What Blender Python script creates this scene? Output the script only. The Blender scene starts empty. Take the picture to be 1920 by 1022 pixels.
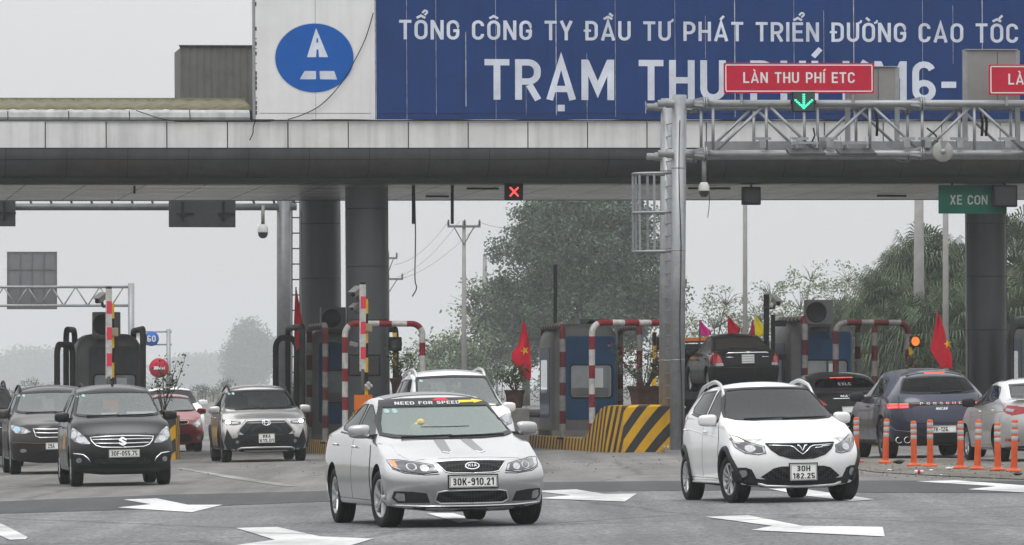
import bpy, bmesh, math, random
from mathutils import Vector, Matrix, Euler
from mathutils.bvhtree import BVHTree
from mathutils.geometry import delaunay_2d_cdt

scene = bpy.context.scene
COL = scene.collection
R = math.radians

# ------------------------------------------------------------------ camera
FPX = 200.0 / 36.0 * 1920.0          # focal length of the photograph in its own pixels
HORIZON = 725.0
CAM_H = 1.5
cam_data = bpy.data.cameras.new("camera")
cam_data.lens = 200.0
cam_data.sensor_width = 36.0
cam_data.shift_y = (HORIZON - 511.0) / 1920.0
cam_data.clip_start = 1.0
cam_data.clip_end = 6000.0
cam = bpy.data.objects.new("camera", cam_data)
COL.objects.link(cam)
cam.location = (0, 0, CAM_H)
cam.rotation_euler = (R(90), 0, 0)
scene.camera = cam

# ------------------------------------------------------------------ world: overcast daylight
SUN_EL, SUN_ROT = R(58), R(205)
world = bpy.data.worlds.new("World")
scene.world = world
world.use_nodes = True
wn = world.node_tree
wn.nodes.clear()
w_out = wn.nodes.new("ShaderNodeOutputWorld")
w_bg = wn.nodes.new("ShaderNodeBackground")
w_sky = wn.nodes.new("ShaderNodeTexSky")
w_sky.sky_type = 'NISHITA'
w_sky.sun_disc = False
w_sky.sun_elevation = SUN_EL
w_sky.sun_rotation = SUN_ROT
w_sky.air_density = 1.0
w_sky.dust_density = 4.0
w_hsv = wn.nodes.new("ShaderNodeHueSaturation")
w_hsv.inputs["Saturation"].default_value = 0.12
w_tc = wn.nodes.new("ShaderNodeTexCoord")
w_sep = wn.nodes.new("ShaderNodeSeparateXYZ")
w_ramp = wn.nodes.new("ShaderNodeValToRGB")
w_ramp.color_ramp.elements[0].position = 0.0
w_ramp.color_ramp.elements[0].color = (0.415, 0.42, 0.425, 1)
w_ramp.color_ramp.elements[1].position = 1.0
w_ramp.color_ramp.elements[1].color = (1.35, 1.36, 1.38, 1)
w_noise = wn.nodes.new("ShaderNodeTexNoise")
w_noise.inputs["Scale"].default_value = 2.5
w_noise.inputs["Detail"].default_value = 4.0
w_nmap = wn.nodes.new("ShaderNodeMapRange")
w_nmap.inputs["To Min"].default_value = 0.85
w_nmap.inputs["To Max"].default_value = 1.15
w_scale = wn.nodes.new("ShaderNodeVectorMath"); w_scale.operation = 'SCALE'
w_scale.inputs["Scale"].default_value = 13.0          # overcast cloud deck, in the sky texture's own units
w_scale2 = wn.nodes.new("ShaderNodeVectorMath"); w_scale2.operation = 'SCALE'
w_mix = wn.nodes.new("ShaderNodeMixRGB")
w_mix.inputs["Fac"].default_value = 0.88
L = wn.links
L.new(w_sky.outputs[0], w_hsv.inputs["Color"])
L.new(w_tc.outputs["Generated"], w_sep.inputs[0])
L.new(w_tc.outputs["Generated"], w_noise.inputs["Vector"])
L.new(w_sep.outputs["Z"], w_ramp.inputs["Fac"])
L.new(w_ramp.outputs["Color"], w_scale.inputs[0])
L.new(w_noise.outputs["Fac"], w_nmap.inputs["Value"])
L.new(w_scale.outputs[0], w_scale2.inputs[0])
L.new(w_nmap.outputs[0], w_scale2.inputs["Scale"])
L.new(w_hsv.outputs["Color"], w_mix.inputs["Color1"])
L.new(w_scale2.outputs[0], w_mix.inputs["Color2"])
L.new(w_mix.outputs["Color"], w_bg.inputs["Color"])
w_bg.inputs["Strength"].default_value = 0.13
L.new(w_bg.outputs[0], w_out.inputs["Surface"])

sun_data = bpy.data.lights.new("sun", 'SUN')
sun_data.energy = 0.8
sun_data.angle = R(25)
sun_data.color = (1.0, 0.97, 0.93)
sun = bpy.data.objects.new("sun", sun_data)
COL.objects.link(sun)
sun.rotation_euler = Euler((R(90) - SUN_EL, 0, -(SUN_ROT) + math.pi), 'XYZ')
sun.location = (0, 0, 60)

scene.view_settings.view_transform = 'Standard'
scene.view_settings.look = 'None'
scene.view_settings.gamma = 1.0
scene.view_settings.use_curve_mapping = False
scene.view_settings.exposure = 0.0

# ------------------------------------------------------------------ coordinates
SLOPE = 0.02                         # cross-fall of the plaza, rising to the right
YAW = R(7.5)                          # the road axis against the line of sight

def gz(x):
 return SLOPE * max(-16.0, min(16.0, x))

def ground_scale(px, py):
 """photograph pixels per metre of a point of the ground"""
 return (py - HORIZON + SLOPE * (px - 960.0)) / CAM_H

def gp(px, py, dz=0.0):
 s = ground_scale(px, py)
 x = (px - 960.0) / s
 return Vector((x, FPX / s, gz(x) + dz))

def at(px, py, depth):
 return Vector(((px - 960.0) * depth / FPX, depth, CAM_H + (HORIZON - py) * depth / FPX))

UX = Vector((math.cos(YAW), math.sin(YAW), 0))       # plaza axes: across the lanes, along the lanes
VX = Vector((-math.sin(YAW), math.cos(YAW), 0))
TILT = Matrix.Rotation(-math.atan(SLOPE), 4, 'Y')    # rolls a thing onto the cross-fall

def ground_matrix(x, y, yaw, scale=1.0, z=0.0):
 return Matrix.Translation((x, y, gz(x) + z)) @ TILT @ Matrix.Rotation(yaw, 4, 'Z') @ Matrix.Scale(scale, 4)

# ------------------------------------------------------------------ materials
MATS = {}

def nodes_of(m):
 nt = m.node_tree
 return nt, nt.nodes.get("Principled BSDF")

def mat(name, color, rough=0.6, metal=0.0, coat=0.0, var=0.12, nscale=3.0, emit=None, estr=0.0, spec=None, streak=0.0, bump=0.0, bscale=40.0, rvar=0.0, trans=0.0):
 if name in MATS:
  return MATS[name]
 m = bpy.data.materials.new(name)
 m.use_nodes = True
 nt, p = nodes_of(m)
 p.inputs["Base Color"].default_value = (*color, 1)
 p.inputs["Roughness"].default_value = rough
 p.inputs["Metallic"].default_value = metal
 p.inputs["Specular IOR Level"].default_value = (.15 if rough >= .44 else .5) if spec is None else spec
 p.inputs["Coat Weight"].default_value = coat
 p.inputs["Coat Roughness"].default_value = 0.04
 if trans:
  p.inputs["Transmission Weight"].default_value = trans
 if emit:
  p.inputs["Emission Color"].default_value = (*emit, 1)
  p.inputs["Emission Strength"].default_value = estr
 tc = nt.nodes.new("ShaderNodeTexCoord")
 if var > 0:
  n = nt.nodes.new("ShaderNodeTexNoise")
  n.inputs["Scale"].default_value = nscale
  n.inputs["Detail"].default_value = 6.0
  n.inputs["Roughness"].default_value = 0.65
  nt.links.new(tc.outputs["Object"], n.inputs["Vector"])
  mr = nt.nodes.new("ShaderNodeMapRange")
  mr.inputs["From Min"].default_value = 0.3
  mr.inputs["From Max"].default_value = 0.7
  mr.inputs["To Min"].default_value = 1 - var
  mr.inputs["To Max"].default_value = 1 + var
  nt.links.new(n.outputs["Fac"], mr.inputs["Value"])
  fac = mr.outputs[0]
  if streak:
   mp = nt.nodes.new("ShaderNodeMapping"); mp.inputs["Scale"].default_value = (5.0, 5.0, .22)
   n3 = nt.nodes.new("ShaderNodeTexNoise"); n3.inputs["Scale"].default_value = 1.0; n3.inputs["Detail"].default_value = 6.0
   nt.links.new(tc.outputs["Object"], mp.inputs[0]); nt.links.new(mp.outputs[0], n3.inputs["Vector"])
   m4 = nt.nodes.new("ShaderNodeMapRange"); m4.inputs["From Min"].default_value = .42; m4.inputs["From Max"].default_value = .72; m4.inputs["To Min"].default_value = 1.0; m4.inputs["To Max"].default_value = 1 - streak
   nt.links.new(n3.outputs["Fac"], m4.inputs["Value"])
   mm = nt.nodes.new("ShaderNodeMath"); mm.operation = 'MULTIPLY'
   nt.links.new(fac, mm.inputs[0]); nt.links.new(m4.outputs[0], mm.inputs[1]); fac = mm.outputs[0]
  sc = nt.nodes.new("ShaderNodeVectorMath"); sc.operation = 'SCALE'
  sc.inputs[0].default_value = color
  nt.links.new(fac, sc.inputs["Scale"])
  nt.links.new(sc.outputs[0], p.inputs["Base Color"])
  if rvar > 0:
   r2 = nt.nodes.new("ShaderNodeMapRange")
   r2.inputs["From Min"].default_value = 0.3
   r2.inputs["From Max"].default_value = 0.7
   r2.inputs["To Min"].default_value = max(0.02, rough - rvar)
   r2.inputs["To Max"].default_value = rough + rvar
   nt.links.new(n.outputs["Fac"], r2.inputs["Value"])
   nt.links.new(r2.outputs[0], p.inputs["Roughness"])
 if bump > 0:
  n2 = nt.nodes.new("ShaderNodeTexNoise")
  n2.inputs["Scale"].default_value = bscale
  n2.inputs["Detail"].default_value = 4.0
  nt.links.new(tc.outputs["Object"], n2.inputs["Vector"])
  b = nt.nodes.new("ShaderNodeBump")
  b.inputs["Strength"].default_value = bump
  b.inputs["Distance"].default_value = 0.02
  nt.links.new(n2.outputs["Fac"], b.inputs["Height"])
  nt.links.new(b.outputs[0], p.inputs["Normal"])
 MATS[name] = m
 return m

def paint(name, color, metal=0.0, rough=0.35, coat=1.0, dirt=0.5, dirtcol=(0.12, 0.105, 0.085)):
 """car paint: base with flakes, a clear coat and road grime thrown up on the lower body"""
 if name in MATS:
  return MATS[name]
 m = mat(name, color, rough, metal, coat, var=0.04, nscale=1.5)
 nt, p = nodes_of(m)
 if max(color) < .03: p.inputs['Specular IOR Level'].default_value = .12
 src = p.inputs["Base Color"].links[0].from_socket
 tc = nt.nodes.new("ShaderNodeTexCoord")
 sep = nt.nodes.new("ShaderNodeSeparateXYZ")
 nt.links.new(tc.outputs["Object"], sep.inputs[0])
 mr = nt.nodes.new("ShaderNodeMapRange")
 mr.inputs["From Min"].default_value = 0.15
 mr.inputs["From Max"].default_value = 0.75
 mr.inputs["To Min"].default_value = dirt
 mr.inputs["To Max"].default_value = 0.0
 nt.links.new(sep.outputs["Z"], mr.inputs["Value"])
 n = nt.nodes.new("ShaderNodeTexNoise")
 n.inputs["Scale"].default_value = 5.0
 n.inputs["Detail"].default_value = 8.0
 nt.links.new(tc.outputs["Object"], n.inputs["Vector"])
 mu = nt.nodes.new("ShaderNodeMath"); mu.operation = 'MULTIPLY'
 nt.links.new(mr.outputs[0], mu.inputs[0]); nt.links.new(n.outputs["Fac"], mu.inputs[1])
 ad = nt.nodes.new("ShaderNodeMath"); ad.operation = 'MULTIPLY_ADD'
 ad.inputs[1].default_value = dirt * .22; ad.use_clamp = True
 nt.links.new(n.outputs["Fac"], ad.inputs[0]); nt.links.new(mu.outputs[0], ad.inputs[2])
 mx = nt.nodes.new("ShaderNodeMixRGB")
 nt.links.new(ad.outputs[0], mx.inputs["Fac"])
 nt.links.new(src, mx.inputs["Color1"])
 mx.inputs["Color2"].default_value = (*dirtcol, 1)
 nt.links.new(mx.outputs[0], p.inputs["Base Color"])
 cr = nt.nodes.new("ShaderNodeMapRange")
 cr.inputs["To Min"].default_value = 0.05
 cr.inputs["To Max"].default_value = 0.6
 nt.links.new(ad.outputs[0], cr.inputs["Value"])
 nt.links.new(cr.outputs[0], p.inputs["Coat Roughness"])
 return m

def glass(name, tint=(0.55, 0.6, 0.58), ior=1.75, film_sheen=0.0, film_sheen_col=(0.02, 0.02, 0.022), gloss=.92):
 if name in MATS:
  return MATS[name]
 m = bpy.data.materials.new(name)
 m.use_nodes = True
 nt = m.node_tree
 nt.nodes.clear()
 out = nt.nodes.new("ShaderNodeOutputMaterial")
 tr = nt.nodes.new("ShaderNodeBsdfTransparent")
 tr.inputs[0].default_value = (*tint, 1)
 gl = nt.nodes.new("ShaderNodeBsdfGlossy")
 gl.inputs["Roughness"].default_value = 0.03
 gl.inputs["Color"].default_value = (gloss * .96, gloss, gloss * .99, 1)
 fr = nt.nodes.new("ShaderNodeFresnel")
 fr.inputs["IOR"].default_value = ior
 df = nt.nodes.new("ShaderNodeBsdfDiffuse")
 df.inputs[0].default_value = (*film_sheen_col, 1)  # diffuse layer: tint film on some panes, painted sky sheen on others
 m1 = nt.nodes.new("ShaderNodeMixShader")
 m1.inputs[0].default_value = film_sheen
 nt.links.new(tr.outputs[0], m1.inputs[1]); nt.links.new(df.outputs[0], m1.inputs[2])
 m2 = nt.nodes.new("ShaderNodeMixShader")
 nt.links.new(fr.outputs[0], m2.inputs[0])
 nt.links.new(m1.outputs[0], m2.inputs[1]); nt.links.new(gl.outputs[0], m2.inputs[2])
 nt.links.new(m2.outputs[0], out.inputs[0])
 MATS[name] = m
 return m

# ------------------------------------------------------------------ objects
def tag(o, label=None, cat=None, group=None, kind=None):
 if label: o["label"] = label
 if cat: o["category"] = cat
 if group: o["group"] = group
 if kind: o["kind"] = kind
 return o

def empty(name, label, cat, M=None, group=None):
 o = bpy.data.objects.new(name, None)
 o.empty_display_size = 0.3
 COL.objects.link(o)
 if M is not None:
  o.matrix_world = M
 return tag(o, label, cat, group)

def link(name, me, parent=None, M=None):
 o = bpy.data.objects.new(name, me)
 COL.objects.link(o)
 if parent:
  o.parent = parent
 if M is not None:
  if parent: o.matrix_local = M
  else: o.matrix_world = M
 return o

def kids(o):
 return [c for c in bpy.data.objects if c.parent == o]

def copy_tree(o, parent=None):
 c = o.copy()
 COL.objects.link(c)
 if parent:
  c.parent = parent
  c.matrix_parent_inverse = o.matrix_parent_inverse
 for ch in list(o.children):
  copy_tree(ch, c)
 return c

class MB:
 """collects shapes for one mesh"""
 def __init__(s):
  s.v = []; s.f = []; s.m = []; s.sm = []
 def add(s, verts, faces, mi=0, smooth=False, M=None):
  b = len(s.v)
  for v in verts:
   v = Vector(v)
   s.v.append(M @ v if M is not None else v)
  for f in faces:
   s.f.append([b + i for i in f]); s.m.append(mi); s.sm.append(smooth)
  return s
 def box(s, c, d, mi=0, M=None, bev=0.0):
  cx, cy, cz = c; x, y, z = d[0] / 2, d[1] / 2, d[2] / 2
  if bev > 0:
   bm = bmesh.new()
   bmesh.ops.create_cube(bm, size=1.0)
   for v in bm.verts:
    v.co = Vector((v.co.x * 2 * x, v.co.y * 2 * y, v.co.z * 2 * z))
   bmesh.ops.bevel(bm, geom=list(bm.edges), offset=bev, segments=2, affect='EDGES', profile=0.5)
   bm.verts.index_update()
   vs = [v.co + Vector(c) for v in bm.verts]
   fs = [[v.index for v in f.verts] for f in bm.faces]
   bm.free()
   return s.add(vs, fs, mi, False, M)
  vs = [(cx + sx * x, cy + sy * y, cz + sz * z) for sx in (-1, 1) for sy in (-1, 1) for sz in (-1, 1)]
  fs = [(0, 1, 3, 2), (4, 6, 7, 5), (0, 4, 5, 1), (2, 3, 7, 6), (0, 2, 6, 4), (1, 5, 7, 3)]
  return s.add(vs, fs, mi, False, M)
 def beam(s, a, b, w, h=None, mi=0):
  """square bar from a to b"""
  a = Vector(a); b = Vector(b); h = h or w
  d = (b - a); n = d.length
  if n < 1e-6: return s
  q = d.to_track_quat('Z', 'Y')
  M = Matrix.Translation((a + b) / 2) @ q.to_matrix().to_4x4()
  return s.box((0, 0, 0), (w, h, n), mi, M)
 def cyl(s, a, b, r, r2=None, n=14, mi=0, cap=True):
  a = Vector(a); b = Vector(b); r2 = r if r2 is None else r2
  d = b - a
  q = d.to_track_quat('Z', 'Y')
  vs = []
  for p, rr in ((a, r), (b, r2)):
   for k in range(n):
    t = 2 * math.pi * k / n
    vs.append(p + q @ Vector((rr * math.cos(t), rr * math.sin(t), 0)))
  fs = [(k, (k + 1) % n, n + (k + 1) % n, n + k) for k in range(n)]
  s.add(vs, fs, mi, True)
  if cap:
   b0 = len(s.v) - 2 * n
   s.f.append([b0 + k for k in range(n)][::-1]); s.m.append(mi); s.sm.append(False)
   s.f.append([b0 + n + k for k in range(n)]); s.m.append(mi); s.sm.append(False)
  return s
 def tube(s, pts, r, n=10, mi=0, mfun=None, cap=True, rfun=None):
  pts = [Vector(p) for p in pts]
  b = len(s.v)
  t0 = (pts[1] - pts[0]).normalized()
  up = Vector((0, 0, 1)) if abs(t0.z) < 0.9 else Vector((1, 0, 0))
  nrm = (up - t0 * up.dot(t0)).normalized()
  acc = 0.0
  lens = [0.0]
  for i, p in enumerate(pts):
   if i == 0: t = t0
   elif i == len(pts) - 1: t = (pts[i] - pts[i - 1]).normalized()
   else: t = ((pts[i + 1] - p).normalized() + (p - pts[i - 1]).normalized())
   t = t.normalized() if t.length > 1e-6 else t0
   nrm = (nrm - t * nrm.dot(t))
   nrm = nrm.normalized() if nrm.length > 1e-6 else Vector((1, 0, 0))
   bi = t.cross(nrm)
   rr = rfun(i / (len(pts) - 1)) * r if rfun else r
   for k in range(n):
    a = 2 * math.pi * k / n
    s.v.append(p + (nrm * math.cos(a) + bi * math.sin(a)) * rr)
   if i: lens.append(lens[-1] + (p - pts[i - 1]).length)
  for i in range(len(pts) - 1):
   mm = mfun((lens[i] + lens[i + 1]) / 2) if mfun else mi
   for k in range(n):
    s.f.append([b + i * n + k, b + i * n + (k + 1) % n, b + (i + 1) * n + (k + 1) % n, b + (i + 1) * n + k])
    s.m.append(mm); s.sm.append(True)
  if cap:
   s.f.append([b + k for k in range(n)][::-1]); s.m.append(mi); s.sm.append(False)
   e = b + (len(pts) - 1) * n
   s.f.append([e + k for k in range(n)]); s.m.append(mi); s.sm.append(False)
  return s
 def lathe(s, prof, n=24, mi=0, M=None, mis=None, smooth=True):
  """profile of (radius, height) round local z"""
  vs = []; fs = []; b = len(s.v)
  for (r, z) in prof:
   for k in range(n):
    t = 2 * math.pi * k / n
    vs.append((r * math.cos(t), r * math.sin(t), z))
  s.add(vs, [], 0, smooth, M)
  for i in range(len(prof) - 1):
   for k in range(n):
    s.f.append([b + i * n + k, b + i * n + (k + 1) % n, b + (i + 1) * n + (k + 1) % n, b + (i + 1) * n + k])
    s.m.append(mis[i] if mis else mi); s.sm.append(smooth)
  return s
 def prism(s, outline, y0, y1, mi=0, axis='Y', M=None, side_mi=None):
  """outline in a plane, pushed from y0 to y1 along the axis"""
  n = len(outline)
  def P(a, b, c):
   return {'Y': (a, c, b), 'X': (c, a, b), 'Z': (a, b, c)}[axis]
  vs = [P(a, b, y0) for a, b in outline] + [P(a, b, y1) for a, b in outline]
  fs = [list(range(n)), list(range(n, 2 * n))[::-1]]
  s.add(vs, fs, mi, False, M)
  b0 = len(s.v) - 2 * n
  for k in range(n):
   s.f.append([b0 + k, b0 + (k + 1) % n, b0 + n + (k + 1) % n, b0 + n + k])
   s.m.append(mi if side_mi is None else side_mi); s.sm.append(False)
  return s
 def mesh(s, name, mats, fix=True):
  me = bpy.data.meshes.new(name)
  me.from_pydata(s.v, [], s.f)
  if not isinstance(mats, (list, tuple)): mats = [mats]
  for m in mats: me.materials.append(m)
  me.polygons.foreach_set("material_index", s.m)
  me.polygons.foreach_set("use_smooth", s.sm)
  if fix:
   bm = bmesh.new(); bm.from_mesh(me)
   bmesh.ops.recalc_face_normals(bm, faces=bm.faces)
   bm.to_mesh(me); bm.free()
  me.update()
  return me
 def build(s, name, mats, parent=None, M=None, fix=True):
  return link(name, s.mesh(name, mats, fix), parent, M)

# a stroke alphabet after the narrow sans lettering of road signs: strokes inside a cap height of 1
ST_T = 0.155
def glyph(ch, t):
 h = t / 2; B = h; T = 1 - h; Lx = h
 def arc(cx, cy, rx, ry, a0, a1, n=9):
  return [(cx + rx * math.cos(R(a0 + (a1 - a0) * i / n)), cy + ry * math.sin(R(a0 + (a1 - a0) * i / n))) for i in range(n + 1)]
 acc = {'Ổ': ('O', '^?'), 'Ô': ('O', '^'), 'Ầ': ('A', '^`'), 'Á': ('A', "'"), 'Ể': ('E', '^?'), 'Ờ': ('O', '+`'), 'Ố': ('O', "^'"), 'Ạ': ('A', '.'), 'Ư': ('U', '+'), 'Í': ('I', "'"), 'À': ('A', '`'), 'Đ': ('D', '-')}
 if ch in acc:
  base, marks = acc[ch]
  w, S = glyph(base, t)
  S = list(S); m = w / 2; k = t * .78
  for a in marks:
   if a == '^': S.append(([(m - .20, 1.10), (m, 1.22), (m + .20, 1.10)], False, k))
   if a == '?': S.append(([(m + .06, 1.36)] + arc(m + .20, 1.40, .085, .085, 170, -60, 7) + [(m + .17, 1.25)], False, k * .8))
   if a == '`': S.append(([(m + (.06 if '^' in marks else -.12), 1.40 if '^' in marks else 1.26), (m + (.22 if '^' in marks else .05), 1.24 if '^' in marks else 1.10)], False, k))
   if a == "'": S.append(([(m + (.10 if '^' in marks else -.04), 1.24 if '^' in marks else 1.10), (m + (.26 if '^' in marks else .13), 1.42 if '^' in marks else 1.30)], False, k))
   if a == '.': S.append(([(m - .08, -.20), (m + .08, -.20)], False, .16))
   if a == '+': S.append(([(w - h * .6, .98), (w + .07, 1.02), (w + .10, 1.13)], False, k * .8))
   if a == '-': S.append(([(-.08, .5), (w * .45, .5)], False, k))
  return w, S
 def W(w): return w - h
 S = None
 if ch == ' ': return .30, []
 if ch == 'I': w = t; S = [([(h, 0), (h, 1)], False)]
 elif ch == '1': w = .34; S = [([(w - h, 0), (w - h, 1)], False), ([(0, .78), (w - h, .97)], False)]
 elif ch == '-': w = .34; S = [([(0, .42), (w, .42)], False)]
 elif ch == '.': w = t; S = [([(h, 0), (h, t)], False)]
 elif ch == 'L': w = .48; S = [([(h, 1), (h, B), (w, B)], False)]
 elif ch == 'T': w = .56; S = [([(0, T), (w, T)], False), ([(w / 2, 0), (w / 2, 1 - t)], False)]
 elif ch == 'H': w = .58; S = [([(h, 0), (h, 1)], False), ([(W(w), 0), (W(w), 1)], False), ([(t, .5), (w - t, .5)], False)]
 elif ch == 'E': w = .50; S = [([(w, T), (h, T), (h, B), (w, B)], False), ([(t, .51), (w * .92, .51)], False)]
 elif ch == 'F': w = .48; S = [([(w, T), (h, T), (h, 0)], False), ([(t, .50), (w * .9, .50)], False)]
 elif ch == 'N': w = .60; S = [([(h, 0), (h, 1)], False), ([(W(w), 0), (W(w), 1)], False), ([(h * 1.1, .97), (w - h * 1.1, .03)], False)]
 elif ch == 'M': w = .74; S = [([(h, 0), (h, 1)], False), ([(W(w), 0), (W(w), 1)], False), ([(h * 1.2, .96), (w / 2, .26), (w - h * 1.2, .96)], False)]
 elif ch == 'A': w = .66; S = [([(h * .9, 0), (w / 2 , .965), (w - h * .9, 0)], False), ([(w * .26, .27), (w * .74, .27)], False)]
 elif ch == 'V': w = .62; S = [([(h * .9, 1), (w / 2, .04), (w - h * .9, 1)], False)]
 elif ch == 'X': w = .60; S = [([(h, 0), (w - h, 1)], False), ([(h, 1), (w - h, 0)], False)]
 elif ch == 'Y': w = .60; S = [([(h * .9, 1), (w / 2, .44), (w - h * .9, 1)], False), ([(w / 2, 0), (w / 2, .44)], False)]
 elif ch == 'K': w = .60; S = [([(h, 0), (h, 1)], False), ([(w - h * .9, 1), (t, .40)], False), ([(w * .42, .56), (w - h * .8, 0)], False)]
 elif ch in 'O0':
  w = .60 if ch == 'O' else .55; r = (w - t) / 2
  S = [(arc(w / 2, T - r, r, r, 0, 180) + arc(w / 2, B + r, r, r, 180, 360), True)]
 elif ch == 'C':
  w = .56; r = (w - t) / 2
  S = [([(W(w), .70)] + arc(w / 2, T - r, r, r, 0, 180) + arc(w / 2, B + r, r, r, 180, 360) + [(W(w), .30)], False)]
 elif ch == 'G':
  w = .58; r = (w - t) / 2
  S = [([(W(w), .72)] + arc(w / 2, T - r, r, r, 0, 180) + arc(w / 2, B + r, r, r, 180, 360) + [(W(w), .46), (w * .52, .46)], False)]
 elif ch == 'U':
  w = .58; r = (w - t) / 2
  S = [([(h, 1)] + arc(w / 2, B + r, r, r, 180, 360) + [(W(w), 1)], False)]
 elif ch == 'D':
  w = .58; r = .22
  S = [([(h, B), (h, T)] + arc(W(w) - r, T - r, r, r, 90, 0) + arc(W(w) - r, B + r, r, r, 0, -90), True)]
 elif ch == 'P':
  w = .56; r = .22; m = .42
  S = [([(h, 0), (h, T)] + arc(W(w) - r, T - r, r, r, 90, 0, 6) + arc(W(w) - r, m + r, r, r, 0, -90, 6) + [(t, m)], False)]
 elif ch == 'R':
  w = .58; r = .21; m = .45
  S = [([(h, 0), (h, T)] + arc(W(w) - r, T - r, r, r, 90, 0, 6) + arc(W(w) - r, m + r, r, r, 0, -90, 6) + [(t, m)], False), ([(w * .55, m - h), (w - h * .8, 0)], False)]
 elif ch == 'B':
  w = .56; r = .19; m = .51
  S = [([(h, B), (h, T)] + arc(W(w) - r - .02, T - r, r, r, 90, -70, 7) + arc(W(w) - r, B + r + .01, r, r + .02, 70, -90, 7), True), ([(t, m), (w - t, m)], False)]
 elif ch == 'S':
  w = .54; r = (w - t) / 2
  S = [([(W(w), .74)] + arc(w / 2, T - r, r, r, 10, 180, 7) + arc(w / 2, .5 + r * .35, r, r * .55, 180, 250, 4) + arc(w / 2, .5 - r * .35, r, r * .55, 70, 0, 4) + arc(w / 2, B + r, r, r, 0, -170, 7) + [(h, .26)], False)]
 elif ch == '2':
  w = .52; r = (w - t) / 2
  S = [([(h, .72)] + arc(w / 2, T - r, r, r, 170, -30, 8) + [(h, B), (w, B)], False)]
 elif ch == '3':
  w = .52; r = (w - t) / 2
  S = [([(h, .80)] + arc(w / 2, T - r, r, r, 160, -60, 8) + [(w * .45, .53)] + arc(w / 2, B + r + .01, r, r, 60, -160, 8) + [(h, .22)], False)]
 elif ch == '4': w = .58; S = [([(w * .62, 1), (h, .26), (w, .26)], False), ([(w * .72, 0), (w * .72, .55)], False)]
 elif ch == '5':
  w = .52; r = (w - t) / 2
  S = [([(w * .95, T), (h, T), (h, .56)] + arc(w / 2, B + r + .02, r, r + .02, 120, -160, 9), False)]
 elif ch in '69':
  w = .54; r = (w - t) / 2
  P_ = arc(w / 2, B + r, r, r, 180, 540, 16)
  Q_ = [(h, B + r), (h, T - r)] + arc(w / 2, T - r, r, r, 180, 20, 7)
  if ch == '9':
   P_ = [(w - a, 1 - b) for a, b in P_]; Q_ = [(w - a, 1 - b) for a, b in Q_]
  S = [(P_[:-1], True), (Q_, False)]
 elif ch == '7': w = .52; S = [([(0, T), (w - h * .6, T), (w * .30, 0)], False)]
 elif ch == '8':
  w = .54; r = (w - t) / 2
  S = [(arc(w / 2, T - r * .9, r * .92, r * .9, -90, 270, 16)[:-1], True), (arc(w / 2, B + r * 1.02, r, r * 1.02, 90, 450, 16)[:-1], True)]
 else: w = .5; S = []
 return w, [(a[0], a[1], t) for a in S]

def stroke_faces(pts, closed, t, layer):
 pts = [Vector(p) for p in pts]
 q = [pts[0]]
 for p in pts[1:]:
  if (p - q[-1]).length > 1e-4: q.append(p)
 if closed and (q[0] - q[-1]).length < 1e-4: q.pop()
 n = len(q); vs = []; fs = []
 for i in range(n):
  a = q[i - 1] if (i > 0 or closed) else None
  b = q[(i + 1) % n] if (i < n - 1 or closed) else None
  d1 = (q[i] - a).normalized() if a is not None else None
  d2 = (b - q[i]).normalized() if b is not None else None
  if d1 is None: d1 = d2
  if d2 is None: d2 = d1
  n1 = Vector((-d1.y, d1.x)); n2 = Vector((-d2.y, d2.x))
  m = n1 + n2
  m = m.normalized() if m.length > 1e-4 else n1
  k = 1.0 / max(.35, m.dot(n1))
  vs.append((q[i].x + m.x * k * t / 2, q[i].y + m.y * k * t / 2, layer)); vs.append((q[i].x - m.x * k * t / 2, q[i].y - m.y * k * t / 2, layer))
 for i in range(n if closed else n - 1):
  a = 2 * i; b = 2 * ((i + 1) % n)
  fs.append([a + 1, b + 1, b, a])
 return vs, fs

WORDS = []                            # word index of every face of the last lettering
def text_mesh(txt, name="t", extrude=0.0, offset=0.0, spacing=1.0):
 """flat lettering, capital height 1; offset thickens the strokes"""
 t = ST_T + offset
 gap = .135 * spacing
 x = 0; V = []; F = []; wi = 0
 WORDS.clear()
 for ch in txt:
  if ch == ' ': wi += 1
  w, S = glyph(ch.upper(), t)
  for k, (pts, cl, tt) in enumerate(S):
   vs, fs = stroke_faces(pts, cl, tt, k * .3)
   b = len(V)
   V += [Vector((a + x, c, l)) for a, c, l in vs]
   F += [[i + b for i in f] for f in fs]
   WORDS.extend([wi] * len(fs))
  x += w + gap
 return V, F, min(v.x for v in V), max(v.x for v in V)

def by_word(fs, words):
 for w in sorted(set(words)):
  F = [f for f, q in zip(fs, words) if q == w]
  used = sorted(set(i for f in F for i in f)); re_ = {o: k for k, o in enumerate(used)}
  yield used, [[re_[i] for i in f] for f in F]

def lettering(txt, width, height, name, m, parent, M, extrude=0.0, offset=0.012, spacing=1.0, measure=None, bold=False):
 """lettering of a given total width and capital height, in the x-z plane of M, starting at M's origin"""
 vs, fs, x0, x1 = text_mesh(txt, name, 0.0, offset, spacing)
 words = list(WORDS)
 w = x1 - x0
 if measure:
  _, _, a0, a1 = text_mesh(measure, name, 0.0, offset, spacing)
  w = a1 - a0
 sx = width / w; sz = height
 V = [((v.x - x0) * sx, -v.z * .0015, v.y * sz) for v in vs]
 for ws, fs_ in by_word(fs, words):
  me = MB().add([V[i] for i in ws], fs_, 0).mesh(name, m, fix=False)
  bm = bmesh.new(); bm.from_mesh(me)
  for f in bm.faces:
   f.normal_update()
   if f.normal.y > 0: f.normal_flip()
  bm.to_mesh(me); bm.free()
  o = link(name, me, parent, M)
 return o
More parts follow.
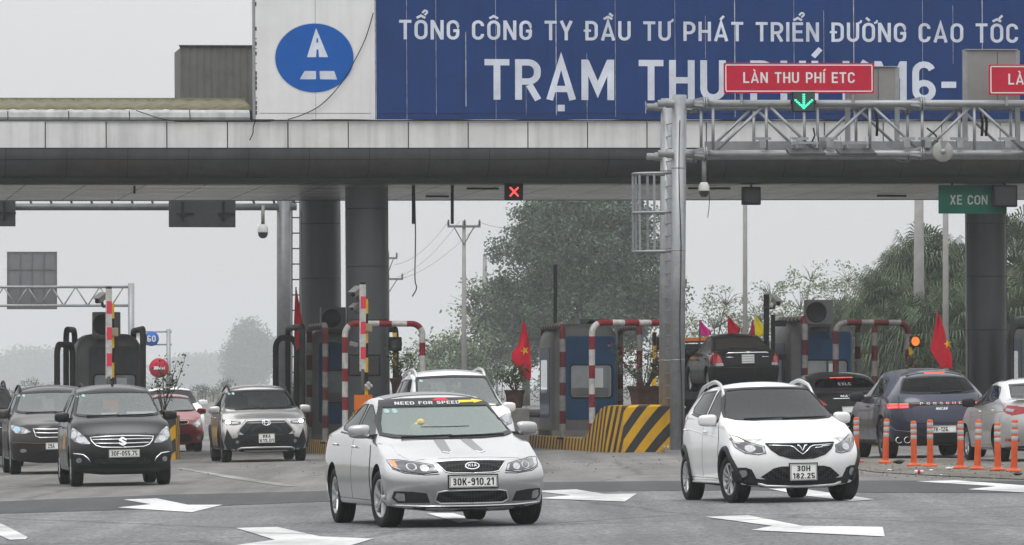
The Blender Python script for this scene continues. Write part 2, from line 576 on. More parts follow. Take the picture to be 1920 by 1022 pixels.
# ================================================================== vehicles
tyre_m = None
def car_mats():
 g = globals()
 g['M_TYRE'] = mat("tyre_rubber", (0.018, 0.018, 0.018), 0.85, var=0.3, nscale=9)
 g['M_RIM'] = mat("alloy_rim", (0.42, 0.43, 0.44), 0.35, 0.85, var=0.15, nscale=8)
 g['M_RIMD'] = mat("dark_alloy_rim", (0.10, 0.10, 0.105), 0.35, 0.8, var=0.15)
 g['M_DARK'] = mat("underbody_black", (0.010, 0.010, 0.010), 0.9, var=0.1)
 g['M_TRIM'] = mat("black_plastic_trim", (0.022, 0.022, 0.023), 0.6, var=0.25, nscale=6)
 g['M_MESH'] = grille_mat("grille_mesh")
 g['M_CHROME'] = mat("chrome", (0.72, 0.73, 0.74), 0.12, 1.0, var=0.05)
 g['M_SATIN'] = mat("satin_silver", (0.50, 0.50, 0.50), 0.35, 0.7, var=0.1)
 g['M_PLATE'] = mat("white_plate", (0.74, 0.74, 0.72), 0.45, var=0.08, nscale=5)
 g['M_PLATEB'] = mat("plate_black", (0.015, 0.015, 0.015), 0.5, var=0.0)
 g['M_LAMP'] = lamp_mat("headlamp_glass")
 g['M_LENS'] = mat("headlamp_reflector", (0.42, 0.43, 0.45), 0.22, 0.9, 1.0, var=0.3, nscale=45)
 g['M_BEZEL'] = mat("headlamp_bezel", (0.05, 0.05, 0.055), 0.2, 0.4, 1.0, var=0.1)
 g['M_AMBER'] = mat("amber_lens", (0.75, 0.22, 0.03), 0.2, 0, 1.0, var=0.1)
 g['M_RED'] = mat("red_lens", (0.36, 0.012, 0.016), 0.15, 0, 1.0, var=0.15, nscale=14)
 g['M_REDLIT'] = mat("red_lens_lit", (0.6, 0.02, 0.02), 0.2, 0, 1.0, var=0.0, emit=(1, 0.035, 0.03), estr=2.4)
 g['M_LEDW'] = mat("white_led_lit", (0.9, 0.9, 0.9), 0.2, var=0.0, emit=(1, 0.97, 0.9), estr=5.0)
 g['M_WARM'] = mat("warm_lamp_lit", (0.9, 0.8, 0.6), 0.2, var=0.0, emit=(1, 0.82, 0.5), estr=2.5)
 g['M_GLASS'] = glass("windscreen_glass", (0.62, 0.70, 0.67), 1.9, 0.06, (0.22, 0.30, 0.28))  # diffuse share paints a faint sky reflection onto the windscreen
 g['M_GLASSD'] = glass("tinted_glass", (0.30, 0.31, 0.31), 1.5, 0, (0, 0, 0), .7)
 g['M_GLASSF'] = glass("film_windscreen", (0.12, 0.12, 0.125), 1.5, 0.5, (0.030, 0.030, 0.032), .55)
 g['M_GLASSB'] = glass("dark_windscreen", (0.16, 0.17, 0.17), 1.4, 0, (0, 0, 0), .35)
 g['M_FRIT'] = mat("black_glass_edge", (0.010, 0.010, 0.011), 0.4, 0, 0.0, var=0.0, spec=.2)
 g['M_SEAT'] = mat("seat_cloth", (0.035, 0.034, 0.033), 0.85, var=0.2)
 g['M_SEATB'] = mat("beige_seat_cloth", (0.16, 0.14, 0.115), 0.85, var=0.2)
 g['M_PAPER'] = mat("white_paper", (0.75, 0.75, 0.73), 0.7, var=0.05)
 g['M_STICK'] = mat("inspection_sticker", (0.28, 0.42, 0.40), 0.5, var=0.3, nscale=40)
 g['M_WHITE'] = mat("white_decal", (0.80, 0.80, 0.78), 0.5, var=0.05)

def grille_mat(name):
 m = mat(name, (0.02, 0.02, 0.021), 0.45, 0.2, var=0.0)
 nt, p = nodes_of(m)
 tc = nt.nodes.new("ShaderNodeTexCoord")
 mp = nt.nodes.new("ShaderNodeMapping")
 mp.inputs["Scale"].default_value = (30, 30, 42)
 mp.inputs["Rotation"].default_value = (0, 0, 0)
 v = nt.nodes.new("ShaderNodeTexVoronoi")
 v.inputs["Scale"].default_value = 1.0
 v.inputs["Randomness"].default_value = 0.0
 nt.links.new(tc.outputs["Object"], mp.inputs[0]); nt.links.new(mp.outputs[0], v.inputs["Vector"])
 r = nt.nodes.new("ShaderNodeValToRGB")
 r.color_ramp.elements[0].position = 0.35; r.color_ramp.elements[0].color = (0.004, 0.004, 0.004, 1)
 r.color_ramp.elements[1].position = 0.55; r.color_ramp.elements[1].color = (0.035, 0.035, 0.036, 1)
 nt.links.new(v.outputs["Distance"], r.inputs[0]); nt.links.new(r.outputs[0], p.inputs["Base Color"])
 return m

def lamp_mat(name):
 m = mat(name, (0.32, 0.33, 0.34), 0.12, 0.55, 1.0, var=0.0)
 nt, p = nodes_of(m)
 tc = nt.nodes.new("ShaderNodeTexCoord")
 v = nt.nodes.new("ShaderNodeTexVoronoi")
 v.inputs["Scale"].default_value = 9.0
 nt.links.new(tc.outputs["Object"], v.inputs["Vector"])
 r = nt.nodes.new("ShaderNodeValToRGB")
 r.color_ramp.elements[0].position = 0.1; r.color_ramp.elements[0].color = (0.55, 0.56, 0.58, 1)
 r.color_ramp.elements[1].position = 0.75; r.color_ramp.elements[1].color = (0.10, 0.10, 0.11, 1)
 nt.links.new(v.outputs["Distance"], r.inputs[0]); nt.links.new(r.outputs[0], p.inputs["Base Color"])
 b = nt.nodes.new("ShaderNodeBump"); b.inputs["Strength"].default_value = 0.5; b.inputs["Distance"].default_value = 0.02
 nt.links.new(v.outputs["Distance"], b.inputs["Height"]); nt.links.new(b.outputs[0], p.inputs["Normal"])
 return m

car_mats()

def sym(half):
 """closed outline from its right half listed bottom centre to top centre"""
 left = [(-x, z) for x, z in reversed(half) if abs(x) > 1e-6]
 return list(half) + left

def station(d, pts, dd=None):
 """pts: b1,s1,s2,s3,s4,t5,t6 (x,z), t7 z, b0 z ; dd: extra d for each point"""
 return d, pts, dd or {}

KEYS = ['b0', 'b1', 's1', 's2', 's3', 's4', 't5', 't6', 't7']

def cage(p):
 """control cage of a car body; x across, y along (front at -L/2), z up"""
 L_, W, H = p['L'], p['W'], p['H']
 w = W / 2
 gc, fo, wb = p['gc'], p['fo'], p['wb']
 zf, zc, yc = p['zf'], p['zc'], p['yc']
 yrf, yrr, rw = p['yrf'], p['yrr'], p['rw'] * w
 zb0, zb1 = p.get('belt0', zc - .02), p.get('belt1', zc + .04)     # belt line, front and rear
 fsw, rsw = p.get('fsw', .38), p.get('rsw', .3)
 zr0 = p.get('zr0', H - .05); zr1 = p.get('zr1', H - .06)
 zlow = gc + .10
 zm = p.get('zm', .50)
 rh = p.get('reardeck')                                           # (d, z) of the rear-glass base of a saloon
 ST = []
 def add(d, zb, wl, wm, wu, zu, ws, zs, wt, zt, z6, z7, dd=None):
  ST.append((d, dict(b0=(0, zb), b1=(.55 * wl, zb), s1=(wl, zb + .07), s2=(wm, zm), s3=(wu, zu), s4=(ws, zs), t5=(wt, zt), t6=(.55 * wt, z6), t7=(0, z7)), dd or {}))
 nose = p.get('nose', .10)      # how far the hood edge lies behind the bumper
 nw = p.get('nw', .80)
 add(fsw, gc, .95 * w, 1.0 * w, .995 * w, (zm + zf) / 2, .925 * w, zf - .06, nw * w * .9, zf - .015, zf, zf + .005,
  dict(s1=.02, s2=-.02, s3=0.02, s4=.10 + nose * .3, t5=nose + .02 - fsw * .55, t6=nose - fsw + .03, t7=nose - fsw, b0=.10 - fsw, b1=.16 - fsw))
 zh1 = zf + (zc - zf) * .45
 add(fo * .72, gc, .96 * w, 1.01 * w, 1.0 * w, (zm + zh1) / 2, .945 * w, zh1 - .05, .76 * w, zh1 - .005, zh1 + .012, zh1 + .018)
 zh2 = zf + (zc - zf) * .75
 add(min(fo + .12, yc - .24), gc, .95 * w, w, .99 * w, (zm + zh2) / 2 + .02, .955 * w, zh2 - .045, .80 * w, zh2, zh2 + .015, zh2 + .02)
 add(yc - .10, gc, .95 * w, .995 * w, .99 * w, (zm + zc) / 2, .95 * w, zb0 - .01, .83 * w, zc - .02, zc + .0, zc + .005)
 k = .16
 add(yc + k * (yrf - yc), gc, .95 * w, .99 * w, .985 * w, (zm + zc) / 2, .945 * w, zb0, .83 * w + (rw - .83 * w) * k, zc - .02 + (zr0 - .06 - zc) * k, zc + (zr0 - zc) * k, zc + .01 + (zr0 - zc) * k)
 add(yrf, gc, .955 * w, .99 * w, .985 * w, (zm + zb0) / 2 + .02, .94 * w, zb0 + (zb1 - zb0) * .35, rw, zr0 - .075, zr0 - .012, zr0)
 add(yrf + .25, gc, .955 * w, .99 * w, .985 * w, (zm + zb0) / 2 + .02, .94 * w, zb0 + (zb1 - zb0) * .5, rw * 1.02, zr0 - .05, zr0 + (H - zr0) * .6 - .01, zr0 + (H - zr0) * .7)
 add((yrf + yrr) / 2, gc, .955 * w, .99 * w, .985 * w, (zm + zb0) / 2 + .02, .94 * w, zb0 + (zb1 - zb0) * .7, rw * 1.02, H - .065, H - .012, H)
 rax = L_ - (L_ - fo - wb)
 if rh:
  dk, zd = rh
  add(yrr, gc, .955 * w, w, .985 * w, (zm + zb1) / 2 + .02, .94 * w, zb1, rw * .98, zr1 - .07, zr1 - .012, zr1)
  k = .82
  add(yrr + (dk - yrr) * k, gc, .95 * w, w, .985 * w, (zm + zb1) / 2 + .02, .93 * w, zb1 + .01, rw + (.76 * w - rw) * k, zr1 - .07 + (zd - zr1 + .05) * k, zr1 - .012 + (zd - zr1) * k, zr1 + (zd - zr1) * k)
  add(dk + .12, gc, .94 * w, .985 * w, .97 * w, (zm + zd) / 2 + .02, .91 * w, zb1 - .005, .77 * w, zd - .005, zd + .012, zd + .016)
  zt = p.get('ztail', zd)
  add(L_ - rsw, gc + .03, .86 * w, .92 * w, .93 * w, (zm + zt) / 2 + .04, .86 * w, zt - .05, .74 * w, zt - .005, zt + .008, zt + .012,
   dict(s2=0.02, s3=.02, s4=.02, t5=rsw - .10, t6=rsw - .07, t7=rsw - .06, b0=rsw - .12, b1=rsw - .18))
 else:
  add(yrr, gc, .955 * w, w, .985 * w, (zm + zb1) / 2 + .02, .94 * w, zb1, rw * .98, zr1 - .07, zr1 - .012, zr1)
  yt = p.get('ytop', L_ - .45)                                 # rear end of the roof
  zt = p.get('ztop', zr1 - .05)
  add(L_ - rsw, gc + .03, .88 * w, .94 * w, .955 * w, (zm + zb1) / 2 + .05, .90 * w, zb1 - .01, rw * .92, zt - .08, zt - .015, zt,
   dict(s4=0.0, t5=yt - (L_ - rsw), t6=yt + .05 - (L_ - rsw), t7=yt + .06 - (L_ - rsw), b0=rsw - .12, b1=rsw - .18, s3=.02))
 verts = []; faces = []
 idx = {}
 def V(x, d, z):
  verts.append((x, d - L_ / 2, z)); return len(verts) - 1
 for i, (d, P, dd) in enumerate(ST):
  for kx in KEYS:
   x, z = P[kx]
   de = d + dd.get(kx, 0)
   if kx in ('b0', 't7'):
    idx[i, kx, 0] = V(0, de, z)
   else:
    idx[i, kx, 1] = V(x, de, z); idx[i, kx, -1] = V(-x, de, z)
 def I(i, kx, s):
  return idx[i, kx, 0] if kx in ('b0', 't7') else idx[i, kx, s]
 n = len(ST)
 for i in range(n - 1):
  for s in (1, -1):
   for a, b in zip(KEYS[:-1], KEYS[1:]):
    q = [I(i, a, s), I(i + 1, a, s), I(i + 1, b, s), I(i, b, s)]
    faces.append(q if s == 1 else q[::-1])
 # end caps
 def cap(i, front):
  d, P, dd = ST[i]
  rows = [[I(i, 's1', -1), I(i, 'b1', -1), I(i, 'b0', 0), I(i, 'b1', 1), I(i, 's1', 1)]]
  fr = p['front'] if front else p['rear']
  for kx in ('s2', 's3', 's4'):
   x, z = P[kx]
   dc, dh, zz = fr[kx]                                       # centre d, half d (distance from the end of the car), height
   if front: yc_, yh_ = dc, dh
   else: yc_, yh_ = L_ - dc, L_ - dh
   zz = z if zz is None else zz
   rows.append([I(i, kx, -1), V(-x * .58, yh_, zz), V(0, yc_, zz), V(x * .58, yh_, zz), I(i, kx, 1)])
  rows.append([I(i, 't5', -1), I(i, 't6', -1), I(i, 't7', 0), I(i, 't6', 1), I(i, 't5', 1)])
  for a, b in zip(rows[:-1], rows[1:]):
   for k in range(4):
    q = [a[k], a[k + 1], b[k + 1], b[k]]
    faces.append(q if front else q[::-1])
 cap(0, True); cap(n - 1, False)
 cr = {}
 def crease(a, b, v): cr[frozenset((a, b))] = v
 for i in range(n):
  for s in (1, -1):
   if i < n - 1:
    for kx, v in (('s1', .55), ('s4', .45 if i > 0 else .3), ('t5', .62 if i > 3 else .35)):
     crease(I(i, kx, s), I(i + 1, kx, s), p.get('cr', 1.0) * v)
   if i in (3, 5):
    for a, b in (('t5', 't6'), ('t6', 't7')): crease(I(i, a, s), I(i, b, s), .55 if i == 5 else .12)
   if i == 3: crease(I(i, 's4', s), I(i, 't5', s), .3)
 for s in (1, -1):
  for i in (0, n - 1):
   for a, b in (('s1', 's2'), ('s2', 's3'), ('s3', 's4'), ('s4', 't5')): crease(I(i, a, s), I(i, b, s), .22)
   for a, b in (('t5', 't6'), ('t6', 't7')): crease(I(i, a, s), I(i, b, s), .45)
   for a, b in (('b0', 'b1'), ('b1', 's1')): crease(I(i, a, s), I(i, b, s), .5)
 return verts, faces, cr

def subdivide(verts, faces, lv, creases=None):
 me = bpy.data.meshes.new("tmp"); me.from_pydata(verts, [], faces)
 bm = bmesh.new(); bm.from_mesh(me)
 bmesh.ops.recalc_face_normals(bm, faces=bm.faces)
 if creases:
  cl = bm.edges.layers.float.new('crease_edge')
  for e in bm.edges:
   k = frozenset((e.verts[0].index, e.verts[1].index))
   if k in creases: e[cl] = creases[k]
 bm.to_mesh(me); bm.free()
 o = bpy.data.objects.new("tmp", me); COL.objects.link(o)
 md = o.modifiers.new("s", 'SUBSURF'); md.levels = lv; md.render_levels = lv
 dg = bpy.context.evaluated_depsgraph_get()
 r = bpy.data.meshes.new_from_object(o.evaluated_get(dg), depsgraph=dg)
 bpy.data.objects.remove(o); bpy.data.meshes.remove(me)
 return r

class Car:
 def __init__(c, p, root, body_mat, name="body"):
  c.p = p; c.root = root; c.paint = body_mat
  c.L, c.W, c.H = p['L'], p['W'], p['H']
  vs, fs, cr = cage(p)
  me = subdivide(vs, fs, p.get('lv', 3), cr)
  # bring the smoothed shell to its true size
  co = [v.co.copy() for v in me.vertices]
  mx = max(v.x for v in co); y0 = min(v.y for v in co); y1 = max(v.y for v in co); z1 = max(v.z for v in co); z0 = min(v.z for v in co)
  for v in me.vertices:
   v.co.x *= (c.W / 2) / mx
   v.co.y = (v.co.y - y0) / (y1 - y0) * c.L - c.L / 2
   v.co.z = p['gc'] + (v.co.z - z0) / (z1 - z0) * (c.H - p['gc'])
  me.update()
  c.shell = me
  c.V = [v.co.copy() for v in me.vertices]
  c.F = [list(f.vertices) for f in me.polygons]
  c.N = [Vector(n.vector) for n in me.vertex_normals]
  c.bvh = BVHTree.FromPolygons(c.V, c.F)
  c.cutters = []
  c.parts = {}
 # ---- views
 def ray(c, view, a, b, start=None):
  L2 = c.L / 2
  if view == 'F': o, d = Vector((a, -L2 - 1 if start is None else start - L2, b)), Vector((0, 1, 0))
  elif view == 'B': o, d = Vector((a, L2 + 1 if start is None else start - L2, b)), Vector((0, -1, 0))
  elif view == 'R': o, d = Vector((-3, a - L2, b)), Vector((1, 0, 0))
  elif view == 'L': o, d = Vector((3, a - L2, b)), Vector((-1, 0, 0))
  elif view == 'T': o, d = Vector((a, b - L2, 3)), Vector((0, 0, -1))
  h, n, fi, dist = c.bvh.ray_cast(o, d)
  if h is None:
   h, n, fi, dist = c.bvh.find_nearest(o + d * (1.2 if view in 'FB' else 2.3))
  # smooth normal
  f = c.F[fi]
  ws = []
  for vi in f:
   ws.append(1.0 / max(1e-4, (c.V[vi] - h).length_squared))
  sn = Vector((0, 0, 0))
  for wgt, vi in zip(ws, f):
   sn += c.N[vi] * wgt
  sn.normalize()
  if sn.dot(d) > 0.3: sn = -d
  return h, sn
 def patch(c, name, m, view, outline, off=.004, parent=None, depth=.02, h=.05, start=None, mirror=False, holes=None):
  if mirror:
   a = c.patch(name, m, view, outline, off, parent, depth, h, start)
   if view in ('R', 'L'):
    b = c.patch(name, m, 'L' if view == 'R' else 'R', outline, off, parent, depth, h, start)
   else:
    b = c.patch(name, m, view, [(-x, z) for x, z in outline], off, parent, depth, h, start)
   return a, b
  def dens(ol):
   r = []
   for i in range(len(ol)):
    a = Vector(ol[i]); b = Vector(ol[(i + 1) % len(ol)])
    k = max(1, int((b - a).length / h + .5))
    for t in range(k): r.append(a.lerp(b, t / k))
   return r
  P = dens(outline)
  nb = len(P)
  edges = [(i, (i + 1) % nb) for i in range(nb)]
  pts = list(P)
  xs = [q.x for q in P]; zs = [q.y for q in P]
  loops = [list(range(nb))]
  if holes:
   for ho in holes:
    Q = dens(ho); b0 = len(pts)
    pts += Q
    edges += [(b0 + i, b0 + (i + 1) % len(Q)) for i in range(len(Q))]
    loops.append(list(range(b0, b0 + len(Q))))
  def inside(q, poly):
   r = False; j = len(poly) - 1
   for i in range(len(poly)):
    if (poly[i][1] > q[1]) != (poly[j][1] > q[1]) and q[0] < (poly[j][0] - poly[i][0]) * (q[1] - poly[i][1]) / (poly[j][1] - poly[i][1]) + poly[i][0]: r = not r
    j = i
   return r
  nx = int((max(xs) - min(xs)) / h); nz = int((max(zs) - min(zs)) / h)
  bseg = [(P[i], P[(i + 1) % nb]) for i in range(nb)]
  for i in range(1, nx + 1):
   for j in range(1, nz + 1):
    q = Vector((min(xs) + (max(xs) - min(xs)) * i / (nx + 1), min(zs) + (max(zs) - min(zs)) * j / (nz + 1)))
    if inside(q, P) and min((q - s).length for s, _ in bseg) > h * .45:
     if holes and any(inside(q, ho) for ho in holes): continue
     pts.append(q)
  ov, oe, of, vo, eo, fo_ = delaunay_2d_cdt(pts, edges, [], 1 if not holes else 0, 1e-5)
  tri = []
  for f in of:
   ctr = sum((ov[i] for i in f), Vector((0, 0))) / len(f)
   if not inside(ctr, P): continue
   if holes and any(inside(ctr, ho) for ho in holes): continue
   tri.append(list(f))
  top = []; nor = []
  for q in ov:
   hp, n = c.ray(view, q.x, q.y, start)
   top.append(hp + n * off); nor.append(n)
  used = sorted(set(i for f in tri for i in f))
  re = {o: k for k, o in enumerate(used)}
  top = [top[i] for i in used]; nor = [nor[i] for i in used]
  tri = [[re[i] for i in f] for f in tri]
  good = []
  for f in tri:
   a, b, d = (top[i] for i in f[:3])
   if (b - a).cross(d - a).dot(nor[f[0]]) < 0: f = f[::-1]
   good.append(f)
  # skirt
  cnt = {}
  for f in good:
   for i in range(len(f)):
    e = (f[i], f[(i + 1) % len(f)])
    cnt[e] = 1
  verts = list(top); faces = list(good); norms = list(nor)
  mp = {}
  for (a, b) in list(cnt):
   if (b, a) not in cnt:
    for v in (a, b):
     if v not in mp:
      verts.append(top[v].copy()); norms.append(nor[v])
      verts.append(top[v] - nor[v] * (off + depth)); norms.append(nor[v])
      mp[v] = len(verts) - 2
    faces.append([mp[b], mp[a], mp[a] + 1, mp[b] + 1])
  me = bpy.data.meshes.new(name)
  me.from_pydata(verts, [], faces)
  me.materials.append(m)
  me.polygons.foreach_set("use_smooth", [True] * len(faces))
  me.update()
  me.normals_split_custom_set_from_vertices(norms)
  return link(name, me, parent or c.root)
 def line(c, name, m, view, pts, r=.008, off=.0, parent=None, closed=False, mirror=False, n=6, start=None, h=.06):
  if mirror:
   c.line(name, m, view, pts, r, off, parent, closed, False, n, start)
   v2 = {'R': 'L', 'L': 'R'}.get(view, view)
   c.line(name, m, v2, pts if v2 != view else [(-x, z) for x, z in pts], r, off, parent, closed, False, n, start)
   return
  if closed: pts = list(pts) + [pts[0]]
  P = []
  for a, b in zip(pts[:-1], pts[1:]):
   a = Vector(a); b = Vector(b); k = max(1, int((b - a).length / h + .5))
   P += [a.lerp(b, t / k) for t in range(k)]
  P.append(Vector(pts[-1]))
  Q = []
  for q in P:
   hp, nn = c.ray(view, q.x, q.y, start)
   Q.append(hp + nn * off)
  return MB().tube(Q, r, n).build(name, m, parent or c.root)
 def decal_text(c, txt, view, x, z, width, height, m, name="lettering", off=.007, parent=None, start=None, slant=0.0, offset=.012, spacing=1.0):
  vs, fs, x0, x1 = text_mesh(txt, "t", 0, offset, spacing)
  words = list(WORDS)
  sx = width / (x1 - x0); sz = height
  out = []
  for v in vs:
   u = (v.x - x0) * sx - width / 2 + v.y * sz * slant
   a = x + u if view != 'B' else x - u
   hp, n = c.ray(view, a, z + v.y * sz, start)
   out.append(hp + n * (off + v.z * .0015))
  for ws, fs_ in by_word(fs, words):
   o = MB().add([out[i] for i in ws], fs_, 0).build(name, m, parent or c.root, fix=False)
  return o
 # ---- cavities
 def cut(c, me):
  c.cutters.append(me)
 def finish(c, cabin=None, wheels=True, extra_mat=None):
  p = c.p
  mats = [c.paint, M_DARK]
  me = c.shell
  me.materials.clear()
  for m in mats: me.materials.append(m)
  body = link("body", me, c.root)
  cs = []
  if wheels:
   mb = MB()
   r = p['wr'] + .055
   for ya in (p['fo'], p['fo'] + p['wb']):
    for s in (-1, 1):
     x0 = s * (c.W / 2 - .30); x1 = s * (c.W / 2 + .08)
     mb.cyl((x0, ya - c.L / 2, p['wr'] + .01), (x1, ya - c.L / 2, p['wr'] + .01), r, n=36, mi=1)
   cs.append(mb.mesh("cut", mats))
  if cabin:
   for k in cabin:
    cs.append(k.mesh("cut", mats))
  for cm in cs:
   for f in cm.polygons: f.material_index = 1
   oc = bpy.data.objects.new("cut", cm); COL.objects.link(oc); oc.parent = c.root
   md = body.modifiers.new("b", 'BOOLEAN'); md.operation = 'DIFFERENCE'; md.solver = 'MANIFOLD'; md.object = oc
   dg = bpy.context.evaluated_depsgraph_get()
   nm = bpy.data.meshes.new_from_object(body.evaluated_get(dg), depsgraph=dg)
   body.modifiers.clear()
   body.data = nm
   bpy.data.objects.remove(oc); bpy.data.meshes.remove(cm)
  body.data.name = "body"
  body.data.polygons.foreach_set("use_smooth", [True] * len(body.data.polygons))
  body.data.set_sharp_from_angle(angle=R(38))
  c.body = body
  return body
 def wheels(c, rim_m=None, spokes=5, dark=False):
  p = c.p; r = p['wr']; tw = p.get('tw', .205); rr = r * p.get('rimf', .66)
  rim_m = rim_m or M_RIM
  first = None
  mbt = MB()
  Mx = Matrix.Rotation(R(90), 4, 'Y')
  hw = tw / 2
  prof = [(rr, -hw * .8), (rr + .01, -hw * .92), (r * .86, -hw), (r * .955, -hw * .9), (r * .985, -hw * .75), (r, -hw * .5), (r, hw * .5), (r * .985, hw * .75), (r * .955, hw * .9), (r * .86, hw), (rr + .01, hw * .92), (rr, hw * .8)]
  mbt.lathe(prof, 40, 0, Mx)
  for gv in (-.4, 0, .4):
   mbt.lathe([(r + .001, hw * gv - .006), (r + .0012, hw * gv), (r + .001, hw * gv + .006)], 40, 1, Mx)
  tm = mbt.mesh("tyre", [M_TYRE, M_DARK])
  mb = MB()
  mb.lathe([(rr, -hw * .8), (rr + .004, hw * .86), (rr - .012, hw * .88), (rr - .03, hw * .6), (rr - .035, -hw * .5)], 40, 0, Mx)
  mb.lathe([(rr - .03, -hw * .1), (0.0, -hw * .1)], 30, 1, Mx)
  mb.lathe([(.0, hw * .72), (.05, hw * .70), (.065, hw * .5), (.07, 0)], 20, 0, Mx)
  for k in range(spokes):
   t = 2 * math.pi * k / spokes
   for sp in ((-.10, .10) if spokes <= 6 else (0,)):
    a = t + sp * .55; b = t + sp * 1.6
    mb.beam((hw * .56, .05 * math.cos(a), .05 * math.sin(a)), (hw * .72, (rr - .015) * math.cos(b), (rr - .015) * math.sin(b)), .034 if spokes <= 6 else .042, .026, 0)
  rm = mb.mesh("wheel", [rim_m, M_DARK])
  for ya, st in ((p['fo'], p.get('steer', 0)), (p['fo'] + p['wb'], 0)):
   for s in (-1, 1):
    M = Matrix.Translation((s * (c.W / 2 - hw - .028), ya - c.L / 2, r)) @ Matrix.Rotation(st, 4, 'Z')
    if s < 0: M = M @ Matrix.Rotation(math.pi, 4, 'Z')
    w = link("wheel", rm, c.root, M)
    link("tyre", tm, w)
 def mirrors(c, d, z, m, cap_m=None, size=(.20, .13, .15), out=.05):
  for s in (-1, 1):
   hp, n = c.ray('R' if s < 0 else 'L', d, z)
   ctr = Vector((s * (c.W / 2 + out), hp.y, z + .04))
   vs = []; sx, sy, sz = (v / 2 for v in size)
   for x in (-1, 0, 1):
    for y in (-1, 1):
     for zz in (-1, 0, 1):
      k = 1.0 - (.18 if x * s > 0 else 0)
      vs.append((x * sx, y * sy * k * (.75 if y < 0 else 1) + (0.03 if x * s > 0 else 0), zz * sz * k))
   def id(x, y, z): return (x + 1) * 6 + (0 if y < 0 else 1) * 3 + (z + 1)
   fs = []
   for x in (-1, 0):
    for y in (-1, 1):
     for z0 in (-1, 0): fs.append([id(x, y, z0), id(x + 1, y, z0), id(x + 1, y, z0 + 1), id(x, y, z0 + 1)])
    for z0 in (-1, 1): fs.append([id(x, -1, z0), id(x + 1, -1, z0), id(x + 1, 1, z0), id(x, 1, z0)])
   for x in (-1, 1):
    for z0 in (-1, 0): fs.append([id(x, -1, z0), id(x, 1, z0), id(x, 1, z0 + 1), id(x, -1, z0 + 1)])
   me = subdivide([Vector(v) * 1.12 for v in vs], fs, 3)
   me.materials.append(m)
   me.polygons.foreach_set("use_smooth", [True] * len(me.polygons))
   me.name = "side_mirror"
   o = link("side_mirror", me, c.root, Matrix.Translation(ctr))
   mb = MB()
   foot = hp - Vector((s * .03, 0, 0))
   mb.beam(foot - ctr + Vector((0, 0, .0)), Vector((-s * size[0] * .2, 0, -size[2] * .42)), .06, .03)
   mb.build("mirror_foot", M_TRIM, o)
   link("mirror_glass", MB().box((0, size[1] * .42, 0), (size[0] * .8, .01, size[2] * .75)).mesh("mirror_glass", M_CHROME), o)
 def plate(c, rows, x, z, w, h, view='F', tilt=0, txt=None, name="license_plate", frac=1.0):
  hp, n = c.ray(view, x, z)
  s = -1 if view == 'F' else 1
  # stand clear of the bumper along the whole plate
  yy = [c.ray(view, x + a * w / 2, z + b * h / 2)[0].y for a in (-1, 0, 1) for b in (-1, 0, 1)]
  y = (min(yy) if s < 0 else max(yy)) + s * .012
  M = Matrix.Translation((x, y, z))
  if s > 0: M = M @ Matrix.Rotation(math.pi, 4, 'Z')
  M = M @ Matrix.Rotation(tilt, 4, 'X')
  mb = MB().box((0, 0.006, 0), (w, .012, h), 0)
  t = .008
  for zz in (-1, 1): mb.box((0, -.002, zz * (h / 2 - t / 2 - .004)), (w - .012, .006, t * .45), 1)
  for xx in (-1, 1): mb.box((xx * (w / 2 - t / 2 - .004), -.002, 0), (t * .45, .006, h - .022), 1)
  mb.box((0, .018, 0), (w + .03, .02, h + .03), 2)
  o = mb.build(name, [M_PLATE, M_PLATEB, M_TRIM], c.root, M)
  nr = len(rows)
  for i, t_ in enumerate(rows):
   wd = w * (.86 * frac if nr == 1 else (.50 if len(t_) <= 3 else .84))
   hh = h * (.62 if nr == 1 else .34)
   zc_ = (nr - 1) / 2 - i
   lettering(t_, wd, hh, "characters", M_PLATEB, o, Matrix.Translation((-wd / 2 - w * .43 * (1 - frac), -.0035, zc_ * h * .45 - hh / 2)), offset=.018)
  return o
 def box_part(c, name, m, center, size, parent=None, bev=.01, rot=None):
  M = Matrix.Translation(center)
  if rot: M = M @ Euler(rot).to_matrix().to_4x4()
  return MB().box((0, 0, 0), size, 0, None, min(bev, min(size) * .4)).build(name, m, parent or c.root, M)
 def handle(c, d, z, m, door=None, ln=.17):
  res = []
  for view in ('R', 'L'):
   pts = []
   for k in range(9):
    t = k / 8
    hp, n = c.ray(view, d - ln / 2 + ln * t, z)
    pts.append(hp + n * (.012 + .022 * math.sin(math.pi * t) ** .5))
   par = door[0 if view == 'R' else 1] if door else c.root
   res.append(MB().tube(pts, .013, 8, rfun=lambda t: .7 + .5 * math.sin(math.pi * t)).build("handle", m, par))
  return res
 # ---- common sets
 def greenhouse(c, ws, side_w, rear, gm=None, gside=None, grear=None, cabin=True, seats=True, seat_m=None, ws_start=None, rear_start=None, frit=.035, strip=0.0, wip=True, bl=None):
  """ws: half outline of the windscreen; side_w: outlines in (d,z); rear: half outline"""
  gm = gm or M_GLASS; gside = gside or M_GLASSD; grear = grear or M_GLASSD
  p = c.p; L2 = c.L / 2
  cav = []
  def shrink(ol, t):
   cx = sum(a for a, b in ol) / len(ol); cz = sum(b for a, b in ol) / len(ol)
   w = max(a for a, b in ol) - min(a for a, b in ol); hh = max(b for a, b in ol) - min(b for a, b in ol)
   return [(cx + (a - cx) * (1 - 2 * t / w), cz + (b - cz) * (1 - 2 * t / hh)) for a, b in ol]
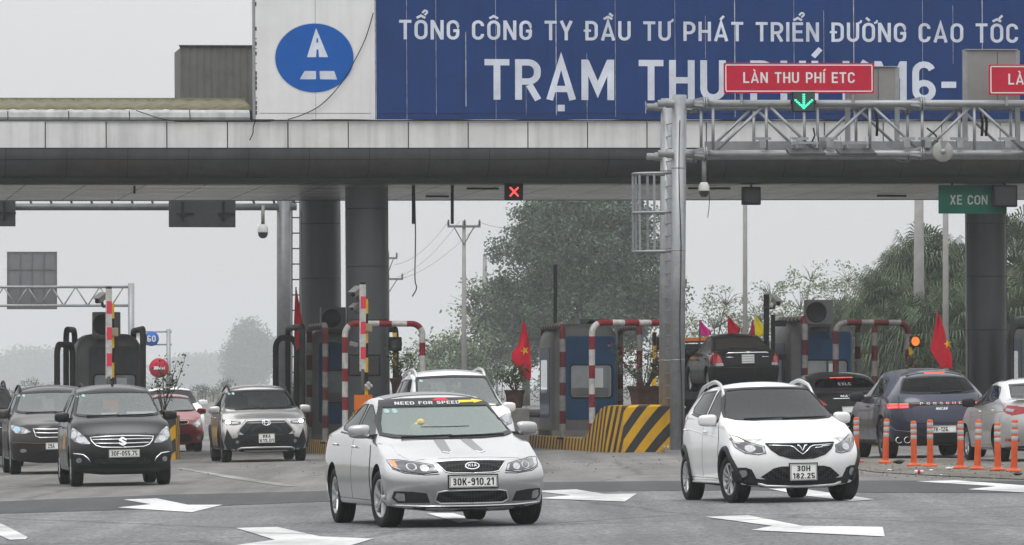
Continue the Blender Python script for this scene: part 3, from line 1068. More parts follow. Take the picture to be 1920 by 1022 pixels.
  if ws:
   o = sym(ws)
   inn = shrink(o, frit)
   wsh = c.patch("windshield", gm, 'F', inn, .002, start=ws_start, depth=.004)
   c.patch("windshield_edge", M_FRIT, 'F', o, .009, parent=wsh, start=ws_start, depth=.02, holes=[inn], h=.03)
   if cabin:
    y1 = p['yrf'] + .9 - L2
    o2 = shrink(o, frit * .8); zb_ = min(z for x, z in o2)
    y0 = (ws_start if ws_start is not None else p['yc'] - .3) - L2
    ym = p['yrf'] - L2
    mb = MB()
    n_ = len(o2)
    mb.add([(x, y0, z) for x, z in o2] + [(x, ym, z) for x, z in o2] + [(x * .90, y1, zb_ + (z - zb_) * .93) for x, z in o2],
      [list(range(n_)), list(range(2 * n_, 3 * n_))[::-1]] + [[q * n_ + i_, q * n_ + (i_ + 1) % n_, (q + 1) * n_ + (i_ + 1) % n_, (q + 1) * n_ + i_] for q in (0, 1) for i_ in range(n_)], 1)
    cav.append(mb)
   c.wsh = wsh
  for ol in side_w:
   inn = shrink(ol, .02)
   g = c.patch("side_window", gside, 'R', inn, .002, mirror=True, depth=.004)
   for view, gg in zip(('R', 'L'), g):
    c.patch("window_trim", M_FRIT, view, ol, .006, parent=gg, depth=.012, holes=[inn])
   if cabin:
    cav.append(MB().prism(shrink(ol, .017), -c.W, c.W, 1, 'X', Matrix.Translation((0, -L2, 0))))
  if rear:
   o = sym(rear)
   inn = shrink(o, frit)
   g = c.patch("rear_window", grear, 'B', inn, .002, start=rear_start, depth=.004)
   c.patch("rear_window_edge", M_FRIT, 'B', o, .008, parent=g, start=rear_start, depth=.02, holes=[inn], h=.03)
   c.rearw = g
   if cabin:
    cav.append(MB().prism(shrink(o, frit * .8), p['yrr'] - .6 - L2, c.L + .2 - L2 if rear_start is None else rear_start - L2, 1))
  if seats and ws:
   zb = min(z for x, z in ws)
   top = max(z for x, z in ws)
   for s in (-1, 1):
    st = c.box_part("seat", seat_m or M_SEAT, (s * c.W * .215, p['yrf'] + .50 - L2, zb + (top - zb) * .12), (.46, .12, .50), bev=.045, rot=(R(-12), 0, 0))
    c.box_part("headrest", seat_m or M_SEAT, (0, .02, .32), (.25, .10, .17), parent=st, bev=.04)
   c.box_part("dashboard", M_TRIM, (0, p['yc'] + .42 - L2, zb + .0), (c.W * .74, .45, .10), bev=.04)
   mb = MB()
   ctr = Vector((c.W * .215, p['yc'] + .78 - L2, zb + .03))
   pts = [ctr + Vector((.185 * math.cos(t), .07 * math.sin(t), .17 * math.sin(t))) for t in [2 * math.pi * k / 24 for k in range(25)]]
   mb.tube(pts, .014, 6, cap=False)
   mb.beam(ctr - Vector((.18, 0, 0)), ctr + Vector((.18, 0, 0)), .05, .025)
   mb.build("steering_wheel", M_TRIM, c.root)
   c.box_part("inside_mirror", M_TRIM, (0, p['yrf'] - .10 - L2, top - .13), (.24, .03, .06), bev=.02)
  if ws and wip:
   zb = min(z for x, z in ws)
   for x0, x1 in ((-.55, .02), (-.02, .62)):
    pts = []
    for k in range(10):
     t = k / 9
     x = (x0 + (x1 - x0) * t) * c.W / 1.8
     hp, n = c.ray('F', x, zb + .016 + .014 * t, ws_start)
     pts.append(hp + n * .016)
    MB().tube(pts, .008, 6, rfun=lambda t: 1.4 - t * .7).build("wiper", M_TRIM, c.root)
  return cav
 def stickers(c, x, z, start=None):
  for k in range(2):
   cx = x + k * .085
   c.patch("sticker", M_STICK, 'F', [(cx + .030 * math.cos(t), z + .024 * math.sin(t)) for t in [2 * math.pi * i / 12 for i in range(12)]], .006, start=start, depth=.003, h=.03)
 def arch_trim(c, m=None, r=.03, parent=None):
  p = c.p
  for ya in (p['fo'], p['fo'] + p['wb']):
   for view in ('R', 'L'):
    pts = []
    for k in range(25):
     t = math.pi * (-.04 + 1.08 * k / 24)
     rr = p['wr'] + .075
     a = ya + rr * math.cos(t); z = p['wr'] + .01 + rr * math.sin(t)
     hp, n = c.ray(view, a, max(z, p['gc'] + .06))
     pts.append(hp + n * .002)
    MB().tube(pts, r, 8).build("wheel_arch_trim", m or M_TRIM, c.root)

def ellipse(cx, cz, rx, rz, n=20, a0=0, a1=2 * math.pi):
 return [(cx + rx * math.cos(a0 + (a1 - a0) * i / n), cz + rz * math.sin(a0 + (a1 - a0) * i / n)) for i in range(n)]

def side_windows(p, B, third=None, zt=None, rear_end=None, zb=None):
 """front and rear side-window outlines in (d, z)"""
 H = p['H']; zb = zb or p.get('belt0', p['zc'] - .02) + .035
 ztp = zt or H - .155
 f0 = p['yc'] + .38; f1 = p['yrf'] + .16
 fr = [(f0, zb), (B - .035, zb + .01), (B - .035, ztp + .02), (f1 + .10, ztp + .01), (f1 - .04, ztp - .03)]
 e = rear_end
 rr = [(B + .035, zb + .012), (e[0], zb + .03), (e[1], ztp - .01), (B + .035, ztp + .02)]
 out = [fr, rr]
 if third: out.append(third)
 return out

def car_doors(c, B, zb=None, rear_to=None, hm=None, hz=None):
 p = c.p
 zb = zb or p.get('belt0', p['zc'] - .02) - .01
 g = p['gc'] + .13
 fa = p['fo'] + p['wr'] + .12; ra = p['fo'] + p['wb'] - p['wr'] - .07
 a = c.patch("door", c.paint, 'R', [(fa + .02, g), (B - .006, g - .005), (B - .006, zb), (fa + .10, zb - .03), (fa, zb - .20)], .004, mirror=True, h=.07)
 e = rear_to or ra + .35
 b = c.patch("door", c.paint, 'R', [(B + .006, g - .005), (ra - .02, g + .01), (ra + .06, g + .22), (ra + .22, g + .38), (e, zb - .12), (e, zb + .01), (B + .006, zb)], .004, mirror=True, h=.07)
 hz = hz or zb - .13
 c.handle(B - .16, hz, hm or c.paint, a)
 c.handle(e - .14, hz + .02, hm or c.paint, b)
 for ol in (B,):
  c.line("door_gap", M_DARK, 'R', [(B, g), (B, zb + .02)], .0035, .002, mirror=True)
 c.line("door_gap", M_DARK, 'R', [(fa + .02, g), (fa - .005, zb - .20), (fa + .09, zb - .02)], .0035, .002, mirror=True)
 c.line("door_gap", M_DARK, 'R', [(fa + .02, g - .006), (ra - .02, g + .004)], .0035, .002, mirror=True)
 return a, b

def spectate(front_px, front_py_scale, yaw, L_, scale=1.0, facing=True):
 """matrix of a vehicle whose front (or rear) centre stands at a pixel column and a depth"""
 s = front_py_scale
 x = (front_px - 960.0) / s; y = FPX / s
 if facing:
  hd = Vector((math.sin(yaw), -math.cos(yaw), 0))
  ctr = Vector((x, y, 0)) - hd * (L_ * scale / 2)
  return ground_matrix(ctr.x, ctr.y, yaw, scale)
 hd = Vector((-math.sin(yaw), math.cos(yaw), 0))
 ctr = Vector((x, y, 0)) + hd * (L_ * scale / 2)
 return ground_matrix(ctr.x, ctr.y, math.pi + yaw, scale)
FRONT = dict(s2=(0.0, .03, .46), s3=(.012, .045, None), s4=(.035, .07, None))
REAR = dict(s2=(0.0, .03, None), s3=(.03, .06, None), s4=(.05, .08, None))

def spec(**k):
 d = dict(front=FRONT, rear=REAR, gc=.17, rw=.66)
 d.update(k)
 return d

# ------------------------------------------------------------------ silver saloon, nearest
def silver_saloon():
 p = spec(L=4.48, W=1.775, H=1.46, fo=.90, wb=2.65, wr=.315, gc=.17, zf=.735, zc=.905, yc=1.12, yrf=2.12, yrr=3.05, rw=.69,
    belt0=.905, belt1=.99, reardeck=(3.95, 1.06), ztail=1.04, zr0=1.405, fsw=.40, nose=.12, zm=.50, steer=R(8),
    front=dict(s2=(0.0, .035, .42), s3=(.02, .055, .60), s4=(.06, .10, None)))
 root = empty("parked_car", "silver four door saloon with dark hood stripes and sun strip, nearest car in the middle", "car",
     spectate(889, 175.2, R(12.3), 4.48))
 root.name = "silver_saloon_car"
 pm = paint("silver_paint", (0.46, 0.465, 0.475), 0.85, 0.26, 1.0, dirt=.35)
 c = Car(p, root, pm)
 B = 2.42
 ws = [(0, .945), (.35, .948), (.62, .965), (.742, .995), (.70, 1.14), (.60, 1.345), (.57, 1.372), (.35, 1.385), (0, 1.39)]
 sw = [[(1.50, .98), (B - .035, 1.0), (B - .035, 1.335), (2.28, 1.33), (1.98, 1.22)],
   [(B + .035, 1.003), (3.22, 1.05), (3.42, 1.10), (3.0, 1.30), (2.75, 1.34), (B + .035, 1.34)]]
 cav = c.greenhouse(ws, sw, [(0, 1.08), (.62, 1.09), (.50, 1.34), (0, 1.36)], gm=glass('pale_windscreen', (.55, .64, .60), 1.9, .22, (.30, .42, .38)), seat_m=M_SEATB, ws_start=.95, rear_start=4.1)  # stronger diffuse share: bright sky sheen put into the windscreen colour
 c.finish(cav); c.wheels(spokes=5)
 # sun strip with white lettering
 st = c.patch("sun_strip", M_FRIT, 'F', [(-.625, 1.295), (.625, 1.295), (.575, 1.37), (.35, 1.383), (-.35, 1.383), (-.575, 1.37)], .013, start=.95, depth=.003)
 c.patch("red_patch", mat("red_decal", (.55, .03, .04), .5), 'F', [(-.03, 1.352), (.16, 1.352), (.13, 1.378), (.02, 1.378)], .016, parent=st, start=.95, depth=.003, h=.03)
 c.patch("yellow_arrow", mat("yellow_decal", (.75, .55, .03), .5), 'F', [(.27, 1.325), (.44, 1.33), (.44, 1.318), (.56, 1.34), (.43, 1.362), (.43, 1.35), (.27, 1.35)], .016, parent=st, start=.95, depth=.003, h=.03)
 c.decal_text("NEED FOR SPEED", 'F', -.09, 1.308, .72, .034, mat('dull_white_decal', (.5, .5, .5), .6), off=.019, parent=st, start=.95, slant=.2, offset=.02)
 c.stickers(-.56, 1.255, .95)
 # hood
 hood = c.patch("hood", pm, 'T', [(-.62, .30), (-.35, .17), (0, .14), (.35, .17), (.62, .30), (.70, .62), (.70, 1.02), (.4, 1.06), (-.4, 1.06), (-.70, 1.02), (-.70, .62)], .005, h=.07)
 stripe = mat("dark_stripe_decal", (0.07, 0.07, 0.075), .4, 0, .6)
 for s in (-1, 1):
  c.patch("hood_stripe", stripe, 'T', [(s * .09, 1.06), (s * .21, 1.06), (s * .235, .46), (s * .18, .39), (s * .135, .46)], .008, parent=hood, depth=.002)
  c.line("stripe_edge", M_WHITE, 'T', [(s * .225, .48), (s * .18, .40), (s * .125, .465)], .010, .006, parent=hood)
 c.patch("roof_wrap", mat("dark_roof_film", (.035, .035, .037), .35, 0, .6), 'T', [(-.50, 2.26), (0, 2.20), (.50, 2.26), (.53, 3.1), (.45, 3.3), (-.45, 3.3), (-.53, 3.1)], .006, depth=.006)
 # headlights
 ol = [(.37, .60), (.52, .585), (.70, .61), (.80, .655), (.825, .735), (.72, .735), (.52, .70), (.41, .675)]
 hl = c.patch("headlight", M_LAMP, 'F', ol, .006, mirror=True, h=.035)
 for s, h in zip((1, -1), hl):
  c.patch("headlight_bezel", M_BEZEL, 'F', [(s * x, z) for x, z in [(.40, .605), (.52, .598), (.70, .622), (.77, .66), (.79, .72), (.70, .722), (.52, .688), (.43, .668)]], .009, parent=h, h=.03)
  c.patch("reflector", M_LENS, 'F', ellipse(s * .62, .655, .050, .038), .014, parent=h, h=.03)
  c.patch("reflector", M_LENS, 'F', ellipse(s * .50, .640, .042, .034), .014, parent=h, h=.03)
  c.patch("projector_lens", M_BEZEL, 'F', ellipse(s * .62, .655, .036, .030), .019, parent=h, h=.03)
  c.patch("turn_signal", M_AMBER if s < 0 else M_LENS, 'F', [(s * .745, .65), (s * .79, .67), (s * .805, .725), (s * .755, .722)], .012, parent=h, h=.03)
  c.line("headlight_rim", M_DARK, 'F', [(s * x, z) for x, z in ol], .0045, .004, parent=h, closed=True)
 # grille
 g = sym([(0, .583), (.22, .586), (.29, .60), (.385, .706), (.2, .716), (0, .718)])
 gr = c.patch("grille", M_MESH, 'F', g, .004)
 c.line("grille_frame", M_CHROME, 'F', g, .008, .005, parent=gr, closed=True)
 c.patch("emblem", M_CHROME, 'F', ellipse(0, .657, .078, .036), .016, parent=gr, h=.03)
 c.patch("emblem", M_FRIT, 'F', ellipse(0, .657, .068, .028), .019, parent=gr, h=.03)
 c.decal_text("KIA", 'F', 0, .644, .10, .027, M_SATIN, parent=gr, off=.024, offset=.02)
 c.plate(["30K-910.21"], .0, .493, .52, .125)
 lg = sym([(0, .262), (.34, .265), (.40, .30), (.375, .385), (.3, .398), (0, .402)])
 lo = c.patch("lower_grille", M_MESH, 'F', lg, .004)
 c.line("lower_grille_frame", M_SATIN, 'F', lg, .009, .003, parent=lo, closed=True)
 fg = c.patch("fog_light_recess", M_TRIM, 'F', [(.45, .275), (.49, .375), (.62, .395), (.80, .402), (.815, .33), (.76, .275)], .004, mirror=True)
 for s, h in zip((1, -1), fg):
  c.patch("fog_light", M_LENS, 'F', [(s * .69, .295), (s * .755, .30), (s * .785, .335), (s * .77, .385), (s * .70, .375)], .010, parent=h, h=.03)
 c.line("bumper_strip", M_CHROME, 'F', [(-.80, .255), (-.5, .238), (0, .234), (.5, .238), (.80, .255)], .009, .006)
 c.patch("bumper_lip", M_TRIM, 'F', sym([(0, .178), (.52, .178), (.66, .21), (.5, .228), (0, .224)]), .005)
 c.line("bumper_gap", M_DARK, 'F', [(-.80, .64), (-.70, .595), (-.50, .572), (-.36, .578)], .005, .001, mirror=True)
 car_doors(c, B, zb=.965, hm=M_CHROME, hz=.87)
 c.mirrors(1.52, 1.0, pm, size=(.225, .14, .145), out=.05)
 for s in (-1, 1):
  c.patch("window_sill_strip", M_FRIT, 'R' if s < 0 else 'L', [(1.5, .955), (3.3, 1.02), (3.3, 1.035), (1.5, .975)], .006)
 tl = c.patch("taillight", M_RED, 'B', [(.45, .80), (.80, .78), (.82, .96), (.48, .95)], .006, mirror=True)
 c.plate(["30K-910.21"], 0, .75, .52, .125, 'B')
 # soft toys on the dashboard
 toy = mat("yellow_plush", (0.55, 0.46, 0.20), .9, var=.25, nscale=12)
 mb = MB()
 for x, z, r in ((-.30, 1.06, .07), (-.20, 1.05, .06), (-.25, 1.12, .05), (-.12, 1.04, .05)):
  mb.lathe([(r * math.sin(math.pi * k / 8), z - r * math.cos(math.pi * k / 8)) for k in range(9)], 14, 0, Matrix.Translation((x, 1.55 - 2.24, 0)))
 o = mb.build("soft_toy", toy, None)
 o.matrix_world = root.matrix_world
 tag(o, "yellow plush toy sitting on the dashboard of the silver saloon", "soft toy")
 return root

# ------------------------------------------------------------------ white hatchback
def white_hatchback():
 p = spec(L=3.68, W=1.63, H=1.50, fo=.72, wb=2.385, wr=.298, gc=.18, zf=.80, zc=.985, yc=.98, yrf=1.80, yrr=2.85, rw=.70,
    belt0=.965, belt1=1.07, zr0=1.44, ytop=3.35, ztop=1.43, fsw=.42, rsw=.30, nose=.10, zm=.50, steer=R(10),
    front=dict(s2=(0.0, .035, .40), s3=(.015, .05, .62), s4=(.06, .10, None)))
 root = empty("white_hatchback_car", "white small hatchback with silver roof rails and black lower bumper, on the right", "car",
     spectate(1507, 152.5, R(11.0), 3.68))
 pm = paint("white_paint", (0.73, 0.73, 0.73), 0.0, 0.3, 1.0, dirt=.30)
 c = Car(p, root, pm)
 B = 2.02
 ws = [(0, 1.01), (.35, 1.012), (.60, 1.03), (.695, 1.06), (.65, 1.19), (.56, 1.385), (.53, 1.412), (.3, 1.425), (0, 1.43)]
 sw = [[(1.34, 1.02), (B - .035, 1.045), (B - .035, 1.395), (1.98 - .05, 1.40), (1.72, 1.30)],
   [(B + .035, 1.05), (2.78, 1.11), (2.92, 1.18), (2.80, 1.37), (B + .035, 1.40)]]
 cav = c.greenhouse(ws, sw, [(0, 1.08), (.56, 1.09), (.48, 1.38), (0, 1.40)], gm=M_GLASSF, ws_start=.80, frit=.022)
 c.finish(cav); c.wheels(spokes=10)
 c.patch("hood", pm, 'T', [(-.55, .26), (-.3, .15), (0, .12), (.3, .15), (.55, .26), (.65, .55), (.66, .88), (.4, .92), (-.4, .92), (-.66, .88), (-.65, .55)], .005, h=.07)
 ol = [(.45, .70), (.44, .615), (.52, .60), (.66, .62), (.75, .69), (.80, .83), (.775, .855), (.70, .82), (.58, .745)]
 hl = c.patch("headlight", M_LAMP, 'F', ol, .006, mirror=True, h=.035)
 for s, h in zip((1, -1), hl):
  c.patch("headlight_bezel", M_BEZEL, 'F', [(s * x, z) for x, z in [(.47, .69), (.465, .63), (.52, .618), (.65, .635), (.72, .68), (.74, .74), (.64, .745)]], .009, parent=h, h=.03)
  c.patch("reflector", M_LENS, 'F', ellipse(s * .60, .675, .055, .042), .014, parent=h, h=.03)
  c.patch("turn_lamp", M_WARM if s < 0 else M_LENS, 'F', [(s * .64, .765), (s * .74, .775), (s * .765, .83), (s * .70, .805)], .013, parent=h, h=.03)
  c.line("headlight_rim", M_FRIT, 'F', [(s * x, z) for x, z in ol], .005, .004, parent=h, closed=True)
 g = sym([(0, .545), (.14, .55), (.29, .595), (.375, .66), (.43, .735), (.2, .728), (0, .726)])
 gr = c.patch("grille", M_MESH, 'F', g, .004)
 c.line("grille_frame", M_FRIT, 'F', g, .010, .004, parent=gr, closed=True)
 for a, b in (((-.40, .712), (-.13, .70)), ((.13, .70), (.40, .712))):
  c.line("grille_wing", M_CHROME, 'F', [a, b], .009, .008, parent=gr)
 c.line("emblem", M_CHROME, 'F', [(-.15, .70), (-.105, .685), (-.055, .635), (0, .595), (.055, .635), (.105, .685), (.15, .70)], .010, .009, parent=gr)
 c.line("emblem", M_CHROME, 'F', [(-.062, .705), (-.035, .70), (0, .635), (.035, .70), (.062, .705)], .013, .010, parent=gr)
 c.line("grille_wing", M_CHROME, 'F', [(.16, .672), (.25, .678), (.26, .69), (.36, .694)], .008, .008, parent=gr)
 c.patch("lower_grille", M_MESH, 'F', sym([(0, .285), (.42, .29), (.50, .325), (.36, .43), (.27, .452), (0, .455)]), .004)
 c.patch("bumper_cladding", M_TRIM, 'F', sym([(0, .185), (.5, .185), (.77, .22), (.795, .40), (.72, .335), (.60, .32), (.5, .30), (0, .285)]), .006)
 fg = c.patch("fog_light_recess", M_TRIM, 'F', [(.54, .30), (.60, .42), (.66, .445), (.775, .445), (.79, .33), (.75, .29)], .005, mirror=True)
 for s, h in zip((1, -1), fg):
  c.patch("fog_light", M_LENS, 'F', ellipse(s * .685, .372, .048, .048), .012, parent=h, h=.03)
  c.line("fog_light_rim", M_FRIT, 'F', ellipse(s * .685, .372, .054, .054), .008, .010, parent=h, closed=True)
 c.line("skid_strip", M_SATIN, 'F', [(-.52, .245), (-.42, .215), (-.2, .205), (0, .203), (.2, .205), (.42, .215), (.52, .245)], .022, .002)
 c.plate(["30H", "182.25"], .005, .378, .335, .20)
 c.arch_trim(M_TRIM, .035)
 for view in ('R', 'L'):
  c.patch("sill_cladding", M_TRIM, view, [(1.08, .20), (2.74, .20), (2.76, .26), (1.06, .26)], .010)
  c.line("sill_strip", M_SATIN, view, [(1.12, .255), (2.72, .255)], .016, .006)
  pts = []
  s = -1 if view == 'R' else 1
  for k in range(15):
   t = k / 14
   d = 1.72 + 1.45 * t
   hp, n = c.ray('T', s * (.575 - .03 * math.sin(math.pi * t)), d)
   pts.append(hp + Vector((0, 0, -.01 + .075 * min(1, math.sin(math.pi * t) * 2.2))))
  MB().tube(pts, .024, 8, rfun=lambda t: .75 + .35 * math.sin(math.pi * t)).build("roof_rail", M_SATIN, root)
  c.line("window_sill_strip", M_FRIT, view, [(1.34, 1.01), (2.0, 1.035), (2.8, 1.10)], .010, .004)
  c.line("crease", pm, view, [(1.2, .82), (2.0, .86), (3.0, .92)], .012, -.004)
 car_doors(c, B, zb=1.005, hm=pm, hz=.88)
 c.mirrors(1.40, .985, pm, size=(.215, .14, .145), out=.05)
 c.patch("taillight", M_RED, 'B', [(.62, .85), (.80, .83), (.78, 1.10), (.66, 1.08)], .006, mirror=True)
 c.patch("taillight_side", M_RED, 'R', [(3.34, .86), (3.50, .84), (3.46, 1.02), (3.38, 1.0)], .006, mirror=True)
 c.plate(["30H", "182.25"], 0, .70, .335, .20, 'B')
 return root

# ------------------------------------------------------------------ black people carrier
def black_mpv():
 p = spec(L=4.265, W=1.695, H=1.675, fo=.76, wb=2.74, wr=.305, gc=.19, zf=.84, zc=1.09, yc=.86, yrf=1.75, yrr=3.4, rw=.70,
    belt0=1.05, belt1=1.13, zr0=1.60, ytop=4.0, ztop=1.58, fsw=.40, nose=.09, zm=.52,
    front=dict(s2=(0.0, .03, .42), s3=(.012, .04, .66), s4=(.05, .08, None)))
 root = empty("black_people_carrier", "black people carrier with chrome slatted grille, left of the pot plant", "car",
     spectate(232, 114.6, R(8.4), 4.265))
 pm = paint("black_paint", (0.004, 0.004, 0.0045), 0.0, 0.35, .45, dirt=.14, dirtcol=(.04, .036, .031))
 c = Car(p, root, pm)
 B = 2.15
 ws = [(0, 1.125), (.4, 1.13), (.64, 1.15), (.715, 1.175), (.68, 1.30), (.61, 1.52), (.58, 1.548), (.3, 1.562), (0, 1.565)]
 sw = [[(1.28, 1.10), (B - .035, 1.125), (B - .035, 1.51), (1.90, 1.51), (1.62, 1.38)],
   [(B + .035, 1.13), (3.02, 1.15), (3.02, 1.50), (B + .035, 1.51)],
   [(3.10, 1.16), (3.72, 1.20), (3.66, 1.46), (3.10, 1.49)]]
 cav = c.greenhouse(ws, sw, [(0, 1.15), (.62, 1.16), (.54, 1.50), (0, 1.52)], gm=M_GLASS, seat_m=M_SEATB, ws_start=.60)
 c.finish(cav); c.wheels(spokes=8)
 c.stickers(-.60, 1.49, .6)
 c.patch("hood", pm, 'T', [(-.60, .24), (-.3, .13), (0, .11), (.3, .13), (.60, .24), (.69, .5), (.70, .76), (.4, .80), (-.4, .80), (-.70, .76), (-.69, .5)], .005, h=.07)
 ol = [(.51, .695), (.64, .69), (.76, .735), (.815, .80), (.81, .955), (.77, .965), (.69, .91), (.58, .80)]
 hl = c.patch("headlight", M_LAMP, 'F', ol, .006, mirror=True, h=.035)
 for s, h in zip((1, -1), hl):
  c.patch("reflector", M_LENS, 'F', ellipse(s * .665, .765, .062, .055), .012, parent=h, h=.03)
  c.patch("turn_signal", M_LENS, 'F', ellipse(s * .755, .85, .040, .055), .012, parent=h, h=.03)
  c.line("headlight_rim", M_FRIT, 'F', [(s * x, z) for x, z in ol], .0045, .004, parent=h, closed=True)
 g = sym([(0, .632), (.34, .64), (.43, .67), (.49, .735), (.515, .80), (.25, .815), (0, .818)])
 gr = c.patch("grille", M_FRIT, 'F', g, .004)
 c.line("grille_frame", M_CHROME, 'F', g, .013, .006, parent=gr, closed=True)
 c.line("grille_slat", M_CHROME, 'F', [(-.49, .765), (-.2, .765), (.2, .765), (.49, .765)], .012, .006, parent=gr)
 c.line("grille_slat", M_CHROME, 'F', [(-.45, .705), (-.2, .70), (.2, .70), (.45, .705)], .012, .006, parent=gr)
 # angular S-shaped emblem
 e = [(.062, .765), (-.005, .80), (-.062, .765), (-.062, .745), (.022, .70), (.0, .69), (-.062, .715), (-.062, .69), (.005, .655), (.062, .69), (.062, .712), (-.022, .757), (0, .767), (.062, .742)]
 c.patch("emblem", M_CHROME, 'F', e, .020, parent=gr, h=.03)
 c.plate(["30F-055.75"], .02, .535, .50, .125)
 c.patch("lower_grille", M_MESH, 'F', sym([(0, .36), (.42, .365), (.47, .40), (.43, .455), (0, .46)]), .004)
 fg = c.patch("fog_light_recess", M_TRIM, 'F', [(.52, .36), (.56, .49), (.70, .57), (.79, .58), (.80, .40), (.74, .35)], .004, mirror=True)
 for s, h in zip((1, -1), fg):
  c.patch("fog_light", M_LENS, 'F', ellipse(s * .70, .43, .042, .042), .010, parent=h, h=.03)
  c.line("fog_light_trim", M_CHROME, 'F', [(s * .52, .405), (s * .56, .465), (s * .63, .525), (s * .78, .545)], .013, .008, parent=h)
 c.patch("bumper_lip", M_TRIM, 'F', sym([(0, .195), (.55, .195), (.70, .24), (.6, .29), (0, .285)]), .005)
 car_doors(c, B, zb=1.09, hm=pm, hz=.96, rear_to=3.05)
 c.mirrors(1.34, 1.10, pm, size=(.225, .14, .16), out=.05)
 c.patch("taillight", M_RED, 'B', [(.60, .95), (.80, .93), (.76, 1.25), (.64, 1.22)], .006, mirror=True)
 c.plate(["30F-055.75"], 0, .75, .50, .125, 'B')
 hp, n = c.ray('T', 0, 2.0)
 MB().tube([hp, hp + Vector((0, .05, .06)), hp + Vector((0, .12, .07))], .018, 8, rfun=lambda t: 1.2 - t * .8).build("roof_antenna", M_TRIM, root)
 c.box_part("dash_papers", M_PAPER, (-.12, 1.15 - c.L / 2, 1.165), (.26, .20, .02), rot=(.3, 0, .1))
 c.box_part("dash_papers", M_PAPER, (.42, 1.20 - c.L / 2, 1.18), (.50, .16, .03), rot=(.3, 0, 0))
 decal = mat("orange_decal", (.45, .22, .05), .5)
 for view in ('R', 'L'):
  c.patch("door_decal", decal, view, [(1.55, .74), (1.75, .90), (1.78, .70), (1.95, .86), (1.98, .68), (2.08, .66), (2.08, .60), (1.55, .62)], .010, depth=.003)
 return root

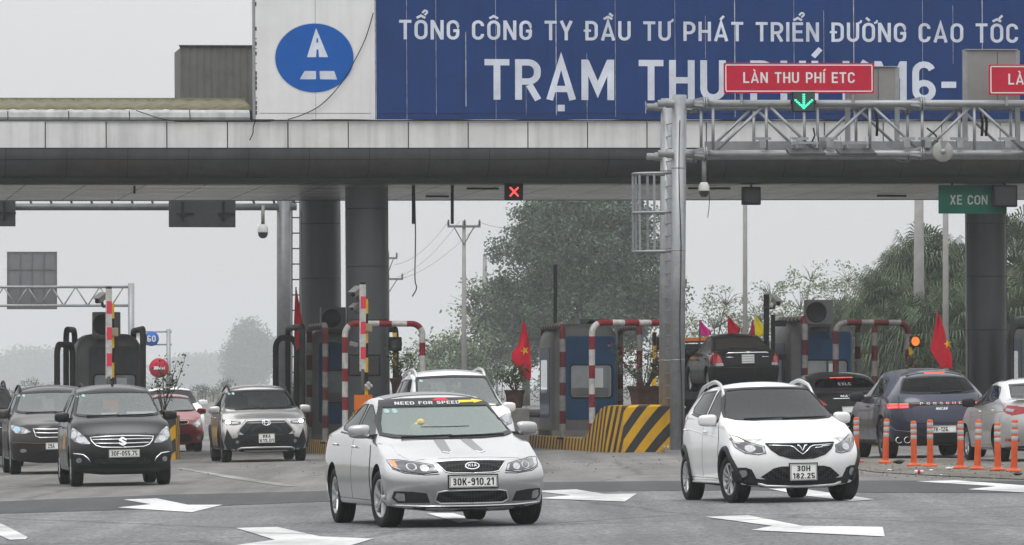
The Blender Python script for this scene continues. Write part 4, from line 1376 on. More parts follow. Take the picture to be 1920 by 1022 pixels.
# ------------------------------------------------------------------ beige-silver crossover
def silver_crossover():
 p = spec(L=4.46, W=1.825, H=1.62, fo=.90, wb=2.64, wr=.335, gc=.20, zf=.89, zc=1.06, yc=1.05, yrf=1.95, yrr=3.3, rw=.68,
    belt0=1.03, belt1=1.12, zr0=1.555, ytop=4.0, ztop=1.54, fsw=.42, nose=.10, zm=.52,
    front=dict(s2=(.02, .045, .42), s3=(.0, .035, .66), s4=(.05, .08, None)))
 root = empty("silver_crossover_car", "pale silver crossover with lit headlights and big framed grille, by the toll lane column", "car",
     spectate(501, 88.0, R(7.6), 4.46, 1.02))
 pm = paint("champagne_paint", (0.50, 0.49, 0.475), 0.75, 0.32, 1.0, dirt=.3)
 c = Car(p, root, pm)
 B = 2.35
 ws = [(0, 1.085), (.4, 1.09), (.66, 1.11), (.755, 1.135), (.715, 1.27), (.635, 1.465), (.60, 1.495), (.3, 1.51), (0, 1.515)]
 sw = [[(1.45, 1.075), (B - .035, 1.10), (B - .035, 1.46), (2.05, 1.46), (1.78, 1.34)],
   [(B + .035, 1.105), (3.25, 1.15), (3.45, 1.2), (3.3, 1.42), (B + .035, 1.46)]]
 cav = c.greenhouse(ws, sw, [(0, 1.15), (.62, 1.16), (.52, 1.46), (0, 1.48)], gm=M_GLASSB, ws_start=.80, frit=.03)
 c.finish(cav); c.wheels(M_RIMD, spokes=5)
 c.stickers(-.62, 1.44, .8)
 c.patch("hood", pm, 'T', [(-.62, .30), (-.3, .17), (0, .14), (.3, .17), (.62, .30), (.72, .6), (.73, .94), (.4, .98), (-.4, .98), (-.73, .94), (-.72, .6)], .005, h=.07)
 ol = [(.52, .795), (.66, .775), (.80, .79), (.865, .845), (.875, .905), (.80, .90), (.66, .87), (.52, .845)]
 hl = c.patch("headlight", M_BEZEL, 'F', ol, .006, mirror=True, h=.035)
 for s, h in zip((1, -1), hl):
  c.patch("headlamp_lit", M_LEDW, 'F', ellipse(s * .765, .838, .052, .034), .014, parent=h, h=.03)
  c.patch("reflector", M_LENS, 'F', [(s * .56, .81), (s * .69, .80), (s * .69, .85), (s * .56, .83)], .012, parent=h, h=.03)
  c.line("daylight_strip", M_WHITE, 'F', [(s * .56, .847), (s * .68, .872), (s * .85, .897)], .008, .010, parent=h)
 big = sym([(0, .56), (.46, .575), (.585, .66), (.50, .80), (.42, .885), (0, .895)])
 gr = c.patch("grille", M_TRIM, 'F', big, .006)
 c.patch("grille_mesh", M_MESH, 'F', sym([(0, .625), (.42, .63), (.50, .68), (.43, .80), (0, .805)]), .012, parent=gr)
 c.line("grille_frame", M_SATIN, 'F', [(-.585, .60), (-.56, .69), (-.40, .86), (0, .868), (.40, .86), (.56, .69), (.585, .60)], .026, .002, parent=gr)
 c.line("grille_slat", M_SATIN, 'F', [(-.40, .815), (.40, .815)], .008, .012, parent=gr)
 for rx, rz in ((.085, .058), (.045, .055), (.08, .024)):
  c.line("emblem", M_CHROME, 'F', ellipse(0, .815 + (.02 if rz < .03 else 0), rx, rz), .008, .022, parent=gr, closed=True)
 c.plate(["88A", "619.01"], .0, .495, .335, .19)
 c.patch("lower_bumper", M_TRIM, 'F', sym([(0, .20), (.5, .20), (.80, .27), (.86, .42), (.80, .70), (.76, .62), (.70, .50), (.60, .52), (.58, .58), (0, .555)]), .005)
 c.patch("lower_grille", M_MESH, 'F', sym([(0, .36), (.50, .365), (.54, .40), (.50, .47), (0, .475)]), .010)
 c.line("skid_strip", M_SATIN, 'F', [(-.60, .265), (-.52, .30), (-.25, .305), (0, .307), (.25, .305), (.52, .30), (.60, .265)], .024, .0)
 for s in (-1, 1):
  c.patch("fog_light", M_LENS, 'F', ellipse(s * .60, .43, .035, .035), .014, h=.03)
 c.arch_trim(M_TRIM, .04)
 for view in ('R', 'L'):
  c.patch("sill_cladding", M_TRIM, view, [(1.3, .22), (3.1, .22), (3.12, .34), (1.28, .34)], .010)
  s = -1 if view == 'R' else 1
  pts = []
  for k in range(12):
   t = k / 11
   hp, n = c.ray('T', s * .60, 1.9 + 1.8 * t)
   pts.append(hp + Vector((0, 0, -.01 + .06 * min(1, math.sin(math.pi * t) * 2.5))))
  MB().tube(pts, .022, 8).build("roof_rail", M_TRIM, root)
 car_doors(c, B, zb=1.065, hm=pm, hz=.93)
 c.mirrors(1.52, 1.06, pm, size=(.225, .14, .16), out=.05)
 c.patch("taillight", M_RED, 'B', [(.45, .95), (.84, .93), (.84, 1.05), (.48, 1.05)], .006, mirror=True)
 c.plate(["88A", "619.01"], 0, .75, .335, .19, 'B')
 # small dashboard ornament seen through the glass
 mb = MB().lathe([(0.0, 0), (.035, 0), (.03, .03), (.012, .05), (.02, .08), (.004, .15)], 12)
 o = mb.build("ornament", M_PAPER, None)
 o.matrix_world = root.matrix_world @ Matrix.Translation((.02, 1.45 - 2.23, 1.12))
 tag(o, "small white ornament standing on the dashboard of the pale silver crossover", "ornament")
 return root

# ------------------------------------------------------------------ dark grey SUV at the left edge
def suv_body(root, pm, ws_g, L_=4.52, W=1.82, H=1.68, spokes=5, **kw):
 p = spec(L=L_, W=W, H=H, fo=.92, wb=L_ * .58, wr=.345, gc=.21, zf=.93, zc=1.11, yc=1.05, yrf=1.98, yrr=3.4, rw=.68,
    belt0=1.07, belt1=1.14, zr0=H - .065, ytop=L_ - .42, ztop=H - .09, fsw=.40, nose=.10, zm=.54,
    front=dict(s2=(0.0, .03, .45), s3=(.01, .04, .68), s4=(.05, .08, None)))
 p.update(kw)
 c = Car(p, root, pm)
 B = 2.38
 h = H - .11
 k = W / 1.82
 ws = [(0, 1.13), (.4 * k, 1.135), (.66 * k, 1.155), (.75 * k, 1.18), (.71 * k, 1.31), (.63 * k, h - .05), (.60 * k, h - .02), (.3 * k, h - .008), (0, h)]
 sw = [[(1.47, 1.115), (B - .035, 1.14), (B - .035, H - .165), (2.10, H - .165), (1.80, 1.38)],
   [(B + .035, 1.14), (3.2, 1.16), (3.25, H - .17), (B + .035, H - .165)],
   [(3.33, 1.17), (3.95, 1.20), (3.85, H - .22), (3.33, H - .18)]]
 cav = c.greenhouse(ws, sw, [(0, 1.17), (.62, 1.18), (.54, H - .18), (0, H - .16)], gm=ws_g, ws_start=.78, seat_m=M_SEATB)
 c.finish(cav); c.wheels(spokes=spokes)
 c.stickers(-.63 * k, h - .09, .78)
 c.patch("hood", pm, 'T', [(-.60, .30), (-.3, .17), (0, .14), (.3, .17), (.60, .30), (.71, .6), (.72, .96), (.4, .99), (-.4, .99), (-.72, .96), (-.71, .6)], .005, h=.07)
 car_doors(c, B, zb=1.105, hm=pm, hz=.97, rear_to=3.2)
 c.mirrors(1.53, 1.10, pm, size=(.225, .14, .17), out=.05)
 for view in ('R', 'L'):
  s = -1 if view == 'R' else 1
  pts = []
  for q in range(14):
   t = q / 13
   hp, n = c.ray('T', s * .60 * k, 1.95 + 1.85 * t)
   pts.append(hp + Vector((0, 0, -.01 + .075 * min(1, math.sin(math.pi * t) * 3))))
  MB().tube(pts, .024, 8).build("roof_rail", M_SATIN if kw.get('rail') else M_TRIM, root)
 c.patch("taillight", M_RED, 'B', [(.66 * k, .95), (.84 * k, .93), (.78 * k, 1.45), (.70 * k, 1.42)], .006, mirror=True)
 return c

def grey_suv():
 root = empty("grey_suv", "dark grey SUV with blue tinted headlamp and chrome grille bars, at the left edge", "car",
     spectate(112, 98.0, R(8), 4.52, 1.02))
 pm = paint("dark_grey_paint", (0.022, 0.020, 0.019), 0.4, 0.3, .5, dirt=.25)
 c = suv_body(root, pm, M_GLASS)
 ol = [(.50, .795), (.66, .755), (.80, .78), (.86, .86), (.865, .93), (.80, .925), (.62, .88)]
 hl = c.patch("headlight", M_LAMP, 'F', ol, .006, mirror=True, h=.035)
 for s, h in zip((1, -1), hl):
  c.patch("reflector", M_LENS, 'F', ellipse(s * .76, .845, .062, .052), .012, parent=h, h=.03)
  c.patch("projector_lens", mat("blue_projector", (.10, .35, .75), .08, .3, 1.0, emit=(.2, .5, 1), estr=.35), 'F', ellipse(s * .76, .845, .038, .038), .018, parent=h, h=.03)
  c.line("headlight_rim", M_FRIT, 'F', [(s * x, z) for x, z in ol], .0045, .004, parent=h, closed=True)
 gr = c.patch("grille", M_MESH, 'F', sym([(0, .68), (.38, .69), (.44, .76), (.47, .86), (0, .875)]), .005)
 for z, x in ((.84, .46), (.77, .44)):
  c.line("grille_slat", M_CHROME, 'F', [(-x, z + .01), (-.2, z), (.2, z), (x, z + .01)], .017, .008, parent=gr)
 c.line("grille_frame", M_CHROME, 'F', [(-.47, .865), (-.43, .72), (-.36, .69), (.36, .69), (.43, .72), (.47, .865)], .010, .006, parent=gr)
 c.plate(["29A"], .0, .53, .50, .125, frac=.30)
 c.patch("lower_bumper", M_TRIM, 'F', sym([(0, .215), (.55, .215), (.80, .27), (.86, .42), (.6, .44), (.45, .43), (0, .425)]), .005)
 fg = c.patch("fog_light", M_LENS, 'F', ellipse(.66, .45, .06, .035), .008, mirror=True, h=.03)
 c.line("bumper_crease", pm, 'F', [(-.86, .60), (-.5, .58), (0, .575), (.5, .58), (.86, .60)], .018, -.004)
 return root

def black_suv():
 root = empty("black_suv", "black SUV with roof rails half cut off by the left edge of the photo", "car",
     spectate(-36, 88.0, R(8), 4.6, 1.08))
 pm = MATS["black_paint"]
 c = suv_body(root, pm, M_GLASSB, L_=4.6, W=1.84, H=1.70)
 hl = c.patch("headlight", M_LAMP, 'F', [(.52, .80), (.70, .77), (.86, .86), (.865, .93), (.62, .90)], .006, mirror=True)
 gr = c.patch("grille", M_MESH, 'F', sym([(0, .66), (.40, .67), (.47, .86), (0, .875)]), .005)
 c.line("grille_slat", M_CHROME, 'F', [(-.44, .78), (.44, .78)], .014, .008, parent=gr)
 c.patch("lower_bumper", M_TRIM, 'F', sym([(0, .215), (.55, .215), (.80, .27), (.84, .42), (0, .425)]), .005)
 return root

def white_suv():
 root = empty("white_suv", "white SUV with roof rails and a driver inside, directly behind the silver saloon", "car",
     spectate(878, 108.0, R(8.5), 4.7, 1.0))
 pm = MATS["white_paint"]
 c = suv_body(root, pm, M_GLASS, L_=4.7, W=1.84, H=1.83, zf=1.02, zc=1.19, belt0=1.13, belt1=1.20, gc=.24, wr=.37, rw=.70, rail=1)
 ol = [(.54, .86), (.70, .82), (.84, .86), (.88, .97), (.86, 1.03), (.74, 1.02), (.60, .96)]
 hl = c.patch("headlight", M_LAMP, 'F', ol, .006, mirror=True, h=.035)
 for s, h in zip((1, -1), hl):
  c.patch("reflector", M_LENS, 'F', ellipse(s * .73, .93, .062, .055), .012, parent=h, h=.03)
  c.line("headlight_rim", M_FRIT, 'F', [(s * x, z) for x, z in ol], .0045, .004, parent=h, closed=True)
 gr = c.patch("grille", M_MESH, 'F', sym([(0, .72), (.42, .73), (.50, .94), (0, .96)]), .005)
 for z in (.90, .83):
  c.line("grille_slat", M_CHROME, 'F', [(-.46, z), (.46, z)], .018, .008, parent=gr)
 c.patch("lower_grille", M_MESH, 'F', sym([(0, .40), (.5, .41), (.55, .56), (0, .57)]), .004)
 fg = c.patch("fog_light", M_LENS, 'F', ellipse(.68, .50, .07, .05), .008, mirror=True, h=.03)
 c.plate([], 0, .62, .50, .125)
 return root

def red_hatchback():
 p = spec(L=3.6, W=1.60, H=1.49, fo=.72, wb=2.38, wr=.285, gc=.18, zf=.80, zc=1.0, yc=.95, yrf=1.75, yrr=2.8, rw=.70,
    belt0=.97, belt1=1.05, zr0=1.43, ytop=3.25, ztop=1.42, fsw=.40, nose=.10, zm=.50)
 root = empty("red_hatchback_car", "small dark red hatchback half hidden behind the striped island nose", "car", spectate(326, 73.5, R(8), 3.6, 1.0))
 pm = paint("dark_red_paint", (0.34, 0.014, 0.025), 0.2, 0.35, .5, dirt=.25)
 c = Car(p, root, pm)
 B = 2.0
 ws = [(0, 1.02), (.60, 1.04), (.69, 1.07), (.56, 1.37), (.3, 1.41), (0, 1.415)]
 cav = c.greenhouse(ws, [[(1.34, 1.02), (B - .035, 1.045), (B - .035, 1.38), (1.72, 1.29)], [(B + .035, 1.05), (2.8, 1.10), (2.7, 1.36), (B + .035, 1.38)]], None, gm=M_GLASS, ws_start=.78)
 c.finish(cav); c.wheels(spokes=8)
 c.patch("hood", pm, 'T', [(-.55, .26), (0, .12), (.55, .26), (.65, .55), (.64, .88), (-.64, .88), (-.65, .55)], .005, h=.07)
 hl = c.patch("headlight", M_LAMP, 'F', [(.46, .64), (.62, .62), (.76, .72), (.79, .86), (.72, .85), (.56, .75)], .006, mirror=True, h=.035)
 for s, h in zip((1, -1), hl):
  c.patch("reflector", M_LENS, 'F', ellipse(s * .66, .72, .06, .05), .012, parent=h, h=.03)
 gr = c.patch("grille", M_MESH, 'F', sym([(0, .70), (.36, .71), (.40, .76), (.34, .79), (0, .80)]), .005)
 c.line("grille_frame", M_CHROME, 'F', sym([(0, .70), (.36, .71), (.40, .76), (.34, .79), (0, .80)]), .009, .006, parent=gr, closed=True)
 c.patch("lower_grille", M_MESH, 'F', sym([(0, .26), (.45, .27), (.50, .36), (.40, .45), (0, .46)]), .004)
 fg = c.patch("fog_light", M_LENS, 'F', ellipse(.66, .36, .05, .05), .008, mirror=True, h=.03)
 c.plate([], 0, .55, .335, .19)
 car_doors(c, B, zb=1.01, hm=pm, hz=.88)
 c.mirrors(1.38, .99, pm, size=(.22, .14, .15), out=.05)
 return root

def far_white_car():
 p = spec(L=4.4, W=1.75, H=1.55, fo=.85, wb=2.6, wr=.30, gc=.18, zf=.82, zc=1.03, yc=1.02, yrf=1.9, yrr=3.2, rw=.69,
    belt0=1.0, belt1=1.08, zr0=1.49, ytop=4.0, ztop=1.48, fsw=.40, nose=.10, zm=.50)
 root = empty("far_white_car", "white car behind the small dark red hatchback", "car", spectate(330, 60.0, R(8), 4.4, 1.10))
 pm = MATS["white_paint"]
 c = Car(p, root, pm)
 ws = [(0, 1.05), (.64, 1.07), (.73, 1.10), (.60, 1.43), (.3, 1.47), (0, 1.475)]
 c.greenhouse(ws, side_windows(p, 2.3, rear_end=(3.4, 3.2)), None, gm=M_GLASSB, ws_start=.8, cabin=False, seats=False)
 c.finish(None); c.wheels()
 c.patch("headlight", M_LAMP, 'F', [(.5, .66), (.8, .74), (.82, .85), (.6, .80)], .006, mirror=True)
 c.patch("grille", M_MESH, 'F', sym([(0, .64), (.36, .65), (.42, .75), (0, .77)]), .005)
 c.mirrors(1.5, 1.04, pm, size=(.25, .15, .17), out=.05)
 return root

# ------------------------------------------------------------------ cars seen from behind
def navy_suv():
 p = spec(L=4.70, W=1.925, H=1.60, fo=.92, wb=2.81, wr=.365, gc=.21, zf=.86, zc=1.06, yc=1.25, yrf=2.1, yrr=3.2, rw=.64,
    belt0=1.03, belt1=1.10, zr0=1.55, ytop=3.98, ztop=1.515, fsw=.42, rsw=.34, nose=.10, zm=.52, tw=.27,
    rear=dict(s2=(.0, .03, .50), s3=(.05, .075, .80), s4=(.14, .17, 1.10)))
 root = empty("navy_suv", "navy blue SUV with lit brake lights, seen from behind beyond the orange posts", "car", spectate(1768, 100.5, R(6.2), 4.70, 1.06, facing=False))
 pm = paint("navy_paint", (0.006, 0.010, 0.034), 0.3, 0.3, .6, dirt=.22)
 c = Car(p, root, pm)
 B = 2.55
 sw = [[(1.65, 1.075), (B - .035, 1.10), (B - .035, 1.44), (2.3, 1.44), (1.95, 1.30)], [(B + .035, 1.10), (3.35, 1.13), (3.55, 1.18), (3.15, 1.41), (B + .035, 1.44)]]
 rw_ = [(0, 1.135), (.45, 1.14), (.68, 1.165), (.60, 1.36), (.55, 1.425), (.3, 1.445), (0, 1.45)]
 cav = c.greenhouse([(0, 1.09), (.66, 1.11), (.74, 1.14), (.60, 1.45), (0, 1.49)], sw, rw_, gm=M_GLASSD, grear=M_GLASSB, ws_start=.95, frit=.03)
 c.finish(cav); c.wheels(M_RIMD, spokes=5)
 # tailgate and light bar
 tg = c.patch("tailgate", pm, 'B', sym([(0, .62), (.55, .625), (.64, .68), (.70, .90), (.72, 1.10), (0, 1.115)]), .004, h=.06)
 c.line("tailgate_gap", M_DARK, 'B', [(-.72, 1.11), (-.70, .90), (-.64, .68), (-.55, .622), (.55, .622), (.64, .68), (.70, .90), (.72, 1.11)], .006, .002)
 bar = c.patch("light_bar", M_FRIT, 'B', sym([(0, .945), (.40, .93), (.62, .885), (.86, .87), (.90, .945), (.84, .99), (.5, .99), (0, .985)]), .006, h=.05)
 for s in (-1, 1):
  for x0 in (.58, .745):
   for z0 in (.905, .95):
    c.patch("brake_lamp_lit", M_REDLIT, 'B', [(s * x0, z0), (s * (x0 + .125), z0 - .004), (s * (x0 + .125), z0 + .026), (s * x0, z0 + .028)], .012, parent=bar, h=.03, depth=.004)
  c.patch("taillight", M_RED, 'B', [(s * .56, .895), (s * .87, .88), (s * .885, .94), (s * .84, .98), (s * .56, .98)], .009, parent=bar, h=.04, depth=.004)
 c.line("light_strip", M_RED, 'B', [(-.55, .965), (0, .968), (.55, .965)], .010, .006, parent=bar)
 c.decal_text("PORSCHE", 'B', .0, .95, .74, .036, M_SATIN, spacing=4.2, off=.013, parent=bar, offset=.0)
 c.decal_text("Macan", 'B', .0, .855, .20, .045, M_CHROME, off=.008, slant=.35, parent=tg, offset=.0)
 # spoiler and high brake lamp
 sp = []
 for k in range(15):
  x = -.50 + 1.0 * k / 14
  hp, n = c.ray('T', x, 3.95 - abs(x) * .06)
  sp.append(hp + Vector((0, .05, -.012)))
 spo = MB().tube(sp, .026, 8).build("spoiler", pm, root)
 c.box_part("brake_lamp_lit", M_REDLIT, (0, sp[7].y + .025, sp[7].z - .006), (.36, .03, .022), bev=.006)
 c.line("rear_wiper", M_TRIM, 'B', [(-.02, 1.155), (-.42, 1.17)], .014, .02)
 c.plate(["37K-126."], .0, .515, .50, .125, 'B', frac=.78)
 lw = c.patch("lower_bumper", M_TRIM, 'B', sym([(0, .22), (.5, .22), (.74, .27), (.82, .42), (.60, .46), (.45, .40), (0, .40)]), .006)
 for s in (-1, 1):
  for k in (0, 1):
   x = s * (.60 + .13 * k)
   hp, n = c.ray('B', x, .335)
   mb = MB().lathe([(.050, 0), (.058, .02), (.058, .10), (.050, .10), (.046, .03), (.0, .025)], 18, 0, Matrix.Translation((x, hp.y - .06, .335)) @ Matrix.Rotation(R(-90), 4, 'X'), mis=[0, 0, 0, 1, 1])
   mb.build("exhaust_pipe", [M_CHROME, M_DARK], root)
 c.line("bumper_crease", pm, 'B', [(-.9, .60), (-.78, .50), (-.5, .47)], .016, -.004, mirror=True)
 for view in ('R', 'L'):
  c.line("window_frame", M_FRIT, view, [(1.62, 1.07), (2.5, 1.095), (3.36, 1.12), (3.57, 1.175), (3.15, 1.425)], .012, .004)
  c.patch("sill_cladding", M_TRIM, view, [(1.4, .235), (3.2, .235), (3.22, .33), (1.38, .33)], .008)
  c.line("side_crease", pm, view, [(1.5, .86), (2.6, .88), (3.6, .92)], .015, -.005)
 car_doors(c, B, zb=1.06, hm=pm, hz=.93)
 c.mirrors(1.72, 1.06, M_TRIM, size=(.25, .16, .165), out=.05)
 return root

def silver_saloon_rear():
 p = spec(L=4.42, W=1.70, H=1.475, fo=.88, wb=2.55, wr=.31, gc=.18, zf=.76, zc=.98, yc=1.05, yrf=1.95, yrr=3.0, rw=.66,
    belt0=.96, belt1=1.05, reardeck=(3.78, 1.10), ztail=1.09, zr0=1.42, fsw=.42, rsw=.30, nose=.12, zm=.50)
 root = empty("silver_saloon_car", "silver saloon with a red lamp, seen from behind and cut off by the right edge", "car", spectate(1977, 107.5, R(7.2), 4.42, 1.0, facing=False))
 pm = paint("pale_silver_paint", (0.58, 0.58, 0.585), 0.75, 0.32, 1.0, dirt=.35)
 c = Car(p, root, pm)
 B = 2.32
 sw = [[(1.42, 1.0), (B - .035, 1.03), (B - .035, 1.35), (2.15, 1.345), (1.82, 1.23)], [(B + .035, 1.035), (3.08, 1.08), (3.28, 1.13), (2.9, 1.32), (2.65, 1.35), (B + .035, 1.355)]]
 cav = c.greenhouse([(0, 1.01), (.62, 1.03), (.70, 1.06), (.56, 1.36), (0, 1.40)], sw, [(0, 1.125), (.60, 1.135), (.48, 1.36), (0, 1.385)], gm=M_GLASSD, ws_start=.88, rear_start=3.95)
 c.finish(cav); c.wheels(spokes=7)
 tl = c.patch("taillight", M_RED, 'B', [(.44, .86), (.70, .82), (.72, .97), (.66, .99), (.46, .96)], .006, mirror=True)
 for view in ('R', 'L'):
  c.patch("taillight_side", M_RED, view, [(3.98, .90), (4.20, .83), (4.28, .85), (4.26, .99), (4.10, 1.0)], .008)
  c.patch("taillight_clear", M_LENS, view, [(4.08, .91), (4.22, .88), (4.24, .93), (4.10, .95)], .013, h=.03)
  c.line("window_frame", M_FRIT, view, [(1.4, .99), (2.3, 1.02), (3.1, 1.07), (3.3, 1.125)], .010, .004)
  c.line("side_crease", pm, view, [(1.4, .80), (2.6, .84), (3.9, .90)], .015, -.005)
 c.patch("reflector", M_RED, 'B', [(.58, .36), (.78, .37), (.78, .42), (.58, .41)], .006, mirror=True)
 c.plate([], 0, .78, .50, .125, 'B')
 c.patch("lower_bumper", M_TRIM, 'B', sym([(0, .215), (.55, .22), (.72, .28), (0, .30)]), .006)
 car_doors(c, B, zb=.995, hm=M_CHROME, hz=.89)
 c.mirrors(1.5, 1.01, M_TRIM, size=(.24, .15, .155), out=.05)
 return root

def black_limousine():
 p = spec(L=5.1, W=1.90, H=1.50, fo=.90, wb=3.10, wr=.34, gc=.16, zf=.80, zc=.98, yc=1.30, yrf=2.2, yrr=3.5, rw=.64,
    belt0=.96, belt1=1.02, reardeck=(4.35, 1.10), ztail=1.07, zr0=1.45, fsw=.42, rsw=.30, nose=.12, zm=.50)
 root = empty("black_limousine", "long black saloon with red high brake light, between white hatchback and navy SUV", "car", spectate(1604, 84.0, R(7), 5.1, 1.13, facing=False))
 pm = MATS["black_paint"]
 c = Car(p, root, pm)
 B = 2.65
 sw = [[(1.7, 1.0), (B - .035, 1.02), (B - .035, 1.37), (2.4, 1.365), (2.05, 1.25)], [(B + .035, 1.025), (3.5, 1.06), (3.7, 1.1), (3.35, 1.34), (B + .035, 1.37)]]
 cav = c.greenhouse([(0, 1.01), (.66, 1.03), (.74, 1.06), (.58, 1.38), (0, 1.42)], sw, [(0, 1.13), (.45, 1.135), (.66, 1.15), (.56, 1.34), (.50, 1.385), (0, 1.41)], gm=M_GLASSD, grear=M_GLASSB, ws_start=1.1, rear_start=4.5)
 c.finish(cav); c.wheels()
 c.box_part("brake_lamp_lit", M_REDLIT, (0.0, c.ray('B', 0, 1.375, 4.5)[0].y + .012, 1.372), (.46, .02, .022), bev=.006)
 for s in (-1, 1):
  h = c.patch("taillight", M_RED, 'B', [(s * .52, .84), (s * .84, .80), (s * .86, .98), (s * .74, 1.0)], .006)
  c.patch("brake_lamp_lit", M_REDLIT, 'B', [(s * .62, .86), (s * .80, .83), (s * .82, .93), (s * .74, .96)], .012, parent=h, h=.04)
 c.line("trunk_strip", M_CHROME, 'B', [(-.42, .96), (.42, .96)], .013, .008)
 c.decal_text("MAYBACH", 'B', .02, .99, .50, .04, M_CHROME, off=.012, offset=.02)
 c.decal_text("EXLC", 'B', .0, 1.215, .26, .055, mat('faded_decal', (.20, .20, .20), .6), off=.007, start=4.5, offset=.01)
 c.plate([], 0, .74, .50, .125, 'B')
 hp, n = c.ray('T', 0, 3.3)
 MB().tube([hp, hp + Vector((0, .03, .12))], .006, 6).build("roof_antenna", M_TRIM, root)
 car_doors(c, B, zb=.99, hm=M_CHROME, hz=.87)
 c.mirrors(1.8, 1.0, pm, out=.05)
 c.line("bumper_strip", M_CHROME, 'B', [(-.8, .42), (0, .40), (.8, .42)], .010, .006)
 return root

def black_old_saloon(M):
 p = spec(L=4.5, W=1.70, H=1.43, fo=.90, wb=2.61, wr=.30, gc=.18, zf=.76, zc=.93, yc=1.15, yrf=1.98, yrr=3.0, rw=.66,
    belt0=.90, belt1=.96, reardeck=(3.75, 1.00), ztail=.99, zr0=1.38, fsw=.36, rsw=.22, nose=.12, zm=.48)
 root = empty("black_saloon_car", "dusty black old saloon with blank white plate, carried on the flatbed tow truck", "car", M)
 pm = paint("dusty_black_paint", (0.008, 0.008, 0.009), 0.0, 0.5, .22, dirt=.4, dirtcol=(.045, .04, .034))
 c = Car(p, root, pm)
 B = 2.38
 sw = [[(1.5, .945), (B - .035, .96), (B - .035, 1.295), (2.2, 1.29), (1.9, 1.2)], [(B + .035, .965), (3.1, .99), (3.25, 1.03), (2.95, 1.25), (B + .035, 1.295)]]
 dust = mat("dusty_rear_glass", (0.026, 0.023, 0.020), .6, 0, .1, var=.15, nscale=2)
 c.greenhouse([(0, .97), (.62, .99), (.72, 1.02), (.58, 1.33), (0, 1.36)], sw, [(0, 1.025), (.45, 1.03), (.70, 1.04), (.60, 1.27), (.55, 1.315), (0, 1.345)], gm=dust, gside=dust, grear=dust, ws_start=1.0, rear_start=3.9, cabin=False, seats=False)
 c.finish(None); c.wheels()
 for s in (-1, 1):
  h = c.patch("taillight", M_RED, 'B', [(s * .58, .66), (s * .825, .65), (s * .80, .94), (s * .70, .95), (s * .63, .84)], .006)
  c.patch("reverse_light", M_LENS, 'B', [(s * .57, .645), (s * .825, .635), (s * .825, .70), (s * .58, .71)], .010, parent=h, h=.04)
 c.line("trunk_strip", M_CHROME, 'B', [(-.50, .925), (-.45, .945), (.45, .945), (.50, .925)], .022, .006)
 c.patch("emblem", M_CHROME, 'B', ellipse(0, .955, .055, .022), .032, h=.03)
 pl = c.plate(["", ""][:0], 0, .80, .30, .21, 'B')
 mb = MB()
 for k in range(3): mb.box((0, -.006, -.055 + .055 * k), (.26, .004, .010))
 mb.build("plate_line", M_PLATEB, pl)
 for s in (-1, 1):
  c.line("badge", M_CHROME, 'B', [(s * .34, .845), (s * .52, .845)], .010, .004)
 c.line("bumper_crease", M_TRIM, 'B', [(-.80, .60), (0, .59), (.80, .60)], .014, .0)
 c.line("trunk_gap", M_DARK, 'B', [(-.55, .93), (-.50, .66), (.50, .66), (.55, .93)], .006, .002)
 c.line("roof_strap", M_TRIM, 'B', [(-.12, .62), (-.16, .50), (-.14, .40)], .012, .01)
 car_doors(c, B, zb=.93, hm=pm, hz=.80)
 c.mirrors(1.6, .95, pm, size=(.2, .14, .13), out=.05)
 return root

silver_saloon(); white_hatchback(); black_mpv(); silver_crossover(); grey_suv(); black_suv(); white_suv()
red_hatchback(); far_white_car(); navy_suv(); silver_saloon_rear(); black_limousine()

